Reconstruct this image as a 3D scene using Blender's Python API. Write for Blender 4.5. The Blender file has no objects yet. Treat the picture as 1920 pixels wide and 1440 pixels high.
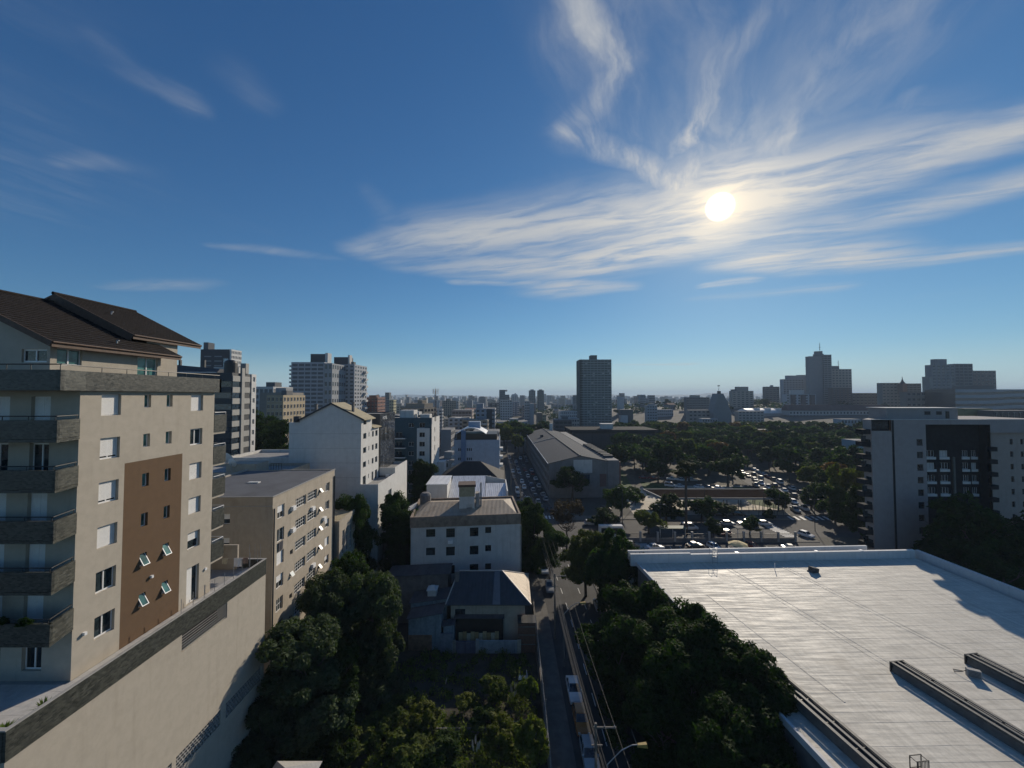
import bpy, math, random
import numpy as np
from mathutils import Vector, Matrix

SC = bpy.context.scene
COL = SC.collection
R = math.radians

# ---------------------------------------------------------------- camera
F = 721.0                 # focal length in pixels of the 1920 wide photograph
PITCH = R(1.75)
CAM = 39.0                # the balcony stands 39 m above the street
cd = bpy.data.cameras.new('camera')
cam = bpy.data.objects.new('camera', cd)
COL.objects.link(cam)
cam.location = (0, 0, CAM)
cam.rotation_euler = (R(90) + PITCH, 0, 0)
cd.sensor_fit = 'HORIZONTAL'
cd.sensor_width = 36.0
cd.lens = 36.0 * F / 1920.0
cd.clip_start = 0.1
cd.clip_end = 30000
SC.camera = cam

def ray(px, py):
    u = (px - 960) / F
    v = (720 - py) / F
    return (u, math.cos(PITCH) - v * math.sin(PITCH), math.sin(PITCH) + v * math.cos(PITCH))
def at_y(px, py, y):
    d = ray(px, py); t = y / d[1]
    return Vector((d[0] * t, y, CAM + d[2] * t))
def on_z(px, py, z=0.0):
    d = ray(px, py); t = (z - CAM) / d[2]
    return Vector((d[0] * t, d[1] * t, z))

# ---------------------------------------------------------------- sun, sky, exposure
SUN = Vector(ray(1350, 388)).normalized()
SUN_EL = math.asin(SUN.z)
SUN_AZ = math.atan2(SUN.x, SUN.y)
ld = bpy.data.lights.new('sun', 'SUN')
ld.energy = 4.2
ld.angle = R(0.5)
ld.color = (1.0, 0.88, 0.72)
sun = bpy.data.objects.new('sun', ld)
COL.objects.link(sun)
sun.rotation_euler = SUN.to_track_quat('Z', 'Y').to_euler()
sun.location = (60, 80, 150)

SC.view_settings.view_transform = 'Standard'
SC.view_settings.look = 'None'
SC.view_settings.exposure = 0.0
SC.view_settings.gamma = 1.0
SC.view_settings.use_curve_mapping = False

SKY_STRENGTH = 0.085
world = bpy.data.worlds.new('World')
SC.world = world
world.use_nodes = True

class NT:
    """small helper that writes node trees"""
    def __init__(s, tree):
        s.t = tree; s.t.nodes.clear()
    def n(s, typ, **kw):
        nd = s.t.nodes.new(typ)
        for k, v in kw.items(): setattr(nd, k, v)
        return nd
    def put(s, sock, v):
        if v is None: return
        if hasattr(v, 'is_output'): s.t.links.new(v, sock)
        else: sock.default_value = v
    def m(s, op, a, b=None, c=None, clamp=False):
        nd = s.n('ShaderNodeMath', operation=op); nd.use_clamp = clamp
        for i, v in enumerate((a, b, c)): s.put(nd.inputs[i], v)
        return nd.outputs[0]
    def v(s, op, a, b=None, scale=None):
        nd = s.n('ShaderNodeVectorMath', operation=op)
        s.put(nd.inputs[0], a); s.put(nd.inputs[1], b)
        if scale is not None: s.put(nd.inputs['Scale'], scale)
        return nd.outputs['Value'] if op in ('DOT_PRODUCT', 'LENGTH', 'DISTANCE') else nd.outputs[0]
    def noise(s, vec, scale, detail=4.0, rough=0.55, dist=0.0, col=False, dim='3D'):
        nd = s.n('ShaderNodeTexNoise', noise_dimensions=dim)
        s.put(nd.inputs['Vector'], vec); nd.inputs['Scale'].default_value = scale
        nd.inputs['Detail'].default_value = detail; nd.inputs['Roughness'].default_value = rough
        nd.inputs['Distortion'].default_value = dist
        return nd.outputs['Color'] if col else nd.outputs[0]
    def mapr(s, v, a, b, c=0.0, d=1.0, mode='SMOOTHSTEP'):
        nd = s.n('ShaderNodeMapRange', interpolation_type=mode)
        for i, x in enumerate((v, a, b, c, d)): s.put(nd.inputs[i], x)
        return nd.outputs[0]
    def mix(s, f, a, b, blend='MIX'):
        nd = s.n('ShaderNodeMix', data_type='RGBA', blend_type=blend)
        s.put(nd.inputs[0], f); s.put(nd.inputs[6], a); s.put(nd.inputs[7], b)
        return nd.outputs[2]
    def comb(s, x, y, z):
        nd = s.n('ShaderNodeCombineXYZ')
        for i, q in enumerate((x, y, z)): s.put(nd.inputs[i], q)
        return nd.outputs[0]

def build_world():
    N = NT(world.node_tree)
    out = N.n('ShaderNodeOutputWorld'); bg = N.n('ShaderNodeBackground')
    N.t.links.new(bg.outputs[0], out.inputs[0])
    sky = N.n('ShaderNodeTexSky', sky_type='NISHITA')
    sky.sun_disc = False
    sky.sun_elevation = SUN_EL
    sky.sun_rotation = SUN_AZ
    sky.altitude = 800; sky.air_density = 1.0; sky.dust_density = 0.15; sky.ozone_density = 2.2
    d = N.n('ShaderNodeTexCoord').outputs['Generated']
    sep = N.n('ShaderNodeSeparateXYZ'); N.put(sep.inputs[0], d)
    z = N.m('MAXIMUM', sep.outputs[2], 0.012)
    # a flat sheet of cirrus at unit height above the eye
    px = N.m('DIVIDE', sep.outputs[0], z); py = N.m('DIVIDE', sep.outputs[1], z)
    p0 = N.comb(px, py, 0.0)
    w1 = N.v('SUBTRACT', N.noise(p0, 1.3, 3.0, 0.55, col=True), (0.5, 0.5, 0.5))
    w2 = N.v('SUBTRACT', N.noise(p0, 5.5, 4.0, 0.6, col=True), (0.5, 0.5, 0.5))
    p = N.v('ADD', p0, N.v('ADD', N.v('SCALE', w1, scale=0.20), N.v('SCALE', w2, scale=0.065)))
    p = N.v('MULTIPLY', p, (1, 1, 0))
    # fibres: two stretched noises along the two drifts of the wind
    def fibre(ang, sx, sy, detail=6.0, off=0.0):
        mp = N.n('ShaderNodeMapping'); mp.vector_type = 'TEXTURE'
        mp.inputs['Rotation'].default_value = (0, 0, ang); mp.inputs['Location'].default_value = (off, off * 1.7, 0)
        mp.inputs['Scale'].default_value = (1 / sx, 1 / sy, 1)
        N.put(mp.inputs[0], p)
        return N.noise(mp.outputs[0], 1.0, detail, 0.62, 0.4)
    f_band = fibre(math.atan2(-1.16, 2.89), 1.5, 6.0, 8.0)
    f_up = fibre(math.atan2(0.75, 0.35), 1.6, 5.5, 8.0, off=3.1)
    def plane(px_, py_):
        q = ray(px_, py_); return (q[0] / q[2], q[1] / q[2])
    def stroke(pts, WIDE, acc):
        # pts: (px, py, half width in sheet units, strength)
        for (a, b) in zip(pts[:-1], pts[1:]):
            A = plane(a[0], a[1]); B = plane(b[0], b[1])
            ba = (B[0] - A[0], B[1] - A[1]); L2 = ba[0] ** 2 + ba[1] ** 2
            q = p
            if acc is not None:                     # keeps the evaluation order sequential (small shader stack)
                nd = N.n('ShaderNodeVectorMath', operation='MULTIPLY_ADD')
                N.put(nd.inputs[0], acc); nd.inputs[1].default_value = (1e-9, 1e-9, 1e-9); N.put(nd.inputs[2], p); q = nd.outputs[0]
            pa = N.v('SUBTRACT', q, (A[0], A[1], 0))
            h = N.m('MULTIPLY', N.v('DOT_PRODUCT', pa, (ba[0], ba[1], 0)), 1 / L2, clamp=True)
            dist = N.v('DISTANCE', pa, N.v('SCALE', (ba[0], ba[1], 0), scale=h))
            wd = N.m('MULTIPLY_ADD', h, WIDE * (b[2] - a[2]), WIDE * a[2])
            g = N.mapr(N.m('DIVIDE', dist, wd), 0.0, 1.0, 1.0, 0.0)
            g = N.m('MULTIPLY', g, N.m('MULTIPLY_ADD', h, b[3] - a[3], a[3]))
            acc = g if acc is None else N.m('MAXIMUM', acc, g)
        return acc
    band = None
    for pts in BAND_STROKES: band = stroke(pts, 2.7, band)
    up = N.m('MULTIPLY', band, 1e-9)
    for pts in UP_STROKES: up = stroke(pts, 1.9, up)
    band = N.m('MULTIPLY', N.m('MULTIPLY', band, 1.25), N.mapr(f_band, 0.27, 0.64, 0.22, 1.0))
    up = N.m('MULTIPLY', N.m('MULTIPLY', up, 1.2), N.mapr(f_up, 0.32, 0.68, 0.12, 1.0))
    # thin veil of the same cirrus all over the sky
    veil = N.m('MULTIPLY', N.mapr(N.noise(p, 0.42, 5.0, 0.55), 0.50, 0.78, 0.0, 0.5), N.mapr(f_up, 0.38, 0.75))
    veil = N.m('MULTIPLY', veil, N.mapr(sep.outputs[2], 0.08, 0.3))
    cl = N.m('ADD', N.m('MAXIMUM', band, up), N.m('MULTIPLY', veil, 0.45))
    cl = N.m('MULTIPLY', cl, N.mapr(sep.outputs[2], 0.02, 0.09), clamp=True)
    # how near the sun a direction is: thin ice cloud scatters forward
    cosang = N.v('DOT_PRODUCT', d, tuple(SUN))
    ang = N.m('MULTIPLY', N.m('ARCCOSINE', N.m('MINIMUM', cosang, 0.9999999)), 180 / math.pi)
    near = N.m('EXPONENT', N.m('MULTIPLY', ang, -1 / 16.0))
    cloud_c = N.v('SCALE', N.mix(near, (0.66, 0.71, 0.77, 1), (1.0, 0.93, 0.82, 1)), scale=N.m('MULTIPLY_ADD', near, 0.26, 0.64))
    sp = N.n('ShaderNodeSeparateXYZ'); N.put(sp.inputs[0], N.v('SCALE', sky.outputs[0], scale=SKY_STRENGTH))
    # deep clear highland sky: a film-like contrast on the physical sky colour
    ch = [N.m('MULTIPLY', N.m('POWER', sp.outputs[k], e), g) for k, (e, g) in enumerate(SKY_CURVE)]
    ch = [N.m('DIVIDE', N.m('MULTIPLY', c, 1.18), N.m('MULTIPLY_ADD', c, 0.32, 1.0)) for c in ch]
    skyc = N.comb(*ch)
    hz = N.mapr(sep.outputs[2], 0.0, 0.11, 0.62, 0.0)          # pale band of distant air along the whole horizon
    skyc = N.mix(hz, skyc, (0.46, 0.63, 0.69, 1))
    col = N.mix(cl, skyc, cloud_c)
    # the sun seen through the veil: disc and aureole
    disc = N.mapr(ang, 1.05, 1.75, 1.0, 0.0)
    aur = N.m('EXPONENT', N.m('MULTIPLY', N.m('POWER', ang, 1.25), -1 / 3.2))
    glow = N.v('ADD', N.v('SCALE', (1.0, 0.70, 0.26), scale=N.m('MULTIPLY', aur, 0.42)), N.v('SCALE', (2.2, 2.0, 1.7), scale=disc))
    wide = N.m('MULTIPLY', N.m('EXPONENT', N.m('MULTIPLY', ang, -1 / 8.0)), 0.10)
    glow = N.v('ADD', glow, N.v('SCALE', (1.0, 0.80, 0.45), scale=wide))
    col = N.v('ADD', col, glow)
    col = N.v('SCALE', col, scale=1 / SKY_STRENGTH)
    N.put(bg.inputs[0], col); bg.inputs[1].default_value = SKY_STRENGTH
    world.cycles.sampling_method = 'MANUAL'
    world.cycles.sample_map_resolution = 512

SKY_CURVE = ((1.18, 0.51), (1.02, 0.68), (0.88, 0.80))
BAND_STROKES = [
    [(700, 472, .10, .55), (860, 448, .20, .8), (1050, 425, .22, .75), (1250, 415, .26, .85), (1360, 385, .30, 1.0), (1560, 340, .22, .8), (1760, 285, .13, .75), (1960, 232, .10, .8)],
    [(760, 500, .10, .3), (930, 500, .22, .62), (1100, 492, .26, .85), (1300, 450, .22, .75), (1500, 440, .2, .45), (1700, 395, .16, .5), (1960, 330, .1, .6)],
    [(1060, 540, .22, .6), (1175, 538, .08, .35)],
    [(1330, 535, .05, .5), (1400, 526, .07, .4)],
    [(1405, 488, .16, .8), (1560, 485, .2, .8), (1720, 487, .12, .5), (1960, 460, .09, .55)],
    [(1310, 560, .07, .10), (1560, 540, .1, .22)],
    [(1165, 684, .16, .42), (1285, 683, .3, .5)],
    [(400, 462, .03, .18), (520, 472, .05, .24), (640, 486, .04, .05)],
    [(200, 540, .06, .14), (330, 535, .1, .24), (400, 528, .06, .06)],
    [(850, 528, .05, .35), (1000, 530, .06, .4)],
    [(690, 350, .02, .05), (745, 415, .06, .12)],
]
UP_STROKES = [
    [(1075, -30, .04, .65), (1110, 60, .06, .8), (1150, 130, .06, .85), (1120, 190, .06, .75), (1062, 245, .05, .75), (1130, 280, .06, .65), (1210, 310, .06, .75), (1290, 358, .10, .9)],
    [(1185, 0, .05, .25), (1190, 120, .06, .3), (1180, 260, .05, .22)],
    [(1440, 20, .07, .28), (1350, 100, .06, .4), (1318, 170, .04, .5), (1302, 235, .035, 1.0), (1282, 270, .05, .85), (1250, 310, .03, .2)],
    [(1680, 0, .10, .38), (1560, 100, .09, .36), (1480, 200, .08, .3), (1440, 265, .06, .45), (1400, 320, .10, .7)],
    [(1540, 220, .03, .1), (1460, 265, .05, .55), (1425, 300, .06, .5)],
    [(1300, 270, .03, .3), (1300, 330, .08, .75)],
    [(1230, -20, .22, .22), (1290, 160, .2, .2), (1370, 330, .22, .5)],
    [(1620, 30, .25, .22), (1500, 190, .22, .25), (1420, 330, .2, .6)],
    [(1090, 60, .1, .3), (1130, 170, .1, .3), (1090, 250, .09, .35)],
    [(1700, 190, .04, .2), (1660, 250, .05, .15)],
    [(160, 60, .03, .05), (240, 130, .05, .11), (320, 165, .06, .22), (355, 205, .04, .26)],
    [(420, 130, .06, .05), (470, 180, .06, .12)],
    [(130, 312, .04, .17), (210, 308, .06, .14), (260, 315, .05, .03)],
]
build_world()

SC.cycles.use_denoising = True
SC.cycles.use_adaptive_sampling = True
SC.cycles.adaptive_threshold = 0.02
SC.cycles.max_bounces = 7
SC.cycles.diffuse_bounces = 5
SC.cycles.glossy_bounces = 2
SC.cycles.transmission_bounces = 2
SC.cycles.volume_bounces = 0
SC.cycles.caustics_reflective = False
SC.cycles.caustics_refractive = False
SC.cycles.sample_clamp_indirect = 4.0
SC.cycles.sample_clamp_direct = 12.0
# ================================================================ helpers
random.seed(7)
class MB:
    """collects polygons and builds ONE mesh object"""
    def __init__(s): s.v = []; s.f = []; s.m = []
    def poly(s, pts, mi=0):
        b = len(s.v); s.v.extend([tuple(p) for p in pts]); s.f.append(tuple(range(b, b + len(pts)))); s.m.append(mi)
    def box(s, x0, y0, z0, x1, y1, z1, mi=0, skip=''):
        b = len(s.v)
        s.v += [(x0,y0,z0),(x1,y0,z0),(x1,y1,z0),(x0,y1,z0),(x0,y0,z1),(x1,y0,z1),(x1,y1,z1),(x0,y1,z1)]
        for k, q in (('b',(3,2,1,0)),('t',(4,5,6,7)),('f',(0,1,5,4)),('r',(1,2,6,5)),('k',(2,3,7,6)),('l',(3,0,4,7))):
            if k not in skip: s.f.append(tuple(b + i for i in q)); s.m.append(mi)
    def hexa(s, bot, top, mi=0):
        """four bottom points, four top points"""
        b = len(s.v); s.v += [tuple(p) for p in bot] + [tuple(p) for p in top]
        for q in ((3,2,1,0),(4,5,6,7),(0,1,5,4),(1,2,6,5),(2,3,7,6),(3,0,4,7)):
            s.f.append(tuple(b + i for i in q)); s.m.append(mi)
    def prism(s, pts, z0, z1, mi=0, mtop=None):
        n = len(pts); b = len(s.v)
        s.v += [(p[0], p[1], z0) for p in pts] + [(p[0], p[1], z1) for p in pts]
        s.f.append(tuple(b + n - 1 - i for i in range(n))); s.m.append(mi)
        s.f.append(tuple(b + n + i for i in range(n))); s.m.append(mi if mtop is None else mtop)
        for i in range(n):
            j = (i + 1) % n; s.f.append((b + i, b + j, b + n + j, b + n + i)); s.m.append(mi)
    def tube(s, p0, p1, r0, r1=None, n=6, mi=0, cap=True):
        r1 = r0 if r1 is None else r1
        p0 = Vector(p0); p1 = Vector(p1); d = (p1 - p0)
        if d.length < 1e-6: return
        d.normalize(); a = d.orthogonal().normalized(); c = d.cross(a); b = len(s.v)
        for p, r in ((p0, r0), (p1, r1)):
            for i in range(n):
                t = 2 * math.pi * i / n; s.v.append(tuple(p + a * (r * math.cos(t)) + c * (r * math.sin(t))))
        for i in range(n):
            j = (i + 1) % n; s.f.append((b + i, b + j, b + n + j, b + n + i)); s.m.append(mi)
        if cap:
            s.f.append(tuple(b + n - 1 - i for i in range(n))); s.m.append(mi)
            s.f.append(tuple(b + n + i for i in range(n))); s.m.append(mi)
    def path(s, pts, r, n=5, mi=0):
        for a, b in zip(pts[:-1], pts[1:]): s.tube(a, b, r, None, n, mi)
    def lathe(s, c, prof, n=12, mi=0):
        b = len(s.v)
        for r, z in prof:
            for i in range(n):
                t = 2 * math.pi * i / n; s.v.append((c[0] + r * math.cos(t), c[1] + r * math.sin(t), c[2] + z))
        for k in range(len(prof) - 1):
            for i in range(n):
                j = (i + 1) % n
                s.f.append((b + k*n + i, b + k*n + j, b + (k+1)*n + j, b + (k+1)*n + i)); s.m.append(mi)
    def mesh(s, name, mats):
        me = bpy.data.meshes.new(name); me.from_pydata(s.v, [], s.f)
        if not isinstance(mats, (list, tuple)): mats = [mats]
        for m in mats: me.materials.append(m)
        if len(mats) > 1: me.polygons.foreach_set('material_index', s.m)
        me.update(); return me
    def build(s, name, mats, parent=None, loc=None, rz=0.0):
        return put(name, s.mesh(name, mats), parent, loc, rz)

def put(name, me, parent=None, loc=None, rz=0.0):
    o = bpy.data.objects.new(name, me); COL.objects.link(o)
    if parent is not None: o.parent = parent
    if loc is not None: o.location = loc
    if rz: o.rotation_euler = (0, 0, rz)
    return o
def tag(o, label, cat, group=None):
    o['label'] = label; o['category'] = cat
    if group: o['group'] = group
    return o
def thing(name, label, cat, loc=(0, 0, 0), rz=0.0, group=None):
    o = bpy.data.objects.new(name, None); COL.objects.link(o)
    o.empty_display_size = 0.5; o.location = loc; o.rotation_euler = (0, 0, rz)
    return tag(o, label, cat, group)
def struct(o): o['kind'] = 'structure'; return o
def stuff(o): o['kind'] = 'stuff'; return o
KIDS = {}
def dup(root, loc, rz=0.0, scale=None, label=None, group=None, kids=None):
    """copy a thing, its parts and their sub-parts"""
    r = root.copy(); COL.objects.link(r); r.location = loc; r.rotation_euler = (0, 0, rz)
    if scale is not None: r.scale = scale if isinstance(scale, (tuple, list)) else (scale,) * 3
    if label: r['label'] = label
    if group: r['group'] = group
    for ch in (root.children if kids is None else kids):
        c = ch.copy(); COL.objects.link(c); c.parent = r
        for g in ch.children:
            d = g.copy(); COL.objects.link(d); d.parent = c
    return r

# ================================================================ materials
MATS = {}
def mat(name, col, rough=0.85, var=0.12, scale=1.2, bump=0.0, bscale=30.0, metal=0.0, spec=0.5, stain=0.0, streak=0.0, per_obj=0.0):
    """painted or mineral surface: base colour with patchy tone, fine relief, stains and rain streaks"""
    if name in MATS: return MATS[name]
    m = bpy.data.materials.new(name); m.use_nodes = True; MATS[name] = m
    N = NT(m.node_tree)
    out = N.n('ShaderNodeOutputMaterial'); b = N.n('ShaderNodeBsdfPrincipled'); N.t.links.new(b.outputs[0], out.inputs[0])
    pos = N.n('ShaderNodeNewGeometry').outputs['Position']
    c = (col[0], col[1], col[2], 1)
    f = N.mapr(N.noise(pos, scale, 5.0, 0.6), 0.3, 0.7, 1.0 - var, 1.0 + var)
    colr = N.v('SCALE', c[:3], scale=f)
    if stain:
        g = N.mapr(N.noise(pos, 0.35, 6.0, 0.65), 0.52, 0.72, 0.0, stain)
        colr = N.mix(g, colr, (col[0] * .45, col[1] * .42, col[2] * .38, 1))
    if streak:
        mp = N.v('MULTIPLY', pos, (2.2, 2.2, 0.14))
        g = N.mapr(N.noise(mp, 1.0, 5.0, 0.6), 0.50, 0.75, 0.0, streak)
        colr = N.mix(g, colr, (col[0] * .5, col[1] * .48, col[2] * .44, 1))
    if per_obj:
        rnd = N.n('ShaderNodeObjectInfo').outputs['Random']
        colr = N.v('SCALE', colr, scale=N.mapr(rnd, 0, 1, 1 - per_obj, 1 + per_obj, 'LINEAR'))
    N.put(b.inputs['Base Color'], colr)
    b.inputs['Roughness'].default_value = rough; b.inputs['Metallic'].default_value = metal
    b.inputs['Specular IOR Level'].default_value = spec
    if bump:
        bn = N.n('ShaderNodeBump'); bn.inputs['Strength'].default_value = bump; bn.inputs['Distance'].default_value = 0.02
        N.put(bn.inputs['Height'], N.noise(pos, bscale, 4.0, 0.6)); N.put(b.inputs['Normal'], bn.outputs[0])
    return m

def mosaic(name, c1, c2, sx=0.10, sz=0.10, rough=0.35, mortar=(0.05, 0.05, 0.045), spec=0.5):
    """small mosaic tiles of a few centimetres, far below one pixel row of joints"""
    m = bpy.data.materials.new(name); m.use_nodes = True; MATS[name] = m
    N = NT(m.node_tree)
    out = N.n('ShaderNodeOutputMaterial'); b = N.n('ShaderNodeBsdfPrincipled'); N.t.links.new(b.outputs[0], out.inputs[0])
    g = N.n('ShaderNodeNewGeometry'); s = N.n('ShaderNodeSeparateXYZ'); N.put(s.inputs[0], g.outputs['Position'])
    br = N.n('ShaderNodeTexBrick')
    N.put(br.inputs['Vector'], N.comb(N.m('ADD', s.outputs[0], s.outputs[1]), s.outputs[2], 0))
    br.inputs['Scale'].default_value = 1.0; br.inputs['Brick Width'].default_value = sx; br.inputs['Row Height'].default_value = sz
    br.inputs['Mortar Size'].default_value = 0.008; br.inputs['Color1'].default_value = (*c1, 1); br.inputs['Color2'].default_value = (*c2, 1)
    br.inputs['Mortar'].default_value = (*mortar, 1); br.inputs['Bias'].default_value = 0.0
    big = N.noise(g.outputs['Position'], 9.0, 4.0, 0.75)
    N.put(b.inputs['Base Color'], N.v('SCALE', br.outputs['Color'], scale=N.mapr(big, 0.3, 0.7, 0.8, 1.22)))
    N.put(b.inputs['Roughness'], N.mapr(big, 0.3, 0.7, rough * .7, rough * 1.5)); b.inputs['Specular IOR Level'].default_value = spec
    bn = N.n('ShaderNodeBump'); bn.inputs['Strength'].default_value = 0.6; bn.inputs['Distance'].default_value = 0.01
    N.put(bn.inputs['Height'], N.m('ADD', N.m('MULTIPLY', br.outputs['Fac'], -1.0), N.m('MULTIPLY', big, 0.8))); N.put(b.inputs['Normal'], bn.outputs[0])
    return m

def glass(name, col=(0.02, 0.03, 0.035), rough=0.06, spec=0.6):
    if name in MATS: return MATS[name]
    m = bpy.data.materials.new(name); m.use_nodes = True; MATS[name] = m
    N = NT(m.node_tree)
    out = N.n('ShaderNodeOutputMaterial'); b = N.n('ShaderNodeBsdfPrincipled'); N.t.links.new(b.outputs[0], out.inputs[0])
    pos = N.n('ShaderNodeNewGeometry').outputs['Position']
    rnd = N.n('ShaderNodeObjectInfo').outputs['Random']
    k = N.m('MULTIPLY', N.mapr(N.noise(pos, 1.7, 2.0, .5), .35, .65, .6, 1.4), N.mapr(rnd, 0, 1, 0.6, 1.5, 'LINEAR'))
    N.put(b.inputs['Base Color'], N.v('SCALE', col, scale=k))
    b.inputs['Roughness'].default_value = rough; b.inputs['Specular IOR Level'].default_value = spec
    bn = N.n('ShaderNodeBump'); bn.inputs['Strength'].default_value = 0.05; bn.inputs['Distance'].default_value = 0.02
    N.put(bn.inputs['Height'], N.noise(pos, 1.3, 2.0, .5)); N.put(b.inputs['Normal'], bn.outputs[0])
    return m

def ribbed(name, col, pitch=0.25, axis=0, rough=0.5,  metal=0.0, stain=0.3, depth=0.5, var=0.12, rz=0.0):
    """corrugated or seamed sheet; the ribs run across the given axis"""
    m = bpy.data.materials.new(name); m.use_nodes = True; MATS[name] = m
    N = NT(m.node_tree)
    out = N.n('ShaderNodeOutputMaterial'); b = N.n('ShaderNodeBsdfPrincipled'); N.t.links.new(b.outputs[0], out.inputs[0])
    pos = N.n('ShaderNodeNewGeometry').outputs['Position']
    mp = N.n('ShaderNodeMapping'); mp.inputs['Rotation'].default_value = (0, 0, -rz); N.put(mp.inputs[0], pos)
    s = N.n('ShaderNodeSeparateXYZ'); N.put(s.inputs[0], mp.outputs[0])
    w = N.m('SINE', N.m('MULTIPLY', s.outputs[axis], 2 * math.pi / pitch))
    st = [1.0, 1.0, 1.0]; st[1 - axis if axis < 2 else 0] = 0.12
    f = N.mapr(N.noise(N.v('MULTIPLY', mp.outputs[0], tuple(st)), 1.4, 5.0, .6), .3, .7, 1 - var, 1 + var)
    cc = N.v('SCALE', col, scale=f)
    g = N.mapr(N.noise(pos, .5, 6.0, .65), .5, .72, 0, stain)
    N.put(b.inputs['Base Color'], N.mix(g, cc, (col[0] * .5, col[1] * .42, col[2] * .36, 1)))
    b.inputs['Roughness'].default_value = rough; b.inputs['Metallic'].default_value = metal; b.inputs['Specular IOR Level'].default_value = .25
    bn = N.n('ShaderNodeBump'); bn.inputs['Strength'].default_value = depth; bn.inputs['Distance'].default_value = 0.03
    N.put(bn.inputs['Height'], w); N.put(b.inputs['Normal'], bn.outputs[0])
    return m

def leafmat(name, c1, c2, trans=0.35, scale=1.0):
    m = bpy.data.materials.new(name); m.use_nodes = True; MATS[name] = m
    N = NT(m.node_tree)
    out = N.n('ShaderNodeOutputMaterial')
    b = N.n('ShaderNodeBsdfPrincipled'); t = N.n('ShaderNodeBsdfTranslucent'); mx = N.n('ShaderNodeMixShader')
    g = N.n('ShaderNodeNewGeometry'); rnd = N.n('ShaderNodeObjectInfo').outputs['Random']
    k = N.noise(g.outputs['Position'], scale, 4.0, .6)
    k2 = N.n('ShaderNodeTexWhiteNoise', noise_dimensions='1D'); N.put(k2.inputs[1], g.outputs['Random Per Island'])
    mixf = N.m('ADD', N.mapr(k, .3, .7, 0, .7), N.m('MULTIPLY', g.outputs['Random Per Island'], .4), clamp=True)
    c = N.mix(mixf, (*c1, 1), (*c2, 1))
    c = N.v('SCALE', c, scale=N.mapr(rnd, 0, 1, .75, 1.25, 'LINEAR'))
    N.put(b.inputs['Base Color'], c); b.inputs['Roughness'].default_value = 0.7; b.inputs['Specular IOR Level'].default_value = 0.08
    N.put(t.inputs[0], N.v('MULTIPLY', c, (1.15, 1.45, .40)))
    mx.inputs[0].default_value = trans
    N.t.links.new(b.outputs[0], mx.inputs[1]); N.t.links.new(t.outputs[0], mx.inputs[2]); N.t.links.new(mx.outputs[0], out.inputs[0])
    return m

M_stucco = mat('beige_stucco', (.43, .385, .315), .92, .05, 2.0, .5, 45, stain=.10, streak=.16)
M_stucco_far = mat('beige_render', (.40, .35, .28), .92, .07, 1.2, .3, 30, stain=.25, streak=.3)
M_brown = mat('brown_render', (.125, .074, .038), .9, .05, 2.0, .5, 45, streak=.12)
M_mosaic = mosaic('grey_green_mosaic', (.018, .021, .017), (.082, .085, .07), .20, .085, .4)
M_coping = mat('grey_coping', (.34, .33, .31), .8, .1, 4.0, .2)
M_white = mat('white_paint', (.60, .595, .57), .8, .05, 1.0, .1, 20, streak=.22, stain=.12)
M_white_clean = mat('white_aluminium', (.78, .78, .77), .45, .03, 3.0)
M_shutter = mat('white_shutter', (.76, .755, .73), .6, .03, 6.0)
M_offwhite = mat('off_white_wall', (.55, .54, .51), .85, .06, .8, .1, streak=.35, stain=.2)
M_roofbrown = mat('dark_brown_roof_tile', (.019, .0145, .012), .85, .35, 3.0, .4, 25, spec=.2, stain=.4)
M_timber = mat('dark_timber_fascia', (.10, .06, .04), .7, .2, 6.0)
M_black = mat('black_metal', (.02, .02, .02), .5, .1)
M_dark = mat('dark_grey_paint', (.07, .075, .08), .8, .1, spec=.2)
M_steel = mat('grey_steel', (.30, .31, .32), .45, .1, metal=.6)
M_conc = mat('grey_concrete', (.30, .295, .28), .9, .15, 1.0, .3, 20, stain=.35, streak=.3)
M_conc_d = mat('dark_concrete', (.16, .155, .15), .9, .18, 1.0, .3, 20, stain=.4, streak=.3)
M_gtile = mat('pale_terrace_tile', (.50, .485, .46), .6, .08, 3.0, per_obj=.06)
M_glass = glass('dark_window_glass')
M_glass_g = glass('green_window_glass', (.06, .16, .15), .08)
M_glass_b = glass('blue_dark_glass', (.02, .035, .05), .05, .7)
M_curtain = mat('pale_curtain', (.45, .44, .42), .9, .1)
M_tan = mat('tan_roof', (.36, .31, .20), .85, .14, 1.5, .3, 12, stain=.3)
M_grey_roof = mat('grey_flat_roof', (.10, .105, .115), .85, .12, .5, .2, 10, stain=.4)

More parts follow.
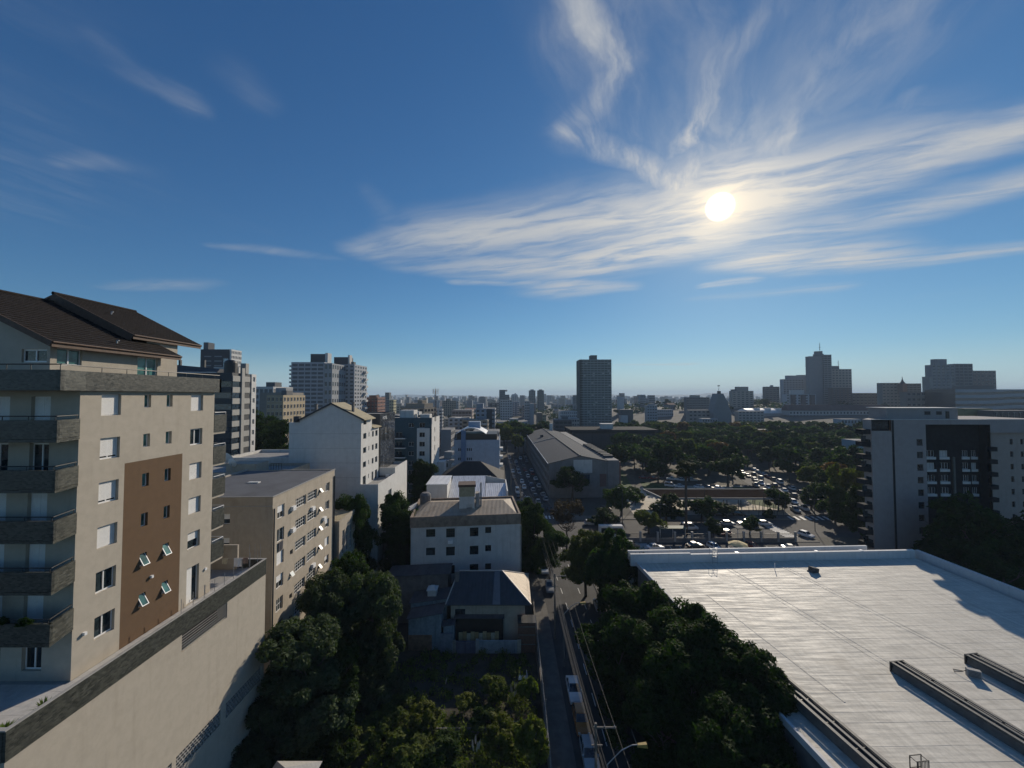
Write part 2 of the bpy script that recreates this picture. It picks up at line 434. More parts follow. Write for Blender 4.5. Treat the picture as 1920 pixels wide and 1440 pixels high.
# ================================================================ walls and windows
FACES = {'front': 0.0, 'right': math.pi / 2, 'left': -math.pi / 2, 'back': math.pi}
def face_frame(w, d, face):
    a = FACES[face]
    o = {'front': (0, 0), 'right': (w, 0), 'left': (0, d), 'back': (w, d)}[face]
    return o, a, (math.cos(a), math.sin(a)), (math.sin(a), -math.cos(a)), (w if face in ('front', 'back') else d)
def wall_holes(mb, o, ux, n, W, z0, z1, holes, rev=0.2, mi=0, mrev=None, cuts=()):
    """a wall face with real openings and their reveals"""
    mrev = mi if mrev is None else mrev
    allh = list(holes) + list(cuts)
    ss = sorted({0.0, W, *[h[0] for h in allh], *[h[1] for h in allh]})
    ss = [q for q in ss if -1e-6 <= q <= W + 1e-6]
    zs = sorted({z0, z1, *[h[2] for h in allh], *[h[3] for h in allh]})
    zs = [q for q in zs if z0 - 1e-6 <= q <= z1 + 1e-6]
    P = lambda s_, z_, k=0.0: (o[0] + ux[0] * s_ - n[0] * k, o[1] + ux[1] * s_ - n[1] * k, z_)
    for zi in range(len(zs) - 1):
        run = None
        for si in range(len(ss) - 1):
            sm = (ss[si] + ss[si + 1]) / 2; zm = (zs[zi] + zs[zi + 1]) / 2
            hole = any(h[0] < sm < h[1] and h[2] < zm < h[3] for h in allh)
            if not hole and run is None: run = ss[si]
            if run is not None and (hole or si == len(ss) - 2):
                e = ss[si] if hole else ss[si + 1]
                mb.poly([P(run, zs[zi]), P(e, zs[zi]), P(e, zs[zi + 1]), P(run, zs[zi + 1])], mi); run = None
    for a, b, c, d in [h[:4] for h in holes]:
        mb.poly([P(a, c), P(b, c), P(b, c, rev), P(a, c, rev)], mrev)
        mb.poly([P(a, d, rev), P(b, d, rev), P(b, d), P(a, d)], mrev)
        mb.poly([P(a, c, rev), P(a, d, rev), P(a, d), P(a, c)], mrev)
        mb.poly([P(b, c), P(b, d), P(b, d, rev), P(b, c, rev)], mrev)
WIN = {}
def win_mesh(w, h, style, mats):
    """frame plus pane in one mesh (windows some way off); outward is -y"""
    key = (round(w, 2), round(h, 2), style, mats[0].name, mats[1].name)
    if key in WIN: return WIN[key]
    mb = MB(); fw = min(.06, w * .08); t = .05
    def frame(x0, x1, z0, z1, y=0.0, f=fw):
        mb.box(x0, y, z0, x1, y + t, z0 + f, 0); mb.box(x0, y, z1 - f, x1, y + t, z1, 0)
        mb.box(x0, y, z0 + f, x0 + f, y + t, z1 - f, 0); mb.box(x1 - f, y, z0 + f, x1, y + t, z1 - f, 0)
    mb.poly([(0, .03, 0), (w, .03, 0), (w, .03, h), (0, .03, h)], 1)
    if style == 'bare': pass
    elif style.startswith('grid'):
        nx, nz = int(style[4]), int(style[5]); frame(0, w, 0, h)
        for i in range(1, nx): mb.box(w * i / nx - fw * .4, .003, fw, w * i / nx + fw * .4, t - .003, h - fw, 0)
        for i in range(1, nz): mb.box(fw, .006, h * i / nz - fw * .4, w - fw, t - .006, h * i / nz + fw * .4, 0)
    elif style == 'half':
        frame(0, w, 0, h); mb.box(fw, .004, h * .45, w - fw, .02, h - fw, 0); mb.box(w / 2 - fw * .4, .003, fw, w / 2 + fw * .4, t - .003, h * .45, 0)
    elif style == 'shut':
        frame(0, w, 0, h); mb.box(fw, .004, fw, w - fw, .02, h - fw, 0)
    WIN[key] = mb.mesh('window', list(mats)); return WIN[key]

class Block:
    """a box shaped building: local x along the front, y into the depth, z up"""
    def __init__(s, name, label, corner, w, d, rz, h, z0=0.0, cat='building', group=None):
        s.r = thing(name, label, cat, (corner[0], corner[1], z0), rz, group); s.w, s.d, s.h = w, d, h
    def walls(s, m, holes=None, rev=.2, par=.35, th=.2, roof=None, mroof=None, faces=('front', 'right', 'left', 'back'), top=None):
        """holes: face -> list of (s0, s1, z0, z1, style, glassmat, framemat)"""
        holes = holes or {}; mb = MB(); h = s.h if top is None else top
        for fc in faces:
            o, a, ux, n, W = face_frame(s.w, s.d, fc)
            wall_holes(mb, o, ux, n, W, 0, h, [q[:4] for q in holes.get(fc, [])], rev)
        if par:
            w, d = s.w, s.d
            O = [(0, 0), (w, 0), (w, d), (0, d)]; I = [(th, th), (w - th, th), (w - th, d - th), (th, d - th)]
            for i in range(4):
                j = (i + 1) % 4
                mb.poly([(*O[i], h), (*O[j], h), (*I[j], h), (*I[i], h)]); mb.poly([(*I[i], h), (*I[j], h), (*I[j], h - par), (*I[i], h - par)])
        s.wall = mb.build('wall', m, s.r)
        if mroof is not None:
            q = MB(); q.poly([(th, th, h - par), (s.w - th, th, h - par), (s.w - th, s.d - th, h - par), (th, s.d - th, h - par)])
            s.roof = q.build('roof', mroof, s.r)
        for fc, hs in holes.items():
            for q in hs: s.window(fc, q, rev)
        return s
    def window(s, fc, q, rev=.2):
        style = q[4] if len(q) > 4 else 'grid21'
        if style is None: return
        g = q[5] if len(q) > 5 and q[5] else M_glass; f = q[6] if len(q) > 6 and q[6] else M_white_clean
        o, a, ux, n, W = face_frame(s.w, s.d, fc); k = rev * .8
        me = win_mesh(q[1] - q[0], q[3] - q[2], style, (f, g))
        return put('window', me, s.r, (o[0] + ux[0] * q[0] - n[0] * k, o[1] + ux[1] * q[0] - n[1] * k, q[2]), a)
    def part(s, name, m, *boxes):
        mb = MB()
        for b in boxes: mb.box(*b)
        return mb.build(name, m, s.r)
def grid_holes(s0s, w, z0s, h, style='grid21', g=None, f=None):
    return [(a, a + w, z, z + h, style, g, f) for z in z0s for a in s0s]

def membrane(name, col):
    """rolled bitumen sheet painted white: scuffs along and across the rolls, grime, ponding marks"""
    m = bpy.data.materials.new(name); m.use_nodes = True; MATS[name] = m
    N = NT(m.node_tree)
    out = N.n('ShaderNodeOutputMaterial'); b = N.n('ShaderNodeBsdfPrincipled'); N.t.links.new(b.outputs[0], out.inputs[0])
    pos = N.n('ShaderNodeNewGeometry').outputs['Position']
    def st(a, sx, sy, det=5.0):
        mp = N.n('ShaderNodeMapping'); mp.inputs['Rotation'].default_value = (0, 0, a); mp.inputs['Scale'].default_value = (sx, sy, 1); N.put(mp.inputs[0], pos)
        return N.noise(mp.outputs[0], 1.0, det, .62)
    a = N.mapr(st(0, .22, 2.6), .3, .7, .91, 1.07)
    c = N.mapr(st(-.145, 2.2, .16), .3, .72, 1.10, .84)
    f = N.m('MULTIPLY', N.m('MULTIPLY', a, c), N.mapr(N.noise(pos, 3.0, 6.0, .65), .3, .7, .92, 1.06))
    cc = N.v('SCALE', col, scale=f)
    g = N.m('MULTIPLY', N.mapr(N.noise(pos, .09, 5.0, .6), .5, .7, 0, .5), N.mapr(st(0, .3, 1.2), .4, .65))
    cc = N.mix(g, cc, (col[0] * .55, col[1] * .52, col[2] * .48, 1))
    ln = N.mapr(st(.02, .05, 7.0, 2.0), .66, .72, 0, .3); cc = N.mix(ln, cc, (col[0] * .5, col[1] * .48, col[2] * .45, 1))
    N.put(b.inputs['Base Color'], cc); N.put(b.inputs['Roughness'], N.mapr(a, .91, 1.07, .75, .55)); b.inputs['Specular IOR Level'].default_value = .3
    bn = N.n('ShaderNodeBump'); bn.inputs['Strength'].default_value = .35; bn.inputs['Distance'].default_value = .03
    N.put(bn.inputs['Height'], N.m('ADD', N.m('MULTIPLY', st(0, .35, 2.0), 1.2), N.m('ADD', st(-.145, 2.5, .25), N.m('MULTIPLY', N.noise(pos, 7.0, 4.0, .6), .4)))); N.put(b.inputs['Normal'], bn.outputs[0])
    return m
# ================================================================ the ground
def hill(x, y):
    """the old town stands on a rise behind the park, to the right"""
    a = math.exp(-(((x - 420) / 330) ** 2 + ((y - 640) / 260) ** 2))
    b = math.exp(-(((x + 260) / 260) ** 2 + ((y - 520) / 330) ** 2))
    c = 1 / (1 + math.exp(-(y - 1500) / 300))
    t = min(1.0, max(0.0, (math.hypot(x, y) - 400) / 220)); near = t * t * (3 - 2 * t)
    return ((24 * a + 6 * b) + 14 * c * (0.6 + .4 * math.sin(x / 420 + 1))) * near
def build_ground():
    xs = sorted(set([-9000, -6000, -4000, -2800, -2000, -1500, -1200] + list(range(-1000, 1001, 50)) + [1200, 1500, 2000, 2800, 4000, 6000, 9000]))
    ys = sorted(set([-600, -300] + list(range(-100, 1601, 50)) + [1800, 2100, 2500, 3000, 3600, 4400, 5400, 6600, 8000, 10000]))
    mb = MB(); n = len(xs)
    for y in ys:
        for x in xs: mb.v.append((x, y, hill(x, y) if y > 0 else 0.0))
    for j in range(len(ys) - 1):
        for i in range(n - 1): mb.f.append((j*n+i, j*n+i+1, (j+1)*n+i+1, (j+1)*n+i)); mb.m.append(0)
    m = mat('town_ground', (.075, .072, .06), .95, .35, .02, stain=.3)
    o = mb.build('ground', m); struct(o)
    # hills on the horizon
    for k, (x0, x1, yy, h, sd) in enumerate(((300, 2600, 7200, 95, 3), (-4200, 400, 7600, 70, 5), (-6500, -2500, 6800, 80, 8), (2000, 6500, 7000, 110, 11))):
        rnd = random.Random(sd); mb = MB(); n = 60; ph = [rnd.random() * 6 for _ in range(5)]
        for j in range(4):
            for i in range(n + 1):
                t = i / n; x = x0 + (x1 - x0) * t
                e = math.sin(math.pi * t) ** .7
                z = h * e * (.75 + .12 * math.sin(9 * t + ph[0]) + .08 * math.sin(23 * t + ph[1]) + .05 * math.sin(51 * t + ph[2]))
                mb.v.append((x, yy + (0, 250, 600, 1100)[j], (0, .55, 1.0, 0)[j] * z + (0 if j else 0)))
        for j in range(3):
            for i in range(n): a = j*(n+1)+i; mb.f.append((a, a+1, a+n+2, a+n+1)); mb.m.append(0)
        o = mb.build('hills', mat('far_hill', (.05, .07, .04), .95, .3, .004)); struct(o)
build_ground()
# ================================================================ the beige apartment block on the left
def near_window(parent, pos, ang, w, h, state='open', gm=None):
    """a window of the near block: frame > pane, shutter; outward is -y, pos is the lower corner in the recess"""
    gm = gm or M_glass
    key = ('nw', round(w, 2), round(h, 2), state)
    if key not in WIN:
        fr = MB(); pn = MB(); sh = MB(); f = .05; t = .06
        if state == 'tilt':
            f = .045
        fr.box(0, 0, 0, w, t, f); fr.box(0, 0, h - f, w, t, h); fr.box(0, 0, f, f, t, h - f); fr.box(w - f, 0, f, w, t, h - f)
        fr.box(-.04, -.10, -.05, w + .04, .0, -.004)                     # sill
        if state == 'doorleft': sh.box(f, -.035, f, w * .55, -.004, h - f)
        if state in ('open', 'ajar', 'door', 'shutdoor', 'doorleft'):
            fr.box(w / 2 - .035, -.015, f, w / 2 + .035, t - .01, h - f)
            if state != 'shutdoor':
                fr.box(f, -.012, f + .002, w - f, .0, f + .05); fr.box(f, -.012, h - f - .05, w - f, .0, h - f - .002)
        if state != 'tilt':
            pn.poly([(f, .035, f), (w - f, .035, f), (w - f, .035, h - f), (f, .035, h - f)])
        if state in ('shut', 'ajar', 'shutdoor'):
            zb = f if state != 'ajar' else h * .14
            nz = max(4, int((h - zb) / .065))
            for i in range(nz):                                          # roller slats
                a = zb + (h - f - zb) * i / nz; b = zb + (h - f - zb) * (i + 1) / nz
                sh.box(f * .5, -.03, a + .004, w - f * .5, -.004, b - .004)
            if state == 'doorleft':
                pass
            if state == 'shutdoor':
                sh.box(w / 2 - .02, -.045, f, w / 2 + .02, -.032, h - f)
        if state == 'halfshut':
            for i in range(10):
                a = h * .5 + (h * .5 - f) * i / 10; b = h * .5 + (h * .5 - f) * (i + 1) / 10
                sh.box(f * .5, -.03, a + .004, w - f * .5, -.004, b - .004)
        WIN[key] = (fr.mesh('window', M_white_clean), pn.mesh('pane', gm) if pn.f else None, sh.mesh('shutter', M_shutter) if sh.f else None)
    a, b, c = WIN[key]
    o = put('window', a, parent, pos, ang)
    if b: put('pane', b, o)
    if c: put('shutter', c, o)
    if state == 'tilt':                                                  # awning sash swung out from the top
        q = MB(); q.box(0, 0, -h, w, .045, -h + .05); q.box(0, 0, -.05, w, .045, 0); q.box(0, 0, -h + .05, .05, .045, -.05); q.box(w - .05, 0, -h + .05, w, .045, -.05)
        s_ = q.build('sash', M_white_clean, o, (0, -.02, h)); s_.rotation_euler = (R(-30), 0, 0)
        g_ = MB(); g_.poly([(.05, .02, -h + .05), (w - .05, .02, -h + .05), (w - .05, .02, -.05), (.05, .02, -.05)])
        me = g_.mesh('sash_pane', M_glass_g); g2 = put('pane', me, o, (0, -.02, h)); g2.rotation_euler = (R(-30), 0, 0)
        st = MB(); st.tube((w / 2, 0, .1), (w / 2, -.3, .12), .02, None, 5); st.build('stay', M_white_clean, o)
    return o

def build_left_block():
    X0, Y0 = -26.6, 23.7
    L = 10.7; T = 21.8; FL = 2.86
    r = thing('apartment_block', 'beige apartment block with brown wall panel, mosaic balconies and dark tiled pitched roof', 'building', (X0, Y0, 0))
    top = 39.33
    # right facade (local plane x = 0), openings in (s, z)
    rows = [39.1 - FL * i for i in range(6)]
    st1 = ['shut', 'ajar', 'ajar', 'shut', 'open', 'open']
    st4 = ['shut', 'open', 'shut', 'shut', 'halfshut', 'doorleft']
    hb, hp, wins = [], [], []
    for i, zt in enumerate(rows):
        q = (1.24, 2.5, zt - 1.4, zt); hb.append(q); wins.append((q, st1[i], M_glass_g if i == 5 else None))
        z4 = (zt - 1.37) if i < 5 else T + .02
        q = (8.2, 9.45, z4, zt); hb.append(q); wins.append((q, st4[i], None))
        for a in (4.15, 5.95):
            q = (a, a + .52, zt - .95, zt)
            (hp if i >= 2 else hb).append(q)
            wins.append((q, 'tilt' if i >= 4 else 'small', M_glass_g))
    panel = (2.86, 7.5, T, 34.35)
    mb = MB()
    wall_holes(mb, (0, 0), (0, 1), (1, 0), L, T, top, hb, .26, cuts=[panel])
    # camera facing wall with the balcony doors, local x from -16 to 0
    hf = []; dst = ['shutdoor', 'door', 'shutdoor', 'shutdoor', 'shutdoor', 'door']
    for i in range(6):
        zt = 38.95 - FL * i
        for a, b in ((13.0, 14.2), (10.2, 11.7)):
            hf.append((a, b, zt - 2.25, zt)); wins.append(((a, b, zt - 2.25, zt), ('front', dst[i] if not (i == 5 and a < 11) else 'door'), None))
    wall_holes(mb, (-16, 0), (1, 0), (0, -1), 16, T, top, hf, .26)
    mb.poly([(0, L, T), (-16, L, T), (-16, L, top), (0, L, top)])
    mb.poly([(-16, 0, top), (0, 0, top), (0, L, top), (-16, L, top)])
    mb.build('wall', M_stucco, r)
    pb = MB(); wall_holes(pb, (0, 2.86), (0, 1), (1, 0), 4.64, T, 34.35, [(a - 2.86, b - 2.86, c, d) for a, b, c, d in hp], .26)
    o = pb.build('wall_panel', M_brown, r); o['label'] = 'brown rendered wall panel'
    for q, st, g in wins:
        if isinstance(st, tuple):
            near_window(r, (-16 + q[0], .2, q[2]), 0, q[1] - q[0], q[3] - q[2], st[1], g)
        else:
            near_window(r, (-.2, q[0], q[2]), math.pi / 2, q[1] - q[0], q[3] - q[2], st, g)
    # small fittings on the facade
    f = MB(); f.tube((0, 10.1, T + 2.2), (.1, 10.1, T + 2.2), .12, None, 12); f.build('vent', M_white_clean, r)
    for (y, z) in ((.55, T + 2.35), (4.95, 25.6)):
        f = MB(); f.box(.002, y, z, .16, y + .16, z + .18); f.build('wall_light', M_white_clean, r)
    # balconies
    for i in range(5):
        zt = 37.6 - FL * i
        poly = [(-16, -1.7), (.65, -1.7), (.08, -.02), (-16, -.02)]
        b = MB()
        b.prism(poly, zt - 1.27, zt - 1.1, 1)
        for (p, q) in ((poly[0], poly[1]), (poly[1], poly[2])):
            dx, dy = q[0] - p[0], q[1] - p[1]; l = math.hypot(dx, dy); nx, ny = -dy / l * .14, dx / l * .14
            b.hexa([(p[0], p[1], zt - 1.08), (q[0], q[1], zt - 1.08), (q[0] + nx, q[1] + ny, zt - 1.08), (p[0] + nx, p[1] + ny, zt - 1.08)],
                   [(p[0], p[1], zt), (q[0], q[1], zt), (q[0] + nx, q[1] + ny, zt), (p[0] + nx, p[1] + ny, zt)], 1)
        bo = b.build('balcony', [M_stucco, M_mosaic], r)
        rl = MB(); rl.path([(-16, -1.62, zt + .22), (.5, -1.62, zt + .22), (.0, -.1, zt + .22)], .035, 6)
        for x in (-5.6, -4.1, -2.6, -1.1, .45): rl.tube((x, -1.62, zt), (x, -1.62, zt + .22), .02, None, 5)
        rl.tube((.05, -.2, zt), (.05, -.2, zt + .22), .02, None, 5)
        rl.build('railing', M_black, bo)
    # roof terrace parapet, mosaic clad, with a rail
    P = [(-16, -1.7), (.75, -1.7), (.32, 0), (.32, L + .35), (-16, L + .35)]
    b = MB(); zb, zt = top + .002, 40.5
    for p, q in zip(P[:-1], P[1:]):
        dx, dy = q[0] - p[0], q[1] - p[1]; l = math.hypot(dx, dy); nx, ny = -dy / l * .2, dx / l * .2
        b.hexa([(p[0], p[1], zb - .02), (q[0], q[1], zb - .02), (q[0] + nx, q[1] + ny, zb - .02), (p[0] + nx, p[1] + ny, zb - .02)],
               [(p[0], p[1], zt), (q[0], q[1], zt), (q[0] + nx, q[1] + ny, zt), (p[0] + nx, p[1] + ny, zt)])
    b.build('parapet', M_mosaic, r)
    b = MB(); b.prism([(-16, -1.65), (.7, -1.65), (.28, 0), (.28, L + .3), (-16, L + .3)], top - .016, top - .006); b.build('soffit', M_stucco, r)
    rl = MB(); z = zt + .32
    rl.path([(-16, -1.6, z), (.65, -1.6, z), (.22, .05, z), (.22, L + .25, z)], .035, 6)
    for x in (-5.5, -4, -2.5, -1.1, .6): rl.tube((x, -1.6, zt), (x, -1.6, z), .022, None, 5)
    for y in (1.0, 2.6, 4.2, 5.8, 7.4, 9.0, 10.4): rl.tube((.22, y, zt), (.22, y, z), .022, None, 5)
    rl.build('railing', M_black, r)
    # penthouse, set back; local coordinates
    px = -2.0; zf = top; e = 42.0
    gab = lambda x: 42.3 + .5 * (-1.3 - x) - .12
    mb = MB()
    wf = (14.0 - 3.78 + 0, 0, 0, 0)
    wall_holes(mb, (-14, .05), (1, 0), (0, -1), 12, zf, e, [(10.23, 11.8, 41.07, 41.9)], .15)
    mb.poly([(-14, .05, e), (px, .05, e), (px, .05, gab(px)), (-9.2, .05, gab(-9.2)), (-14, .05, gab(-9.2) - 1.5)])
    wall_holes(mb, (px, .05), (0, 1), (1, 0), 7.5, zf, gab(px), [(.35, 1.75, 40.95, 42.05), (5.55, 7.2, zf + .02, 42.0)], .15)
    mb.poly([(px, 7.55, zf), (px - 1.2, 7.55, zf), (px - 1.2, 7.55, 43), (px, 7.55, 42.4)])
    wall_holes(mb, (px - 1.2, 7.55), (0, 1), (1, 0), 2.9, zf, 43.65, [(.9, 1.25, 40.9, 42.0)], .15)
    mb.poly([(-3.2, 10.45, zf), (-14, 10.45, zf), (-14, 10.45, 44.2), (-9.2, 10.45, 46.6), (-3.2, 10.45, 43.6)])
    mb.poly([(-3.2, 6.1, 42.5), (-9.2, 6.1, 45.5), (-9.2, 6.12, 46.6), (-3.2, 6.12, 43.6)])
    mb.build('penthouse_wall', M_stucco, r)
    near_window(r, (-14 + 10.23, .17, 41.07), 0, 1.57, .83, 'open')
    near_window(r, (px - .12, .4, 40.95), math.pi / 2, 1.4, 1.1, 'open', M_glass_g)
    near_window(r, (px - .12, 5.6, zf + .02), math.pi / 2, 1.65, 2.65, 'door', M_glass_g)
    near_window(r, (px - 1.32, 8.45, 40.9), math.pi / 2, .35, 1.1, 'small', M_glass_g)
    # roofs: (eave x, eave z, ridge x, ridge z, y0, y1)
    for k, (xe, ze, xr, zr, ya, yb) in enumerate(((-1.3, 42.3, -9.2, 46.25, -.5, 8.6), (-2.9, 43.75, -9.2, 46.95, 6.1, 12.6))):
        sl = MB(); n = 22
        dx, dz = (xr - xe), (zr - ze); l = math.hypot(dx, dz); nx, nz = (-dz / l), (dx / l)
        nx, nz = (dz / l, -dx / l)
        def q(t, k_, y): return (xe + dx * t + nx * k_, y, ze + dz * t + nz * k_)
        sl.hexa([q(0, -.14, ya), q(0, -.14, yb), q(1, -.14, yb), q(1, -.14, ya)], [q(0, 0, ya), q(0, 0, yb), q(1, 0, yb), q(1, 0, ya)])
        sl.hexa([(xr, ya, zr - .16), (xr, yb, zr - .16), (xr - 5, yb, zr - 2.6), (xr - 5, ya, zr - 2.6)], [(xr, ya, zr), (xr, yb, zr), (xr - 5, yb, zr - 2.45), (xr - 5, ya, zr - 2.45)])
        ro = sl.build('roof', M_timber, r)
        tl = MB(); ny = int((yb - ya) / .30)
        for i in range(n):                                               # rows of tiles, each lapping the one below
            a, b = i / n, (i + 1) / n + .012
            for j in range(ny):
                y0 = ya + (yb - ya) * j / ny; y1 = ya + (yb - ya) * (j + 1) / ny - .012
                lift = .035 + random.random() * .012
                P4 = [q(a, lift + .03, y0), q(a, lift + .03, y1), q(b, lift * .35, y1), q(b, lift * .35, y0)]
                m_ = q(a, 0.0, y0); m2 = q(a, 0.0, y1)
                tl.poly(P4); tl.poly([m_, m2, P4[1], P4[0]])
        t = tl.build('tiles', M_roofbrown, ro); stuff(t)
        fc = MB()                                                        # verge boards and gutter
        dr = -.30 if k == 0 else -1.05
        fc.hexa([q(-.01, dr, ya - .05), q(-.01, dr, ya), q(1, dr, ya), q(1, dr, ya - .05)], [q(-.01, .06, ya - .05), q(-.01, .06, ya), q(1, .06, ya), q(1, .06, ya - .05)])
        fc.hexa([q(-.01, -.30, yb), q(-.01, -.30, yb + .05), q(1, -.30, yb + .05), q(1, -.30, yb)], [q(-.01, .06, yb), q(-.01, .06, yb + .05), q(1, .06, yb + .05), q(1, .06, yb)])
        fc.box(xe - .02, ya, ze - .32, xe + .03, yb, ze - .02)
        fc.build('fascia', M_timber, ro)
        gt = MB(); gt.tube((xe + .09, ya, ze - .03), (xe + .09, yb, ze - .03), .06, None, 8); gt.build('gutter', M_timber, ro)
        rg = MB(); rg.tube((xr, ya - .05, zr + .06), (xr, yb + .05, zr + .06), .13, None, 7); rg.build('ridge_cap', M_roofbrown, ro)
        vt = MB(); c = q(.62 if k else .12, .05, (ya + yb) / 2 + (.2 if k == 0 else -1.2)); vt.tube(c, (c[0], c[1], c[2] + .22), .05, None, 7); vt.tube((c[0], c[1], c[2] + .22), (c[0] + .16, c[1], c[2] + .2), .05, None, 7)
        vt.build('vent_pipe', M_steel, ro)
    # rear balconies seen past the corner
    for i in range(5):
        zt = 37.3 - FL * i
        b = MB(); b.box(-8, L + .02, zt - 1.55, .02, L + 1.5, zt); b.box(-8, L + .02, zt - 1.75, -.05, L + 1.45, zt - 1.552, 1)
        bo = b.build('balcony', [M_mosaic, M_stucco], r)
        rl = MB(); rl.tube((-2, L + 1.4, zt + .2), (.0, L + 1.4, zt + .2), .03, None, 5); rl.tube((0, L + .1, zt + .2), (0, L + 1.4, zt + .2), .03, None, 5); rl.tube((0, L + 1.4, zt), (0, L + 1.4, zt + .2), .02, None, 5); rl.build('railing', M_white_clean, bo)
    # podium: long blind wall with mosaic parapet, louvre bands
    pxl = 1.85; ya, yb = -4.4, 15.5
    b = MB()
    lou = [(29.4 - 19.3, 34.0 - 19.3, 19.75, 21.095)]
    gr = [(26.6 - 19.3, 28.8 - 19.3, 11.1, 12.35), (29.16 - 19.3, 33.5 - 19.3, 11.1, 12.35), (34.1 - 19.3, 38.8 - 19.3, 11.1, 12.35)]
    wall_holes(b, (pxl, ya), (0, 1), (1, 0), yb - ya, 0, 21.1, lou + gr, .22)
    wall_holes(b, (-16, ya), (1, 0), (0, -1), 16 + pxl, 0, 21.1, [(15.5, 17.0, 19.4, 20.6)], .2)
    b.poly([(pxl, yb, 0), (-16, yb, 0), (-16, yb, 21.1), (pxl, yb, 21.1)])
    b.build('podium_wall', M_stucco, r)
    b = MB(); b.poly([(-16, ya + .2, 20.9), (pxl - .25, ya + .2, 20.9), (pxl - .25, yb, 20.9), (-16, yb, 20.9)]); b.build('podium_floor', M_conc_d, r)
    g_ = MB(); g_.poly([(-16 + 15.5, ya + .15, 19.4), (1.0, ya + .15, 19.4), (1.0, ya + .15, 20.6), (-.5, ya + .15, 20.6)]); g_.build('pane', M_glass, r)
    for (a, c, z0, z1) in lou:
        for i in range(6):
            z = z0 + .10 + i * .205; s = MB(); s.box(pxl - .08, ya + a, z, pxl - .05, ya + c, z + .035); s.build('slat', M_coping, r)
        s = MB(); s.box(pxl - .9, ya + a, z0, pxl - .85, ya + c, z1); s.build('louvre_backing', M_black, r)
    for (a, c, z0, z1) in gr:
        s = MB(); nz = 5
        for i in range(1, nz): s.box(pxl - .14, ya + a, z0 + (z1 - z0) * i / nz - .025, pxl - .03, ya + c, z0 + (z1 - z0) * i / nz + .025)
        ny = int((c - a) / .28)
        for i in range(nz):
            for j in range(ny + 1):
                y = ya + a + (c - a) * (j + .5 * (i % 2)) / ny
                if y > ya + c - .03: continue
                s.box(pxl - .13, y, z0 + (z1 - z0) * i / nz + .025, pxl - .04, y + .045, z0 + (z1 - z0) * (i + 1) / nz - .025)
        o = s.build('block_grille', M_coping, r); stuff(o)
        s = MB(); s.box(pxl - .9, ya + a, z0, pxl - .85, ya + c, z1); s.build('grille_backing', M_black, r)
    b = MB()
    b.box(pxl - .12, ya, 21.102, pxl + .03, yb + .03, 22.60); b.box(-16, ya - .03, 21.102, pxl - .122, ya + .14, 22.60); b.box(pxl - 2.6, yb - .14, 21.102, pxl - .122, yb + .03, 22.60)
    b.build('podium_parapet', M_mosaic, r)
    b = MB(); b.box(pxl - .15, ya - .05, 22.602, pxl + .05, yb + .05, 22.66); b.box(-16, ya - .05, 22.602, pxl - .152, ya + .17, 22.66); b.box(pxl - 2.6, yb - .17, 22.602, pxl - .152, yb + .05, 22.66)
    b.build('coping', M_coping, r)
    # terrace paving, tile by tile
    tm = MB(); tm.box(.006, .006, 0, .544, .544, .03); tme = tm.mesh('tile', M_gtile)
    for i in range(36):
        for j in range(3): put('tile', tme, r, (.02 + .525 * j, ya + .3 + .55 * i, 21.77 + random.random() * .004))
    for i in range(7):
        for j in range(1, 8): put('tile', tme, r, (.02 - .55 * j, ya + .3 + .55 * i, 21.77 + random.random() * .004))
    tb = MB(); tb.poly([(-16, ya + .25, 21.765), (pxl - .25, ya + .25, 21.765), (pxl - .25, yb - .2, 21.765), (-16, yb - .2, 21.765)]); tb.build('terrace_bed', M_coping, r)
    # thin safety posts with wires along the podium edge
    rl = MB()
    for k in range(9): rl.tube((pxl - .45, yb - .6 - 1.1 * k, 21.8), (pxl - .45, yb - .6 - 1.1 * k, 23.9 if k < 3 else 23.5), .02, None, 5)
    for k in range(3): rl.tube((pxl - .5 - .55 * k, yb - .1, 22.7), (pxl - .5 - .55 * k, yb - .1, 24.1), .018, None, 5)
    rl.build('safety_posts', M_steel, r)
    b = MB(); b.box(-8, yb - .6, 21.8, -.6, yb - .4, 24.2); b.build('yard_wall', M_stucco_far, r)
    # a washing line at the back of the terrace
    w = thing('clothes_line', 'wire clothes line strung across the back of the beige podium terrace', 'clothes line', (X0, Y0 + 13.6, 21.8))
    q = MB(); q.tube((-2.2, 0, 0), (-2.2, 0, 1.6), .025, None, 6); q.tube((1.2, .4, 0), (1.2, .4, 1.6), .025, None, 6); q.build('posts', M_steel, w)
    q = MB(); q.tube((-2.2, 0, 1.58), (1.2, .4, 1.58), .008, None, 4); q.build('wire', M_steel, w)
    for nm, lab, x, ww, hh, c in (('towel', 'white towel pegged on the terrace clothes line', -.15, .75, .8, (.72, .70, .70)), ('blanket', 'brown blanket pegged on the terrace clothes line', .65, .5, .55, (.28, .19, .15)), ('cloth', 'pale yellow cloth pegged at the left end of the clothes line', -1.2, .5, .5, (.50, .45, .33))):
        me = MB(); n = 6
        for i in range(n):
            xa, xb = ww * i / n, ww * (i + 1) / n; ya_, yb_ = .03 * math.sin(i * 1.7), .03 * math.sin((i + 1) * 1.7)
            me.hexa([(xa, ya_, -hh), (xb, yb_, -hh), (xb, yb_ + .015, -hh), (xa, ya_ + .015, -hh)], [(xa, 0, 0), (xb, 0, 0), (xb, .015, 0), (xa, .015, 0)])
        o = me.build(nm, mat(nm + '_fabric', c, .9, .06), None, (X0 + x, Y0 + 13.6 + .2 + x * .118, 23.38)); tag(o, lab, 'laundry')
build_left_block()

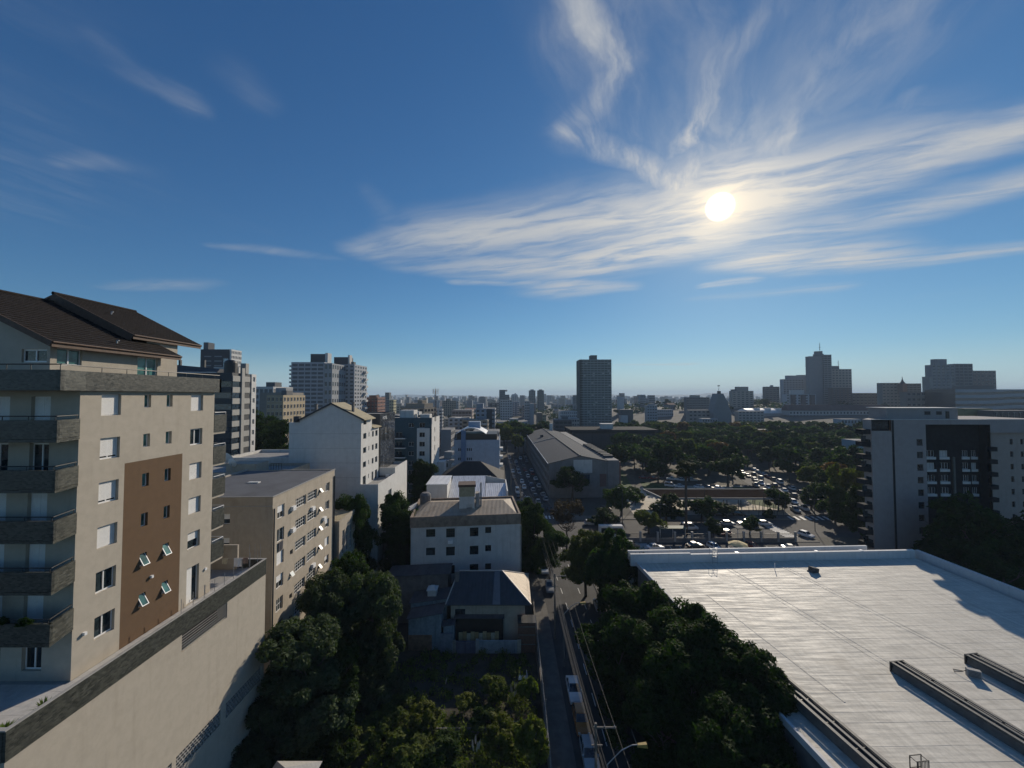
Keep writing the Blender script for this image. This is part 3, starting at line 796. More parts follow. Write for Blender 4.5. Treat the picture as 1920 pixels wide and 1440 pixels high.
def spiky(name, label, loc, n, ln, seed, m):
    rnd = random.Random(seed); mb = MB()
    for i in range(n):
        a = rnd.random() * 6.28; el = rnd.uniform(.5, 1.4); l = ln * rnd.uniform(.6, 1.0); w = .035
        d = Vector((math.cos(a) * math.cos(el), math.sin(a) * math.cos(el), math.sin(el))); s = Vector((-math.sin(a), math.cos(a), 0)) * w
        p0 = Vector((0, 0, 0)); p1 = d * l * .55; p2 = d * l + Vector((0, 0, -.12 * l))
        mb.poly([p0 - s, p0 + s, p1 + s * .9, p1 - s * .9]); mb.poly([p1 - s * .9, p1 + s * .9, p2])
    o = mb.build(name, m, None, loc); return tag(o, label, 'plant')
M_leaf_spike = leafmat('spiky_leaf', (.07, .12, .03), (.16, .20, .06), .3, 6)
spiky('spiky_plant', 'dark spiky plant behind the podium parapet, at its left end', (-25.35 - .35, 20.0, 21.9), 70, .75, 1, M_leaf_spike)
spiky('spiky_plant', 'bright green spiky plant behind the podium parapet, right of the dark one', (-25.4, 21.4, 21.9), 90, .85, 2, M_leaf_spike)
# ================================================================ buildings between the near block and the street
def from_right(xr, yr, w, rz): return (xr - w * math.cos(rz), yr - w * math.sin(rz))
def roof_tank(r, x, y, z, w=1.6, h=1.2, m=None, name='water_tank'):
    mb = MB(); mb.lathe((x, y, z), [(w * .42, 0), (w * .5, h * .1), (w * .5, h * .8), (w * .3, h), (0.01, h * 1.05)], 12); return mb.build(name, m or M_tank, r)
def pipe(r, pts, rad=.05, m=None, name='downpipe'):
    mb = MB(); mb.path(pts, rad, 6); return mb.build(name, m or M_dark, r)
M_tank = mat('blue_grey_tank', (.16, .22, .30), .6, .1)
def ac_unit(r, o, ang, m=None):
    key = 'ac_mesh'
    if key not in WIN:
        mb = MB(); mb.box(0, -.35, 0, .8, 0, .55); mb.lathe((.4, -.36, .28), [(.2, 0), (.2, .01)], 10); mb.box(.05, -.37, .05, .75, -.352, .10); mb.box(.05, -.37, .2, .75, -.352, .25); mb.box(.05, -.37, .35, .75, -.352, .40)
        WIN[key] = mb.mesh('air_conditioner', M_white_clean)
    return put('air_conditioner', WIN[key], r, o, ang)
def sash_out(r, o, ang, w, h, deg=32):
    key = ('sash', w, h)
    if key not in WIN:
        mb = MB(); mb.box(0, 0, -h, w, .04, 0); mb.poly([(.05, -.004, -h + .05), (w - .05, -.004, -h + .05), (w - .05, -.004, -.05), (.05, -.004, -.05)], 1)
        WIN[key] = mb.mesh('sash', [M_white_clean, M_frost])
    s = put('sash', WIN[key], r, o); s.rotation_euler = (R(-deg), 0, ang); return s
M_frost = mat('frosted_pane', (.55, .60, .58), .3, .05)

def build_beige_walkup():
    rz = R(2.0); c = from_right(-28.3, 45.9, 14, rz)
    b = Block('walk_up_block', 'beige walk-up block with flat grey roof and long barred windows, beside the podium', c, 14, 17.2, rz, 27.0)
    H = []
    col1 = ['half', 'grid21', 'shut', 'half', 'grid42']
    for i in range(6):
        z = 25.6 - 2.8 * i
        H.append((1.0, 2.55, z - 1.6, z, col1[min(i, 4)]))
        H.append((4.0, 4.7, z - 1.45, z - .85, 'bare'))
        for a in (5.2, 8.35): H.append((a, a + 2.75, z - 1.55, z - .25, 'grid53'))
        H.append((11.8, 12.45, z - 1.15, z - .45, 'bare'))
        H.append((13.9, 15.35, z - 1.5, z - .2, ['grid31', 'grid31', 'half', 'shut', 'half', 'half'][i]))
    fr = [(7.3, 9.1, 23.9 - 2.8 * i - .0, 25.1 - 2.8 * i, 'half') for i in range(5)]
    b.walls(M_stucco_far, {'right': H, 'front': fr}, .22, .12, .2, mroof=M_grey_roof)
    q = MB(); q.box(-.08, -.08, 27.0, 14.1, .05, 27.09); q.box(13.95, .052, 27.0, 14.1, 17.3, 27.09); q.box(-.08, .052, 27.0, .05, 17.3, 27.09); q.build('roof_edge', M_coping, b.r)
    for i in range(5):
        z = 25.6 - 2.8 * i
        if i < 2: ac_unit(b.r, (14.0, 3.95, z - 1.42), math.pi / 2)
        elif i == 3: sash_out(b.r, (14.02, 4.02, z - .86), math.pi / 2, .66, .6)
        sash_out(b.r, (14.02, 11.82, z - .46), math.pi / 2, .6, .7, 38)
    for k, (s, z) in enumerate(((9.2, 22.6), (12.9, 20.0), (9.6, 14.4))): ac_unit(b.r, (14.0, s, z), math.pi / 2)
    pipe(b.r, [(14.12, .15, 0), (14.12, .15, 25.6)], .09, M_dark); pipe(b.r, [(14.12, 16.9, 8), (14.12, 16.9, 26)], .11, M_dark)
    # cornice band on the dull front and roof fittings
    q = MB(); q.box(0, -.04, 25.9, 14, -.002, 26.0); q.build('string_course', M_coping, b.r)
    q = MB(); q.box(5.9, 1.6, 26.88, 6.7, 2.4, 27.8); q.tube((6.2, 2.2, 27.8), (6.2, 2.2, 29.3), .04, None, 6); q.build('chimney', M_stucco_far, b.r)
    q = MB(); q.box(5.9, 8, 26.885, 7.4, 8.6, 27.02); q.build('roof_hatch', M_white, b.r)
    # lower annex at its far end
    a = Block('brown_annex', 'low beige annex with tall louvred openings, at the far end of the walk-up block', from_right(-28.2, 63.5, 10, rz), 10, 7, rz, 18.5)
    a.walls(M_stucco_far, {'right': [(1.2 + 1.6 * k, 2.2 + 1.6 * k, 12.5, 16.5, 'grid23') for k in range(3)]}, .2, .1, .2, mroof=M_tan)
    # clothes on the window of the second floor
    q = MB()
    for x in (.0, .5): q.hexa([(0, x, -1.1), (.05, x, -1.1), (.05, x + .42, -1.05), (0, x + .42, -1.05)], [(.05, x, 0), (.1, x, 0), (.1, x + .42, 0), (.05, x + .42, 0)])
    p = Vector((c[0], c[1], 0)) + Matrix.Rotation(rz, 3, 'Z') @ Vector((14.05, 1.2, 21.2))
    o = q.build('hung_laundry', mat('dark_cloth', (.05, .055, .07), .9), None, p, rz); tag(o, 'dark clothes hanging out of the open window of the beige walk-up block', 'laundry')
build_beige_walkup()

def dish(loc, az, el, r, label):
    o = thing('satellite_dish', label, 'satellite dish', loc)
    mb = MB(); n = 20; prof = [(r * t, .28 * r * t * t) for t in (0.02, .3, .55, .8, 1.0)]
    mb.lathe((0, 0, 0), prof, n)
    d = mb.build('reflector', mat('dish_white', (.70, .70, .68), .5, .05), o, (0, 0, 1.1 + r)); d.rotation_euler = (R(90) - el, 0, az)
    q = MB(); q.tube((0, 0, 0), (0, 0, 1.1 + r * .9), .05, None, 6); q.build('mast', M_steel, o)
    q = MB(); q.tube((0, 0, .05), (0, 0, r * .9), .02, None, 5); q.lathe((0, 0, r * .9), [(.05, 0), (.06, .12), (.02, .15)], 8)
    f = q.build('feed_arm', M_steel, o, (0, 0, 1.1 + r)); f.rotation_euler = (R(90) - el, 0, az)
    return o
def build_low_roofs():
    b = Block('low_flat_building', 'low flat-roofed tan building with rooftop dishes, behind the beige walk-up block', (-62, 63.5), 24, 9, R(2), 26.3)
    b.walls(M_stucco_far, {}, .2, .5, .25, mroof=M_conc)
    q = MB(); q.box(14, 1, 25.8, 19, 4.5, 27.5); q.build('stair_head', M_stucco_far, b.r)
    q = MB()
    for k in range(5): q.box(19.4 + k * .45, 4.4, 25.85, 19.46 + k * .45, 4.46, 27.0)
    q.box(19.4, 4.38, 26.95, 21.3, 4.42, 27.02); q.build('railing', M_timber, b.r)
    dish((-48.3, 65.5, 25.8), R(160), R(28), 1.25, 'large white satellite dish on the tan roof behind the beige walk-up block')
    dish((-46.9, 64.6, 25.8), R(170), R(20), .8, 'small white satellite dish just right of the large one')
    b = Block('grey_parapet_building', 'flat roof behind a blank grey parapet, left of the white gabled block', (-58, 78), 13.5, 12, R(2), 26.5)
    b.walls(M_offwhite, {'front': grid_holes([2, 5.2, 9], 1.4, [20], 1.3)}, .2, .6, .25, mroof=M_conc)
build_low_roofs()

def build_white_gable():
    X, Y = -44.5, 77.0
    r = thing('gabled_block', 'white block with a blank gable end, tan roof and sunlit side windows', 'building', (X, Y, 0))
    xr = 14.4; ya, yb = 5.8, 10.2
    mb = MB()
    mb.poly([(0, 0, 0), (xr, 0, 0), (xr, 0, 34.45), (8.4, 0, 37.45), (1.8, 0, 34.0), (1.8, 0, 33.7), (0, 0, 33.7)])
    mb.poly([(xr, ya, 32), (xr, ya, 34.45), (8.4, ya, 37.45), (1.8, ya, 34.0), (1.8, ya, 32)])
    h1, h2 = [], []
    for i in range(5):
        z = 34.25 - 2.9 * i
        h1.append((1.1, 2.75, z - 1.15, z, 'grid21')) if i < 4 else h1.append((1.1, 2.75, z - 1.9, z, 'grid21'))
        if i: h1.append((4.0, 4.45, z - .95, z, 'bare'))
        if i: h2.append((.2, 1.25, z - 1.2 if i < 4 else z - 1.9, z, 'grid21')); h2.append((2.2, 3.6, z - 1.25 if i < 4 else z - 2.0, z, 'grid21'))
    wall_holes(mb, (xr, 0), (0, 1), (1, 0), ya, 0, 34.45, [q[:4] for q in h1], .22)
    wall_holes(mb, (xr, ya), (0, 1), (1, 0), yb - ya, 0, 32.0, [q[:4] for q in h2], .22)
    mb.poly([(0, 0, 0), (0, 0, 33.7), (0, yb, 33.7), (0, yb, 0)]); mb.poly([(0, yb, 0), (0, yb, 32), (xr, yb, 32), (xr, yb, 0)])
    mb.build('wall', M_white, r)
    for hs, yy in ((h1, 0), (h2, ya)):
        for q in hs: put('window', win_mesh(q[1] - q[0], q[3] - q[2], q[4], (M_dark, M_glass)), r, (xr - .18, yy + q[0], q[2]), math.pi / 2)
    ro = MB()
    for (xe, ze) in ((xr + .7, 34.1), (1.6, 33.9)):
        ro.hexa([(8.4, -.25, 37.47), (xe, -.25, ze), (xe, ya + .3, ze), (8.4, ya + .3, 37.47)], [(8.4, -.25, 37.62), (xe, -.25, ze + .15), (xe, ya + .3, ze + .15), (8.4, ya + .3, 37.62)])
    ro.hexa([(8.4, ya + .31, 33.9), (xr + .5, ya + .31, 32.0), (xr + .5, yb + .3, 32.0), (8.4, yb + .3, 33.9)], [(8.4, ya + .31, 34.05), (xr + .5, ya + .31, 32.15), (xr + .5, yb + .3, 32.15), (8.4, yb + .3, 34.05)])
    ro.build('roof', M_tan, r)
    q = MB(); q.hexa([(8.4, -.3, 37.3), (xr + .75, -.3, 33.93), (xr + .75, -.26, 33.93), (8.4, -.26, 37.3)], [(8.4, -.3, 37.66), (xr + .75, -.3, 34.28), (xr + .75, -.26, 34.28), (8.4, -.26, 37.66)])
    q.hexa([(8.4, -.3, 37.3), (1.5, -.3, 33.7), (1.5, -.26, 33.7), (8.4, -.26, 37.3)], [(8.4, -.3, 37.66), (1.5, -.3, 34.05), (1.5, -.26, 34.05), (8.4, -.26, 37.66)])
    q.build('verge', M_dark, r)
    for x, y, z in ((4.6, .8, 35.2), (11.8, 1.5, 35.6)):
        q = MB(); q.box(x, y, z, x + .45, y + .45, z + 2.0); q.box(x - .06, y - .06, z + 2.0, x + .51, y + .51, z + 2.15); q.build('chimney', M_conc_d, r)
    q = MB()
    for z in (31.4, 28.5, 25.6, 22.7): q.box(.02, -.014, z, xr - .02, -.002, z + .05)
    q.build('floor_joint', M_coping, r)
    q = MB(); q.box(1.0, -.3, 33.72, 2.1, .6, 34.9); q.tube((1.4, .2, 34.9), (1.4, .2, 35.6), .04, None, 5); q.build('roof_plant', M_dark, r)
    # its lower wing with a terrace
    mb = MB(); H = 21.4; xw = 17.9
    mb.poly([(xr, -.004, 0), (xw, -.004, 0), (xw, -.004, H), (xr, -.004, H)])
    wall_holes(mb, (xw, 0), (0, 1), (1, 0), 21, 0, H, [(6.2, 8.6, 14.5, 18.6)], .3)
    mb.box(xw - .2, 0, H - .9, xw - .003, 11, H); mb.box(xr + .002, 0, H - .9, xw - .2, .2, H)
    mb.poly([(xr, 21, 0), (xw, 21, 0), (xw, 21, H + 1), (xr, 21, H + 1)])
    mb.box(xw - .22, 11, H + .002, xw, 21, H + 1.3); mb.box(xr, 10.9, H - .5, xw - .223, 11.1, H + 1.3)
    mb.build('wing_wall', M_white, r)
    q = MB(); q.box(xw - .5, 6.2, 14.5, xw - .32, 8.6, 18.6); q.build('roller_door', M_steel, r)
    q = MB(); q.poly([(xr, .2, H - .75), (xw - .2, .2, H - .75), (xw - .2, 11, H - .75), (xr, 11, H - .75)]); q.poly([(xr, 11.1, H + .4), (xw - .2, 11.1, H + .4), (xw - .2, 21, H + .4), (xr, 21, H + .4)]); q.build('terrace', M_conc, r)
    ac_unit(r, (xr + 1.6, 10.6, H - .7), 0)
    # dark glazed office block behind
    b = Block('glazed_office', 'slim office block with a dark grey glass curtain wall, right behind the white gabled block', (X + 2, Y + 11), 12.4, 11, 0, 34.9)
    b.walls(M_dark, {}, .1, .3, .2, mroof=M_conc)
    for i in range(8):
        for j in range(7):
            q = ('cw', 1)
            if q not in WIN:
                m_ = MB(); m_.box(0, -.03, 0, 1.42, 0, 1.58); WIN[q] = m_.mesh('glass_panel', glass('grey_curtain_glass', (.055, .06, .065), .1, .7))
            z = 21.9 + 1.62 * i
            if i == 5 and j == 2: 
                o = put('glass_panel', WIN[q], b.r, (12.43, .3 + 1.5 * j, z + 1.5)); o.rotation_euler = (R(-28), 0, math.pi / 2); o.data = WIN[q]; o.location.z = z; continue
            put('glass_panel', WIN[q], b.r, (12.43, .3 + 1.5 * j, z), math.pi / 2)
    o = text_sign('HOTEL', b.r, (12.46, 1.6, 33.5), math.pi / 2, 1.0, M_white_clean, 'sign_letters')

def text_sign(txt, parent, loc, ang, size, m, name='lettering'):
    """raised letters as a mesh"""
    cu = bpy.data.curves.new(name, 'FONT'); cu.body = txt; cu.size = size; cu.extrude = .03
    tmp = bpy.data.objects.new('tmp', cu); COL.objects.link(tmp)
    dg = bpy.context.evaluated_depsgraph_get(); me = bpy.data.meshes.new_from_object(tmp.evaluated_get(dg)); me.name = name
    bpy.data.objects.remove(tmp); bpy.data.curves.remove(cu)
    me.materials.clear(); me.materials.append(m)
    o = put(name, me, parent, loc); o.rotation_euler = (R(90), 0, ang); return o
build_white_gable()

def build_teal_block():
    M_teal = mat('dark_teal_paint', (.035, .075, .095), .7, .1)
    c = (-40.5, 119.0); w = 15.7
    b = Block('teal_apartment_block', 'dark teal apartment block with white sunlit side and stacked balconies', c, w, 13.5, R(.5), 32.2)
    fr = []
    for i in range(8):
        z = 30.6 - 2.9 * i
        fr.append((11.9, 13.6, z - 1.5, z, 'grid21')); fr.append((8.6, 10.2, z - 1.4, z - .1, 'grid21')) if i != 1 else None
        if i > 0: fr.append((4.6, 6.6, z - 2.1, z, 'grid21')); fr.append((.8, 3.0, z - 2.1, z, 'grid21'))
    rt = [(4.6, 5.6, 27.2 - 2.9 * i, 28.9 - 2.9 * i, 'bare') for i in range(7)]
    b.walls(M_teal, {'front': [q for q in fr if q]}, .25, .5, .2, mroof=M_conc, faces=('front', 'left', 'back'))
    q = MB(); wall_holes(q, (w, 0), (0, 1), (1, 0), 13.5, 0, 32.2, [z[:4] for z in rt], .2); q.build('wall', M_white, b.r)['label'] = 'white side wall'
    for z in rt: b.window('right', z)
    q = MB(); q.box(11.2, -.12, 0, 14.4, -.004, 26.9); 
    # pale bay framing the right hand windows
    q = MB(); hs = [(.7, 2.4, 29.1 - 2.9 * i, 30.6 - 2.9 * i) for i in range(1, 9)]
    wall_holes(q, (11.2, -.15), (1, 0), (0, -1), 3.9, 0, 29.0, hs, .14); q.poly([(15.1, -.15, 0), (15.1, 0, 0), (15.1, 0, 29), (15.1, -.15, 29)]); q.poly([(11.2, 0, 0), (11.2, -.15, 0), (11.2, -.15, 29), (11.2, 0, 29)]); q.poly([(11.2, -.15, 29), (15.1, -.15, 29), (15.1, 0, 29), (11.2, 0, 29)])
    q.build('bay', M_white, b.r)
    for i in range(1, 8):
        z = 31.1 - 2.9 * i - 2.45
        q = MB(); q.box(-.2, -1.5, z, 7.9, -.003, z + .16); q.box(-.2, -1.5, z + .16, 7.9, -1.42, z + .30, 1)
        bo = q.build('balcony', [M_white, M_white_clean], b.r)
        q = MB(); q.box(-.15, -1.46, z + .31, 7.8, -1.44, z + 1.1); q.build('balustrade', M_glass_b, bo)
    q = MB(); q.box(5, 3, 31.7, 9.4, 8, 34.4); q.box(9.6, 4, 31.7, 10.2, 5, 33.2); q.build('stair_head', M_offwhite, b.r)
    q = MB(); q.box(11, 5, 31.7, 14, 9, 33.0); q.build('stair_head', M_offwhite, b.r)
    q = MB(); q.box(w + .01, 9, 0, w + 2.4, 13.4, 17); q.build('side_wing', M_white, b.r)
    # lattice mast on the roof
    t = thing('lattice_mast', 'slim lattice antenna mast rising beside the teal block', 'antenna mast', (-24.3, 121.0, 31.0))
    q = MB(); h = 9.5; a = .45
    for (x, y) in ((0, 0), (a, 0), (a / 2, a * .87)): q.tube((x, y, 0), (x, y, h), .05, None, 5)
    for k in range(12):
        z0, z1 = h * k / 12, h * (k + 1) / 12
        P = [(0, 0), (a, 0), (a / 2, a * .87)]
        for i in range(3): q.tube((*P[i], z0), (*P[(i + 1) % 3], z1), .025, None, 4); q.tube((*P[i], z0), (*P[(i + 1) % 3], z0), .02, None, 4)
    q.build('lattice', mat('mast_paint', (.16, .13, .12), .6), t)
    for k in range(4):
        an = k * 1.57; q = MB(); q.box(-.12, -.08, 0, .12, .08, 1.6); q.build('antenna_panel', M_offwhite, t, (a / 2 + .75 * math.cos(an), .2 + .75 * math.sin(an), h - .9), an)
    q = MB(); q.lathe((a / 2, .2, h), [(.9, -.05), (.9, .0)], 10); q.tube((a / 2, .2, h), (a / 2, .2, h + 1.2), .03, None, 5); q.build('head_frame', M_steel, t)
build_teal_block()

def build_dark_glass_corner():
    """the dark block with grey bands whose round turret stands out above the near roof parapet"""
    xr, y = -72.6, 99.7
    M_band = mat('sunlit_spandrel', (.33, .325, .30), .7, .08); M_band_shade = mat('shaded_spandrel', (.032, .037, .042), .6, .1)  # one spandrel in two tones: sun and shade coloured in by face
    b = Block('banded_block', 'dark glazed block with grey bands and a round turret, behind the near block', (xr - 20, y), 20, 6.7, 0, 45)
    b.walls(M_band_shade, {}, .1, .2, .2, mroof=M_dark)
    for i in range(14):
        z = 41.3 - 2.95 * i
        if z < 4: break
        for fc in ('front', 'right'):
            o, a, ux, n, W = face_frame(20, 6.7, fc)
            q = MB(); q.box(.05, -.10, 0, (W if fc == 'front' else 3.0) - .05, -.004, 1.45, 0); q.build('window_band', M_glass_b, b.r, (o[0], o[1], z), a)
            q = MB(); q.box(.0, -.22, 1.46, (W - .02 if fc == 'front' else 3.0), -.004, 2.93, 0); p = q.build('spandrel', M_band_shade if fc == 'front' else M_band, b.r, (o[0], o[1], z), a)
        put('window', win_mesh(2.4, 1.45, 'grid31', (M_dark, M_glass_b)), b.r, (20.012, 4.15, z), math.pi / 2)
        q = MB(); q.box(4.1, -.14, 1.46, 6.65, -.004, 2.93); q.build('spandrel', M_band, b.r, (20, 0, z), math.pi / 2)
    q = MB(); q.box(20.002, 3.02, 0, 20.45, 4.08, 46.4); q.build('pilaster', M_band, b.r)
    t = MB(); t.lathe((18.5, 1.5, 45), [(1.5, 0), (1.5, 2.6), (1.25, 3.1), (.7, 3.4), (.05, 3.5)], 20); t.build('turret', M_black, b.r)
    q = MB(); q.box(18.8, 4.6, 45, 20.3, 5.8, 47.8); q.build('chimney', M_band, b.r)
    q = MB(); q.hexa([(-4, .5, 45), (15.5, .5, 45), (15.5, 8, 45), (-4, 8, 45)], [(-1, 3, 47.6), (14.5, 3, 46.2), (14.5, 5, 46.2), (-1, 5, 47.6)]); q.build('roof', M_dark, b.r)
    for x in (3.0, 9.5): 
        q = MB(); q.box(x, 3.4, 46, x + .5, 3.9, 48.6); q.build('flue', M_black, b.r)
    q = MB(); q.box(0, -.35, 45.0, 16, -.1, 45.15); q.build('roof_edge', M_white_clean, b.r)
    # white sliver with sunlit side windows just behind it
    xs, ys = -72.4, 106.9
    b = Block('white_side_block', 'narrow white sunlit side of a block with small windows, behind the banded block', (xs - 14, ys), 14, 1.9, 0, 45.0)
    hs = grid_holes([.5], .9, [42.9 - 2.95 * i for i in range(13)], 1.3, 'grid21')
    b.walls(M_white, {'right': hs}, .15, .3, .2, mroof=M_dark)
    q = MB(); q.box(3, .4, 45.0, 10, 1.6, 47.0); q.build('stair_head', M_offwhite, b.r)
build_dark_glass_corner()
# ================================================================ white flats, hip roofed house and sheds on the left of the street
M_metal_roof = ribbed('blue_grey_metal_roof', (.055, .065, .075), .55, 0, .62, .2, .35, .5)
M_metal_roof_lit = ribbed('sunlit_tan_metal_roof', (.34, .28, .21), .5, 1, .55, .1, .45, .5)  # same roof's street slope, with the sunlight put into its colour
M_shed_roof = ribbed('old_shed_roof', (.10, .10, .105), .4, 0, .7, 0, .5, .5)
M_white_metal = ribbed('white_metal_roof', (.70, .71, .72), .45, 0, .45, .0, .15, .5)
M_tile_brown = ribbed('brown_band_tile', (.25, .20, .155), .5, 0, .85, 0, .6, .15, .2)
def build_white_flats():
    rz = R(6.5); L = 18.3
    b = Block('white_flats', 'white four-storey flats with a brown roof band and dark square windows, by the street', (-18.65, 71.6), L, 11.5, rz, 17.1, -4.3)
    b.r.scale = (1.11,) * 3
    hs = []
    for i in range(5):
        z = 17.1 - 3.05 * i
        for a, w, h in ((2.5, 1.5, 1.3), (5.8, 1.45, 1.5), (9.75, 1.45, 1.5), (12.35, 1.0, 1.05)):
            hs.append((a, a + w, z - h, z - .0 if i else z - .001, 'grid44' if i == 0 and w > 1.2 else 'bare', None, M_black))
    hs = [(a, b_, c - .35, d - .35, st, g, f) for a, b_, c, d, st, g, f in hs]
    b.walls(M_offwhite, {'front': hs}, .22, 0, .2, top=17.1)
    for s, z in ((6.1, 14.3),): ac_unit(b.r, (s, 0, z), 0)
    q = MB(); q.box(-.12, -.12, 17.102, L + .12, .2, 18.85); q.box(-.12, .203, 17.102, .2, 11.6, 18.85); q.box(L - .2, .203, 17.102, L + .12, 11.6, 18.85); q.box(.203, 11.3, 17.102, L - .203, 11.6, 18.85)
    q.build('roof_band', M_tile_brown, b.r)
    q = MB()                                                              # low hipped sheet roof behind the band
    q.poly([(.2, .2, 18.45), (L - .2, .2, 18.45), (L - 2.4, 5.6, 19.75), (2.6, 5.6, 19.75)]); q.poly([(L - .2, .2, 18.45), (L - .2, 11.3, 18.45), (L - 2.4, 5.6, 19.75)])
    q.poly([(.2, 11.3, 18.45), (.2, .2, 18.45), (2.6, 5.6, 19.75)]); q.poly([(L - .2, 11.3, 18.45), (.2, 11.3, 18.45), (2.6, 5.6, 19.75), (L - 2.4, 5.6, 19.75)])
    q.build('roof', ribbed('tan_sheet_roof', (.36, .30, .23), .8, 0, .7, 0, .45, .3), b.r)
    q = MB(); wall_holes(q, (7.9, 3.0), (1, 0), (0, -1), 2.7, 18.2, 22.2, [(1.3, 2.3, 18.9, 19.8)], .25); q.box(7.9, 3.3, 18.2, 10.6, 5.6, 22.2); q.poly([(7.9, 3, 18.2), (7.9, 3.3, 18.2), (7.9, 3.3, 22.2), (7.9, 3, 22.2)]); q.poly([(10.6, 3.3, 18.2), (10.6, 3, 18.2), (10.6, 3, 22.2), (10.6, 3.3, 22.2)]); q.build('tank_house', M_offwhite, b.r)
    q = MB(); q.box(7.85, 2.95, 21.2, 10.65, 5.65, 22.9); q.build('tank_house_band', M_tan, b.r)
    q = MB(); q.box(7.7, 2.8, 22.902, 10.8, 5.8, 23.3); q.build('tank_house_cap', M_timber, b.r)
    q = MB(); q.box(10.75, 3.4, 18.4, 11.5, 5.0, 21.6); q.box(11.6, 3.6, 18.4, 11.85, 4.2, 23.4); q.build('chimney', M_conc, b.r)
    q = MB(); q.lathe((1.5, 8.3, 18.4), [(1.0, 0), (1.05, 2.0), (.7, 2.4), (.02, 2.5)], 12); q.build('water_tank', M_conc_d, b.r)
    for x in (.1, L + .12): pipe(b.r, [(x, -.1, 0), (x, -.1, 17)], .06, M_offwhite)
build_white_flats()

def build_hip_house():
    r = thing('hip_roofed_house', 'old cream house with a blue-grey metal hip roof, its street side coloured sunlit tan', 'house', (-10.5, 61.7, -4.2))
    r.scale = (1.092,) * 3
    W, D = 12.4, 9.5; e = 9.4; rd = 12.0
    mb = MB()
    wall_holes(mb, (.7, .5), (1, 0), (0, -1), W - 1.6, 0, e, [(.6, 2.1, 7.3, 8.5)], .15)
    wall_holes(mb, (W - .9, .5), (0, 1), (1, 0), D - 1, 0, e, [(1.5, 2.7, 5.2, 7.6), (4.5, 5.7, 6, 8)], .15)
    mb.poly([(.7, D - .5, 0), (.7, .5, 0), (.7, .5, e), (.7, D - .5, e)]); mb.poly([(W - .9, D - .5, 0), (.7, D - .5, 0), (.7, D - .5, e), (W - .9, D - .5, e)])
    mb.build('wall', mat('cream_wall', (.44, .40, .32), .9, .08, 1, .1, streak=.55, stain=.45), r)
    put('window', win_mesh(1.5, 1.2, 'grid21', (M_dark, M_glass)), r, (1.3, .62, 7.3)); put('window', win_mesh(1.2, 2.4, 'grid22', (M_dark, M_glass)), r, (W - 1.02, 2.0, 5.2), math.pi / 2); put('window', win_mesh(1.2, 2.0, 'grid22', (M_dark, M_glass)), r, (W - 1.02, 5.0, 6), math.pi / 2)
    A, B, C_, D_ = (0, 0, e), (W, 0, e), (W, D, e), (0, D, e); R1, R2 = (1.2, D * .52, rd), (W - 4.3, D * .52, rd)
    q = MB(); q.poly([A, B, R2, R1]); q.poly([D_, A, R1]); q.poly([C_, D_, R1, R2]); q.poly([(p[0], p[1], p[2] - .12) for p in (D_, C_, B, A)])
    for p, s_ in ((A, B), (B, C_), (C_, D_), (D_, A)): q.poly([(p[0], p[1], p[2] - .12), (s_[0], s_[1], s_[2] - .12), s_, p])
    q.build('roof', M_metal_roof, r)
    q = MB(); q.poly([(B[0], B[1], B[2] + .004), (C_[0], C_[1], C_[2] + .004), (R2[0], R2[1], R2[2] + .004)]); q.build('roof', M_metal_roof_lit, r)['label'] = 'street side of the roof, coloured tan as if sunlit'
    q = MB()
    for p, s_ in ((R1, R2), (R2, B), (R2, C_), (R1, A), (R1, D_)): q.tube((p[0], p[1], p[2] + .02), (s_[0], s_[1], s_[2] + .02), .09, None, 6)
    q.build('ridge_cap', mat('ridge_metal', (.50, .46, .40), .45, .1), r)
    q = MB(); q.poly([(6.8, -.02, e + .03), (7.9, -.02, e + .03), (7.7, D * .51, rd + .02), (6.9, D * .51, rd + .02)]); q.build('roof_strip', mat('pale_roof_strip', (.13, .14, .15), .6, .1), r)
    q = MB(); q.box(.9, 3.2, 10.2, 1.5, 3.8, 12.6); q.build('chimney', M_conc_d, r)
    q = MB(); q.tube((0, -.06, e - .03), (W, -.06, e - .03), .07, None, 6); q.build('gutter', M_dark, r)
    # steps and porch toward the street
    q = MB()
    for k in range(6): q.box(W - .9, 1.2 + .35 * k, 0, W + .6, 1.55 + .35 * k, 5.0 - .5 * k)
    q.build('porch', M_conc, r)
build_hip_house()

def shed(name, label, x0, y0, x1, y1, hl, hr, mwall, mroof, front=None, z0=0.0):
    """lean-to with a sloping sheet roof; hl, hr: heights at its left and right end"""
    r = thing(name, label, 'shed', (x0, y0, z0)); w, d = x1 - x0, y1 - y0
    q = MB(); q.poly([(0, 0, 0), (w, 0, 0), (w, 0, hr), (0, 0, hl)]); q.poly([(w, 0, 0), (w, d, 0), (w, d, hr), (w, 0, hr)]); q.poly([(0, d, 0), (0, 0, 0), (0, 0, hl), (0, d, hl)]); q.poly([(w, d, 0), (0, d, 0), (0, d, hl), (w, d, hr)])
    q.build('wall', mwall, r)
    q = MB(); q.hexa([(-.3, -.3, hl + .02), (w + .2, -.3, hr + .02), (w + .2, d + .2, hr + .02), (-.3, d + .2, hl + .02)], [(-.3, -.3, hl + .08), (w + .2, -.3, hr + .08), (w + .2, d + .2, hr + .08), (-.3, d + .2, hl + .08)])
    q.build('roof', mroof, r)
    return r
M_bluewall = mat('weathered_blue_boards', (.22, .29, .33), .9, .15, 2, .1, streak=.7, stain=.5)
M_rustwall = mat('peeling_orange_plaster', (.26, .16, .10), .95, .25, 1.5, .2, stain=.6)
M_brick = mosaic('old_brick', (.20, .09, .055), (.13, .065, .045), .24, .08, .9, (.16, .15, .13), .2)
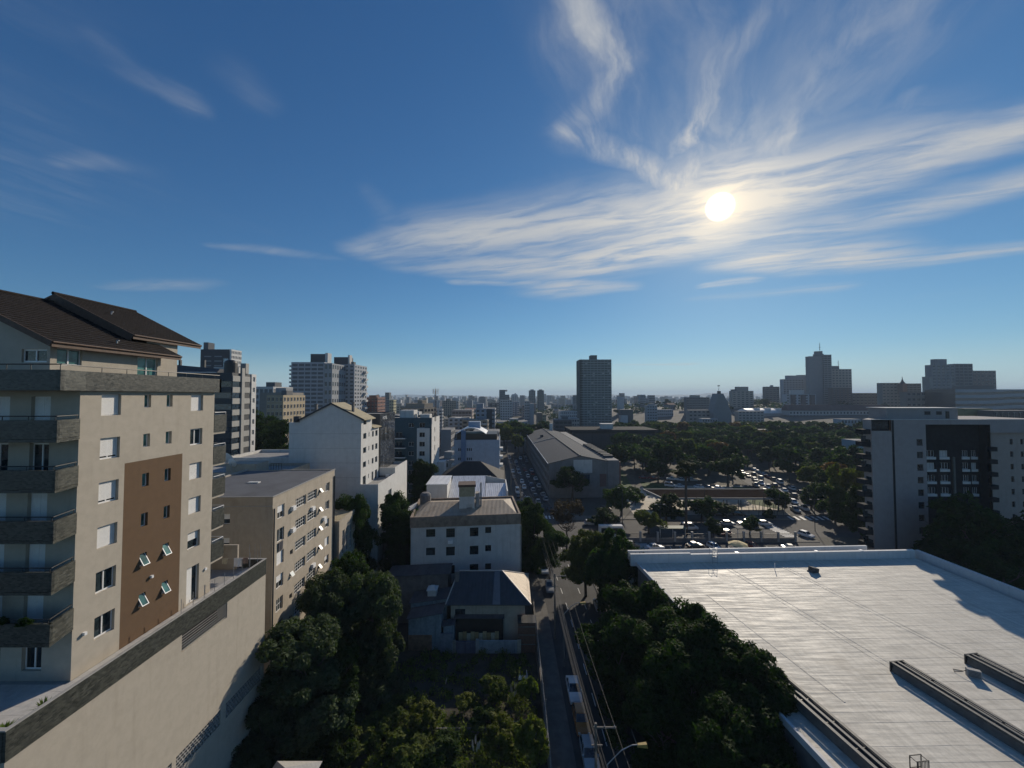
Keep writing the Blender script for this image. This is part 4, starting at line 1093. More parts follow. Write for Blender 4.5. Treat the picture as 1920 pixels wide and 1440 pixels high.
def build_sheds():
    shed('back_shed', 'long dark-roofed shed joined to the left side of the white flats', -27.5, 80, -18.9, 88, 10.0, 12.0, M_conc_d, M_shed_roof)
    shed('back_shed', 'dark sheet-roofed shed in front of the white flats, left of the hip-roofed house', -21.5, 67.2, -11.0, 71.0, 7.9, 8.4, M_conc_d, M_shed_roof)
    shed('back_shed', 'low black-roofed lean-to carrying a small tank, left of the hip-roofed house', -16.4, 63.4, -10.6, 66.8, 5.4, 6.2, M_bluewall, M_shed_roof)
    r = shed('blue_shed', 'weathered pale-blue shed with peeling orange foot, among the trees', -15.9, 60.2, -10.9, 63.0, 4.7, 5.6, M_bluewall, M_shed_roof)
    q = MB(); q.box(.0, -.12, 0, 3.6, -.004, 2.3); q.build('wall_foot', M_rustwall, r)
    shed('tin_shed', 'tiny pale tin shed between the blue shed and the black lean-to', -10.5, 60.1, -8.9, 61.4, 3.7, 4.0, M_bluewall, M_shed_roof)
    r = shed('black_lean_to', 'black lean-to under the windows of the hip-roofed house', -8.8, 61.4, -1.4, 62.1, 4.2, 4.2, M_black, M_shed_roof)
    t = thing('water_tank', 'pale square water tank standing on the black-roofed lean-to', 'water tank', (-13.2, 65.0, 6.0))
    q = MB(); q.box(-.7, -.7, 0, .7, .7, .9); q.build('tank', M_offwhite, t); q = MB(); q.box(-.85, -.85, .902, .85, .85, 1.05); q.hexa([(-.5, -.5, 1.05), (.5, -.5, 1.05), (.5, .5, 1.05), (-.5, .5, 1.05)], [(-.3, -.3, 1.4), (.3, -.3, 1.4), (.3, .3, 1.4), (-.3, .3, 1.4)]); q.build('lid', M_white, t)
    # plots' boundary walls, pieced together
    r = thing('yard_wall', 'patched boundary wall of pale blue, grey and yellow panels behind the vacant lot', 'wall', (-10.9, 59.4, 0))
    x = 0
    for k, (w, h, c) in enumerate(((1.9, 2.9, (.20, .22, .25)), (.5, 1.9, (.3, .28, .24)), (3.0, 1.8, (.13, .13, .17)), (.5, 2.1, (.34, .35, .34)), (5.8, 1.9, (.28, .33, .35)), (.6, 2.0, (.38, .37, .30)))):
        q = MB(); q.box(x, 0, 0, x + w - .03, .2, h); q.build('wall_panel', mat('yard_wall_%d' % k, c, .9, .15, 1.5, .1, streak=.6, stain=.5), r); x += w
    r = thing('board_fence', 'yellowed board fence standing just behind the patched wall', 'fence', (-8.2, 60.3, 0))
    for k in range(10):
        q = MB(); q.box(.62 * k, 0, 0, .62 * k + .58, .06, 2.6 + .15 * math.sin(k * 2.3)); q.build('board', mat('yellow_board_%d' % (k % 3), [(.36, .30, .17), (.30, .22, .10), (.40, .37, .28)][k % 3], .9, .15, 3, streak=.5), r)
    r = thing('brick_store', 'dark brick store beside the pavement at the corner of the hip-roofed house', 'shed', (.95, 59.6, 0))
    q = MB(); q.box(0, 0, 0, 2.6, 2.0, 4.4); q.build('wall', M_brick, r); q = MB(); q.box(-.1, -.1, 4.402, 2.7, 2.1, 4.5); q.build('roof', M_black, r)
    for z in (1.2, 2.6, 3.8):
        q = MB(); q.box(-.02, -.05, z, 2.62, -.004, z + .12); q.build('ledge', M_conc_d, r)
build_sheds()

def build_mid_roofs():
    """white and dark roofs between the white flats and the blue block"""
    b = Block('white_workshop', 'white workshop with white sloping metal roofs, right behind the white flats', (-19.5, 89), 18.5, 13, R(3), 14.5)
    b.walls(mat('cream_paint', (.50, .47, .38), .9, .06, streak=.3), {}, .2, 0, .2)
    q = MB(); q.box(-.05, -.3, 0, 4.6, 9, 18.6); q.build('wall', M_white, b.r)['label'] = 'tall white stair block'
    q = MB(); q.box(-.2, -.45, 18.602, 4.8, 9.2, 18.75); q.build('roof', M_white_metal, b.r)
    q = MB(); q.hexa([(4.7, -.3, 14.52), (13.2, -.3, 14.52), (13.2, 12, 17.9), (4.7, 12, 17.9)], [(4.7, -.3, 14.65), (13.2, -.3, 14.65), (13.2, 12, 18.05), (4.7, 12, 18.05)]); q.build('roof', M_white_metal, b.r)
    q = MB(); q.hexa([(13.3, -.3, 14.6), (18.3, -.3, 14.6), (18.3, 9, 16.6), (13.3, 9, 16.6)], [(13.3, -.3, 14.75), (18.3, -.3, 14.75), (18.3, 9, 16.75), (13.3, 9, 16.75)]); q.build('roof', M_white_metal, b.r)
    q = MB(); q.box(18.32, -.35, 0, 18.6, 12, 17.0); q.hexa([(13.25, 11.8, 14), (18.31, 11.8, 14), (18.31, 12, 14), (13.25, 12, 14)], [(13.25, 11.8, 18.1), (18.31, 11.8, 17.0), (18.31, 12, 17.0), (13.25, 12, 18.1)]); q.build('parapet', M_white, b.r)
    q = MB(); q.tube((14.0, -.5, 13.8), (14.9, -.5, 11.6), .06, None, 6); q.build('stay', M_white_clean, b.r)
    b = Block('white_shed_roof', 'low shed with a bright white pitched sheet roof, left of the white workshop', (-27, 87), 7.0, 7, R(3), 10.6)
    b.walls(M_offwhite, {}, .2, 0, .2)
    q = MB(); q.poly([(-.3, -.3, 10.6), (4.4, -.3, 13.2), (4.4, 7.3, 13.2), (-.3, 7.3, 10.6)]); q.poly([(4.4, -.3, 13.2), (7.4, -.3, 12.0), (7.4, 7.3, 12.0), (4.4, 7.3, 13.2)]); q.poly([(-.3, -.3, 10.6), (7.4, -.3, 10.6), (7.4, -.3, 12.0), (4.4, -.3, 13.2)]); q.build('roof', M_white_metal, b.r)
    M_darkroof = ribbed('black_clay_roof', (.035, .033, .032), .3, 0, .8, 0, .2, .4)
    r = thing('dark_hip_house', 'house with a wide black hipped roof and white gutters, in front of the blue block', 'house', (-21.5, 108, 0))
    W, D, e, rd = 19.0, 17.0, 14.8, 19.3
    q = MB(); q.box(.6, .6, 0, W - .6, D - .6, e); q.build('wall', M_offwhite, r)
    q = MB(); A, B, C_, D_ = (0, 0, e), (W, 0, e), (W, D, e), (0, D, e); R1, R2 = (7, D / 2, rd), (W - 7, D / 2, rd)
    q.poly([A, B, R2, R1]); q.poly([D_, A, R1]); q.poly([C_, D_, R1, R2]); q.poly([B, C_, R2]); q.poly([D_, C_, B, A]); q.build('roof', M_darkroof, r)
    r2 = thing('grey_hip_house', 'smaller grey hipped roof with a pale edge, in front of the black hipped roof', 'house', (-11.8, 101.5, 0))
    q = MB(); q.box(.4, .4, 0, 8.6, 6, 15.2); q.build('wall', M_conc, r2)
    q = MB(); A, B, C_, D_ = (0, 0, 15.2), (9, 0, 15.2), (9, 6.3, 15.2), (0, 6.3, 15.2); R1, R2 = (3.2, 3.2, 17.3), (5.8, 3.2, 17.3)
    q.poly([A, B, R2, R1]); q.poly([D_, A, R1]); q.poly([C_, D_, R1, R2]); q.poly([B, C_, R2]); q.poly([D_, C_, B, A]); q.build('roof', ribbed('grey_clay_roof', (.14, .15, .16), .3, 0, .8, 0, .3, .3), r2)
    q = MB(); q.box(-.05, -.09, 15.05, 9.05, -.003, 15.25); q.tube((9, -.02, 15.2), (5.8, 3.2, 17.35), .1, None, 5); q.build('gutter', M_white, r2)
    # the blue block
    M_blue = mat('pale_blue_paint', (.27, .34, .44), .85, .06, .8, streak=.25); M_blue2 = mat('deep_blue_paint', (.10, .17, .30), .85, .06, .8)
    y = 140.0
    b = Block('blue_block', 'pale blue block with a dark blue stair tower and a vaulted white roof', (-20.9, y), 16.4, 14, R(1), 23.0)
    hs = []
    for z in (12.6, 16.6, 20.0):
        for a in (1.4, 2.1, 4.5, 5.2, 5.9): hs.append((a, a + .45, z - 1.0, z, 'bare'))
    b.walls(M_blue, {'front': hs}, .15, .2, .2, mroof=M_conc)
    q = MB(); q.box(2.5, -.6, 0, 4.1, 1.2, 26.4); q.build('stair_tower', M_blue2, b.r)
    q = MB(); q.box(.8, .8, 22.8, 15.4, 13, 25.0); q.build('top_storey', M_black, b.r)
    q = MB(); n = 10
    for k in range(n):
        a0, a1 = k / n, (k + 1) / n; f = lambda t: 25.0 + 2.2 * math.sin(math.pi * t)
        q.hexa([(.5 + 11 * a0, .2, f(a0)), (.5 + 11 * a1, .2, f(a1)), (.5 + 11 * a1, 13.4, f(a1)), (.5 + 11 * a0, 13.4, f(a0))], [(.5 + 11 * a0, .2, f(a0) + .2), (.5 + 11 * a1, .2, f(a1) + .2), (.5 + 11 * a1, 13.4, f(a1) + .2), (.5 + 11 * a0, 13.4, f(a0) + .2)])
    q.build('roof', M_white_metal, b.r)
    for s in (0, 1):
        for z in (10, 13, 16, 19):
            q = MB(); x0 = -1.2 if s == 0 else 16.402; q.box(x0, 1, z, x0 + 1.198, 5, z + .9); q.build('balcony', M_white, b.r)
    q = MB(); q.box(4.6, 5, 26.5, 9, 9, 29.2); q.build('tank_house', M_blue, b.r)
build_mid_roofs()
# ================================================================ the big white supermarket roof on the right
M_membrane = membrane('white_roof_membrane', (.56, .53, .455))
M_memb_up = mat('white_parapet_paint', (.58, .58, .57), .75, .05, 1.5, .1, streak=.25)
def build_supermarket():
    Z = 11.0
    FL_, FR_, NR_, NL_ = Vector((21.0, 65.0)), Vector((69.6, 67.2)), Vector((68.6, 14.0)), Vector((25.4, 14.0))
    r = thing('supermarket', 'low supermarket with a huge white membrane roof, trees along its street side', 'building', (21, 14, 0))
    O = Vector((21, 14))
    P = [p - O for p in (NL_, NR_, FR_, FL_)]
    mb = MB()
    for i in range(4):
        a, b = P[i], P[(i + 1) % 4]; mb.poly([(a.x, a.y, 0), (b.x, b.y, 0), (b.x, b.y, Z), (a.x, a.y, Z)])
    mb.poly([(p.x, p.y, Z - .06) for p in P])
    mb.build('wall', M_conc_d, r)
    # membrane laid in sheets, each lapping the next
    n = 46; edges = [0.0]
    rnd = random.Random(4)
    for i in range(n): edges.append(edges[-1] + rnd.choice((1.0, 1.0, 1.0, .7, 1.25)))
    edges = [e / edges[-1] for e in edges]
    L = lambda t: P[0].lerp(P[3], t); Rr = lambda t: P[1].lerp(P[2], t)
    for i in range(n):
        a, b = edges[i], edges[i + 1] + .0012
        mb = MB(); m = 12
        for k in range(m):
            q0, q1 = L(a).lerp(Rr(a), k / m), L(a).lerp(Rr(a), (k + 1) / m); q2, q3 = L(b).lerp(Rr(b), (k + 1) / m), L(b).lerp(Rr(b), k / m)
            za = Z + .002; zb = Z + .0085 + .004 * math.sin(i * 2.4 + k * .9)
            mb.poly([(q0.x, q0.y, zb), (q1.x, q1.y, zb), (q2.x, q2.y, za), (q3.x, q3.y, za)])
            mb.poly([(q0.x, q0.y, Z - .01), (q1.x, q1.y, Z - .01), (q1.x, q1.y, zb), (q0.x, q0.y, zb)])
        mb.build('membrane_sheet', M_membrane, r)
    # wrinkles and cross seams running along the vents
    def seam(a, b, w=.16, h=.028, name='seam'):
        a = Vector(a) - O; b = Vector(b) - O; d = (b - a).normalized(); s = Vector((-d.y, d.x)) * w; mb = MB(); m = 10
        for k in range(m):
            p, q = a.lerp(b, k / m), a.lerp(b, (k + 1) / m)
            j0, j1 = .12 * math.sin(k * 2.1 + a.x), .12 * math.sin((k + 1) * 2.1 + a.x)
            p = p + s * j0; q = q + s * j1
            mb.poly([(*(p - s), Z + .012), (*(q - s), Z + .012), (*q, Z + .012 + h), (*p, Z + .012 + h)]); mb.poly([(*p, Z + .012 + h), (*q, Z + .012 + h), (*(q + s), Z + .012), (*(p + s), Z + .012)])
        mb.build(name, M_membrane, r)
    seam((38.9, 40.2), (34.5, 64.5)); seam((39.7, 40.2), (35.2, 64.5), .1); seam((48.3, 41), (43.9, 65), .18, .04); seam((48.9, 41), (44.6, 65), .1); seam((30.4, 36), (27.4, 55), .12)
    for k in range(5): seam((53 + 3.2 * k, 30 + k), (51.5 + 3.2 * k, 44 + 2 * k), .08, .015)
    # parapets
    def para(a, b, t, h, name='parapet', z0=None, out=0.0, m=None):
        a = Vector(a) - O; b = Vector(b) - O; d = (b - a).normalized(); s = Vector((-d.y, d.x)); z0 = Z - .4 if z0 is None else z0
        a0, b0, a1, b1 = a + s * out, b + s * out, a + s * (out + t), b + s * (out + t)
        mb = MB(); mb.hexa([(*a0, z0), (*b0, z0), (*b1, z0), (*a1, z0)], [(*a0, Z + h), (*b0, Z + h), (*b1, Z + h), (*a1, Z + h)]); return mb.build(name, m or M_memb_up, r)
    para(FL_, FR_, .5, 1.35); para(FR_ + Vector((.5, .5)), NR_ + Vector((.5, 0)), .5, 1.25)
    para(FL_ + Vector((.0, .52)), FR_ + Vector((-6, .52)), .9, .75, 'ledge'); para(FL_ + Vector((-1.2, 1.43)), FR_ + Vector((-7, 1.43)), .35, 1.55, 'outer_parapet', z0=0)
    para(FL_ + Vector((-1.2, .0)), FL_ + Vector((9, .4)), .4, 1.55, 'outer_parapet')
    para(NL_ + Vector((-.005, 0)), FL_ + Vector((-.005, .5)), .28, .22, 'edge_kerb')
    for x in (38, 52, 60):
        mb = MB(); mb.box(0, -.02, 0, .5, .55, .05); mb.build('coping_joint', M_white_clean, r, (x - 21, 65.2 - 14 + (x - 21) * .045, Z + 1.352))
    # long ridge vents
    M_vent = mat('weathered_vent_sheet', (.10, .10, .095), .6, .2, 2, .1, stain=.4); M_slot = mat('vent_slot', (.03, .032, .034), .4, .2)
    for lab, x, y, ln in (('long dark roof vent in the middle of the white roof', 38.5, 39.9, 24), ('long dark roof vent farthest right on the white roof', 47.4, 41.0, 26), ('long dark roof vent along the tree side of the white roof', 24.7, 40.0, 25)):
        v = thing('roof_vent', lab, 'roof vent', (x, y, Z + .015), math.asin(.144), 'long roof vents')
        # local -y runs toward the camera
        w = 1.55
        mb = MB(); mb.hexa([(0, 0, 0), (0, -ln, 0), (w, -ln, 0), (w, 0, 0)], [(.12, -.1, .72), (.12, -ln, .72), (w - .12, -ln, .72), (w - .12, -.1, .72)]); mb.build('body', M_vent, v)
        mb = MB()
        for a, b in ((-.03, .28), (w - .28, w + .03), (w / 2 - .13, w / 2 + .13)): mb.hexa([(a, -ln, .86), (b, -ln, .86), (b, -.03, .86), (a, -.03, .86)], [(a + .02, -ln, .96), (b - .02, -ln, .96), (b - .02, -.03, .96), (a + .02, -.03, .96)])
        mb.build('cap', M_vent, v)
        mb = MB(); mb.box(.2, -ln, .725, w - .2, -.1, .78); mb.build('slot', M_slot, v)
        mb = MB(); mb.box(.03, 0, .73, w - .03, .06, .855); bm_ = mb.mesh('bracket', M_slot)
        for k in range(int(ln / 2.4)): put('bracket', bm_, v, (0, -.16 - 2.4 * k, 0))
        mb = MB(); mb.box(-.05, .0, -.02, w + .05, .12, .97); mb.build('end_plate', M_slot, v)
    # small things on the roof
    t = thing('roof_box', 'small dark tilted vent box near the far parapet of the white roof', 'vent', (47.4, 61.5, Z + .02), .2)
    q = MB(); q.hexa([(0, 0, 0), (1.2, 0, 0), (1.2, .8, 0), (0, .8, 0)], [(0, -.1, .9), (1.2, -.1, .6), (1.2, .7, .6), (0, .7, .9)]); q.build('hood', M_dark, t); q = MB(); q.box(-.1, .1, 0, 1.3, .9, .12); q.build('base', M_conc_d, t)
    t = thing('roof_ladder', 'steel cage ladder climbing over the far parapet of the white roof', 'ladder', (33.4, 64.9, Z))
    q = MB()
    for x in (0, .8): q.tube((x, 0, 0), (x, 0, 2.3), .03, None, 5); q.tube((x, 1.0, .9), (x, 1.0, 2.3), .03, None, 5); q.tube((x, 0, 2.3), (x, 1.0, 2.3), .03, None, 5)
    q.build('rails', M_steel, t); q = MB()
    for k in range(7): q.tube((0, 0, .3 + .3 * k), (.8, 0, .3 + .3 * k), .02, None, 4)
    q.build('rungs', M_steel, t)
    t = thing('condenser_unit', 'small grey condenser with a looped hose beside the right-hand roof vent', 'air conditioner', (45.4, 39.2, Z + .015), -.5)
    q = MB(); q.box(0, 0, 0, 1.0, .4, .75); q.build('case', M_coping, t); q = MB()
    for k in range(5): q.box(.08, -.02, .12 + .12 * k, .92, -.003, .17 + .12 * k)
    q.build('grille', M_dark, t); q = MB(); q.path([(0, .2, .5), (-.4, .1, .3), (-.8, .3, .05), (-.7, .8, .03), (0, .9, .03)], .03, 5); q.build('hose', M_black, t)
    t = thing('metal_rack', 'small barred metal rack standing on the white roof at the bottom of the picture', 'rack', (29.9, 29.2, Z + .015), .1)
    q = MB()
    for z in (.06, .95): q.box(0, 0, z, 1.0, .05, z + .05); q.box(0, .5, z, 1.0, .55, z + .05)
    for x in (0, .95): q.box(x, 0, 0, x + .05, .05, .94); q.box(x, .5, 0, x + .05, .55, .94); q.box(x, .051, .9, x + .05, .499, .94)
    q.build('frame', M_black, t); q = MB()
    for k in range(7): q.box(.1 + .12 * k, .01, .11, .13 + .12 * k, .04, .94)
    q.build('bars', M_black, t)
    t = thing('roof_post', 'thin white post near the far parapet, left of the dark vent box', 'post', (42.2, 62.6, Z)); q = MB(); q.tube((0, 0, 0), (0, 0, 1.1), .05, None, 6); q.build('post', M_white_clean, t)
build_supermarket()

# ================================================================ the mauve block on the right edge
def build_right_block():
    M_mauve = mat('mauve_render', (.31, .285, .275), .9, .05, .8, .1, stain=.15, streak=.12); M_dk = mat('dark_green_tile_wall', (.026, .028, .030), .9, .2, spec=.12); M_beige2 = mat('mauve_beige_render', (.33, .285, .25), .9, .06, .8, .1, streak=.2)
    X, Y = 83.6, 89.7
    b = Block('mauve_block', 'mauve-grey apartment block with a dark recessed centre and stepped side balconies, right edge', (X, Y), 44, 17, 0, 33.4)
    rows = [28.9 - 2.9 * i for i in range(9)]
    win = [(10.4, 11.8, z - 1.5, z, 'grid21', None, M_dark) for z in rows]
    mb = MB(); cuts = [(12.6, 27.6, 0, 32.3), (0, 4.6, 30.85, 33.4)]
    rw = [(s, s + .75, z - 1.3, z, 'bare', None, M_dark) for z in rows for s in (32.8, 35.3, 39)]
    wall_holes(mb, (0, 0), (1, 0), (0, -1), 44, 0, 33.4, [q[:4] for q in win], .2, cuts=cuts + [(27.6, 44, 0, 30.4)])
    lw = [(.35, 1.85, z - 2.0, z - .1) for z in rows]
    wall_holes(mb, (0, 2.2), (0, -1), (-1, 0), 2.2, 0, 33.4, lw, .2)
    mb.poly([(17.5, 17, 0), (0, 2.2, 0), (0, 2.2, 33.4), (17.5, 17, 33.4)])
    mb.poly([(44, 17, 0), (17.5, 17, 0), (17.5, 17, 33.4), (44, 17, 33.4)]); mb.poly([(0, 0, 33.4), (44, 0, 33.4), (44, 17, 33.4), (17.5, 17, 33.4), (0, 2.2, 33.4)])
    mb.build('wall', M_mauve, b.r)
    for q in win: b.window('front', q, .2)
    for q in lw: put('window', win_mesh(q[1] - q[0], q[3] - q[2], 'grid21', (M_dark, M_glass)), b.r, (.16, 2.2 - q[0], q[2]), -math.pi / 2)
    q = MB(); wall_holes(q, (27.6, .6), (1, 0), (0, -1), 16.4, 0, 30.4, [(z[0] - 27.6, z[1] - 27.6, z[2], z[3]) for z in rw], .2); q.poly([(27.6, .6, 0), (27.6, 0, 0), (27.6, 0, 30.4), (27.6, .6, 30.4)]); q.poly([(27.6, 0, 30.4), (44, 0, 30.4), (44, .6, 30.4), (27.6, .6, 30.4)])
    q.build('wall', M_beige2, b.r)['label'] = 'beige right wing wall'
    for z in rw: put('window', win_mesh(z[1] - z[0], z[3] - z[2], 'bare', (M_dark, M_glass)), b.r, (z[0], .76, z[2]))
    # joint, penthouse band
    q = MB(); q.box(4.7, -.06, 0, 5.15, -.004, 33.3); q.build('expansion_joint', M_dk, b.r)
    q = MB(); q.poly([(0, .5, 30.85), (4.6, .5, 30.85), (4.6, .5, 33.4), (0, .5, 33.4)]); q.box(.1, .45, 31.3, 4.5, .49, 32.9, 1); q.poly([(0, 0, 30.85), (4.6, 0, 30.85), (4.6, .5, 30.85), (0, .5, 30.85)]); q.build('glazed_terrace', [M_dk, M_glass], b.r)
    # dark recess with its windows
    q = MB(); d = 2.2; z0, z1 = 0, 32.3
    cols = [(2.2, 4.3), (5.4, 7.5), (10.7, 12.3), (12.9, 14.2)]
    hs = [(a, c, z - 1.5, z) for z in rows[1:5] for a, c in cols]
    wall_holes(q, (12.6, d), (1, 0), (0, -1), 15, z0, z1, hs, .3); q.poly([(12.6, d, z0), (12.6, 0, z0), (12.6, 0, z1), (12.6, d, z1)]); q.poly([(27.6, 0, z0), (27.6, d, z0), (27.6, d, z1), (27.6, 0, z1)]); q.poly([(12.6, 0, z1), (27.6, 0, z1), (27.6, d, z1), (12.6, d, z1)])
    q.build('recess_wall', M_dk, b.r)
    for i, (a, c, zb, zt) in enumerate(hs):
        put('window', win_mesh(c - a, 1.5, 'grid31', (M_white_clean, M_curtain if i % 3 == 1 and i < 8 else M_glass)), b.r, (12.6 + a, d + .22, zb))
        s = MB(); s.box(a - .02, -.16, -.62, c + .15, -.004, -.03); s.build('white_apron', M_white, b.r, (12.6, d, zb)) 
    q = MB(); q.box(8.3, d - .35, 0, 8.75, d - .005, 24.5); q.build('duct', mat('duct_grey', (.10, .11, .10), .6), b.r, (12.6, 0, 0))
    for i, z in enumerate(rows[:8]):
        q = MB(); q.box(26.3, -.9, z - 2.7, 28.0, -.003, z - 1.7); q.build('balcony', M_dk, b.r)
    for i in range(10):
        z = 31.2 - 2.9 * i
        q = MB(); q.box(-1.9, .25, z - 1.15, -.004, 2.15, z - .05); q.build('balcony', M_dk, b.r)
        if i % 2: 
            q = MB(); q.box(-1.7, .9, z - .04, -.6, .95, z + 1.3); q.build('balcony_glazing', M_glass, b.r)
    # roof
    q = MB(); q.box(5.5, 2, 33.402, 22.5, 6.6, 36.0); q.build('roof_house', M_mauve, b.r)
    for x, w, z0, z1 in ((14.6, 1.3, 34.5, 35.3), (17.4, 1.2, 34.5, 35.3), (19.6, .8, 33.6, 35.3)):
        q = MB(); q.box(x, 1.9, z0, x + w, 1.996, z1); q.build('roof_house_opening', M_black, b.r)
    q = MB(); q.box(5.2, 1.7, 36.002, 22.8, 6.9, 36.15); q.build('roof_house_cap', M_white, b.r)
    q = MB(); q.box(-.05, -.08, 33.402, 27, .1, 33.52); q.box(27.002, -.08, 33.402, 44, .1, 33.56); q.build('coping', M_white, b.r)
build_right_block()
# ================================================================ streets, long mill building, square with its canopy
M_asph = mat('asphalt', (.042, .043, .046), .9, .2, .35, .3, 25, stain=.25)
M_asph2 = mat('worn_asphalt', (.052, .051, .05), .9, .2, .3, .3, 25, stain=.3)
M_pave = mat('pavement_slabs', (.12, .113, .10), .9, .2, .8, .3, 12, stain=.4)
M_plaza = mat('plaza_stone', (.40, .35, .27), .8, .15, .4, .2, 8, stain=.3)
M_line = mat('road_paint', (.62, .62, .60), .7, .2, 3, stain=.3)
M_line_y = mat('yellow_road_paint', (.50, .36, .08), .7, .2, 3, stain=.3)
M_lawn = mat('lawn_grass', (.055, .085, .022), .95, .35, .6, .5, 14)
M_kerb = mat('kerb_stone', (.28, .27, .25), .9, .15, 2)
def sheet(name, pts, z, m, kind='structure'):
    mb = MB(); mb.poly([(p[0], p[1], z) for p in pts]); o = mb.build(name, m); o['kind'] = kind; return o
def strip(name, left, right, z, m):
    mb = MB()
    for (a, b, c, d) in zip(left[:-1], left[1:], right[1:], right[:-1]): mb.poly([(*a, z), (*d, z), (*c, z), (*b, z)])
    return struct(mb.build(name, m))
LEFT = [(7.0, -25), (6.8, 40), (6.4, 72), (4.2, 105), (3.2, 118), (.6, 150), (-4, 270), (-13, 520)]
RIGHT = [(17.6, -25), (17.4, 40), (17.0, 72), (16.3, 105), (15.2, 118), (12.4, 150), (8.2, 270), (0, 520)]
def build_streets():
    strip('street', LEFT, RIGHT, .008, M_asph2)
    sheet('cross_street', [(16.2, 107), (150, 107), (150, 121), (15.3, 121)], .012, M_asph2)
    sheet('side_street', [(-60, 108), (4.2, 107), (3.4, 119), (-60, 120)], .0125, M_asph)
    sheet('avenue', [(91, 121), (108.5, 121), (134, 230), (140, 330), (126, 330), (120, 230)], .016, M_asph)
    # raised pavements with kerbs
    def pave(name, pts, z=.13):
        mb = MB(); mb.prism(pts, -.05, z, 1, 0); return struct(mb.build(name, [M_pave, M_kerb]))
    pave('pavement', [(4.2, -25), (6.98, -25), (6.78, 40), (6.38, 72), (4.3, 104), (1.6, 104), (3.4, 72), (3.9, 40)])
    pave('pavement', [(17.62, -25), (20.4, -25), (20.2, 60), (19.4, 104), (16.4, 104), (17.02, 72), (17.42, 40)])
    pave('pavement', [(12.5, 149), (15.5, 122.5), (88, 122.5), (88, 126), (18, 126), (14.4, 149)])
    pave('pavement', [(.5, 150), (3.1, 121), (0, 121), (-2.5, 150)])
    # markings
    mb = MB()
    def on(t, y):
        for a, b, c, d in zip(LEFT[:-1], LEFT[1:], RIGHT[:-1], RIGHT[1:]):
            if a[1] <= y <= b[1]:
                u = (y - a[1]) / (b[1] - a[1]); l = a[0] + (b[0] - a[0]) * u; r_ = c[0] + (d[0] - c[0]) * u; return l + (r_ - l) * t
    for t in (.36, .68):
        y = 22.0
        while y < 262:
            if not 100 < y < 124: x, x2 = on(t, y), on(t, y + 2.2); mb.poly([(x - .06, y, .017), (x + .06, y, .017), (x2 + .06, y + 2.2, .017), (x2 - .06, y + 2.2, .017)])
            y += 5.5
    y = 126.0; x, x2 = on(.40, 126), on(.40, 152); mb.poly([(x - .08, 126, .018), (x + .08, 126, .018), (x2 + .08, 152, .018), (x2 - .08, 152, .018)])
    o = struct(mb.build('road_markings', M_line))
    mb = MB()
    for k in range(9): mb.poly([(5.2 + 1.1 * k, 123.2, .02), (5.8 + 1.1 * k, 123.2, .02), (5.8 + 1.1 * k, 126.2, .02), (5.2 + 1.1 * k, 126.2, .02)])
    for k in range(9): mb.poly([(6.2 + 1.1 * k, 101.2, .02), (6.8 + 1.1 * k, 101.2, .02), (6.8 + 1.1 * k, 104.2, .02), (6.2 + 1.1 * k, 104.2, .02)])
    for k in range(13): mb.poly([(75.5 + .0 * k, 107.4 + 1.02 * k, .02), (79, 107.4 + 1.02 * k, .02), (79, 107.95 + 1.02 * k, .02), (75.5, 107.95 + 1.02 * k, .02)])
    for k in range(12): mb.poly([(88 + 1.9 * k, 122, .022), (88.8 + 1.9 * k, 122, .022), (89.6 + 1.9 * k, 125.6, .022), (88.8 + 1.9 * k, 125.6, .022)])
    struct(mb.build('zebra_crossing', M_line))
    # supermarket car park with bays
    sheet('car_park', [(20.5, 68), (82, 68), (82, 103.5), (20, 103.5)], .010, M_asph)
    mb = MB()
    for k in range(22): x = 30 + 2.5 * k; mb.poly([(x, 96, .018), (x + .12, 96, .018), (x + 1.0, 101, .018), (x + .88, 101, .018)])
    for k in range(8): x = 33 + .6 * k; mb.poly([(31.6, 97 + .75 * k, .019), (35.6, 97 + .75 * k, .019), (35.6, 97.4 + .75 * k, .019), (31.6, 97.4 + .75 * k, .019)])
    struct(mb.build('bay_markings', M_line))
    pave('pavement', [(20.2, 103.6), (82, 103.6), (82, 106.8), (16.6, 106.8), (16.6, 104.2)])
    # the square
    sheet('plaza', [(40, 127), (91, 127), (98, 150), (100, 168), (58, 168), (42, 150)], .014, M_plaza)
    sheet('lawn', [(34, 147), (47, 149), (52, 168), (58, 205), (44, 205)], .03, M_lawn)
    sheet('lawn', [(53, 152), (66, 150), (70, 172), (58, 175)], .03, M_lawn)
    sheet('lawn', [(86, 140), (92.5, 132), (101, 165), (94, 166)], .03, M_lawn)
    sheet('park_ground', [(47, 168.2), (101, 168.2), (119, 230), (125, 430), (30, 430), (36, 200)], .011, mat('park_soil', (.085, .075, .055), .95, .3, .2, stain=.4))
    sheet('park_ground', [(135, 230), (141, 330), (141, 430), (330, 430), (330, 140), (112, 126)], .011, MATS['park_soil'])
build_streets()

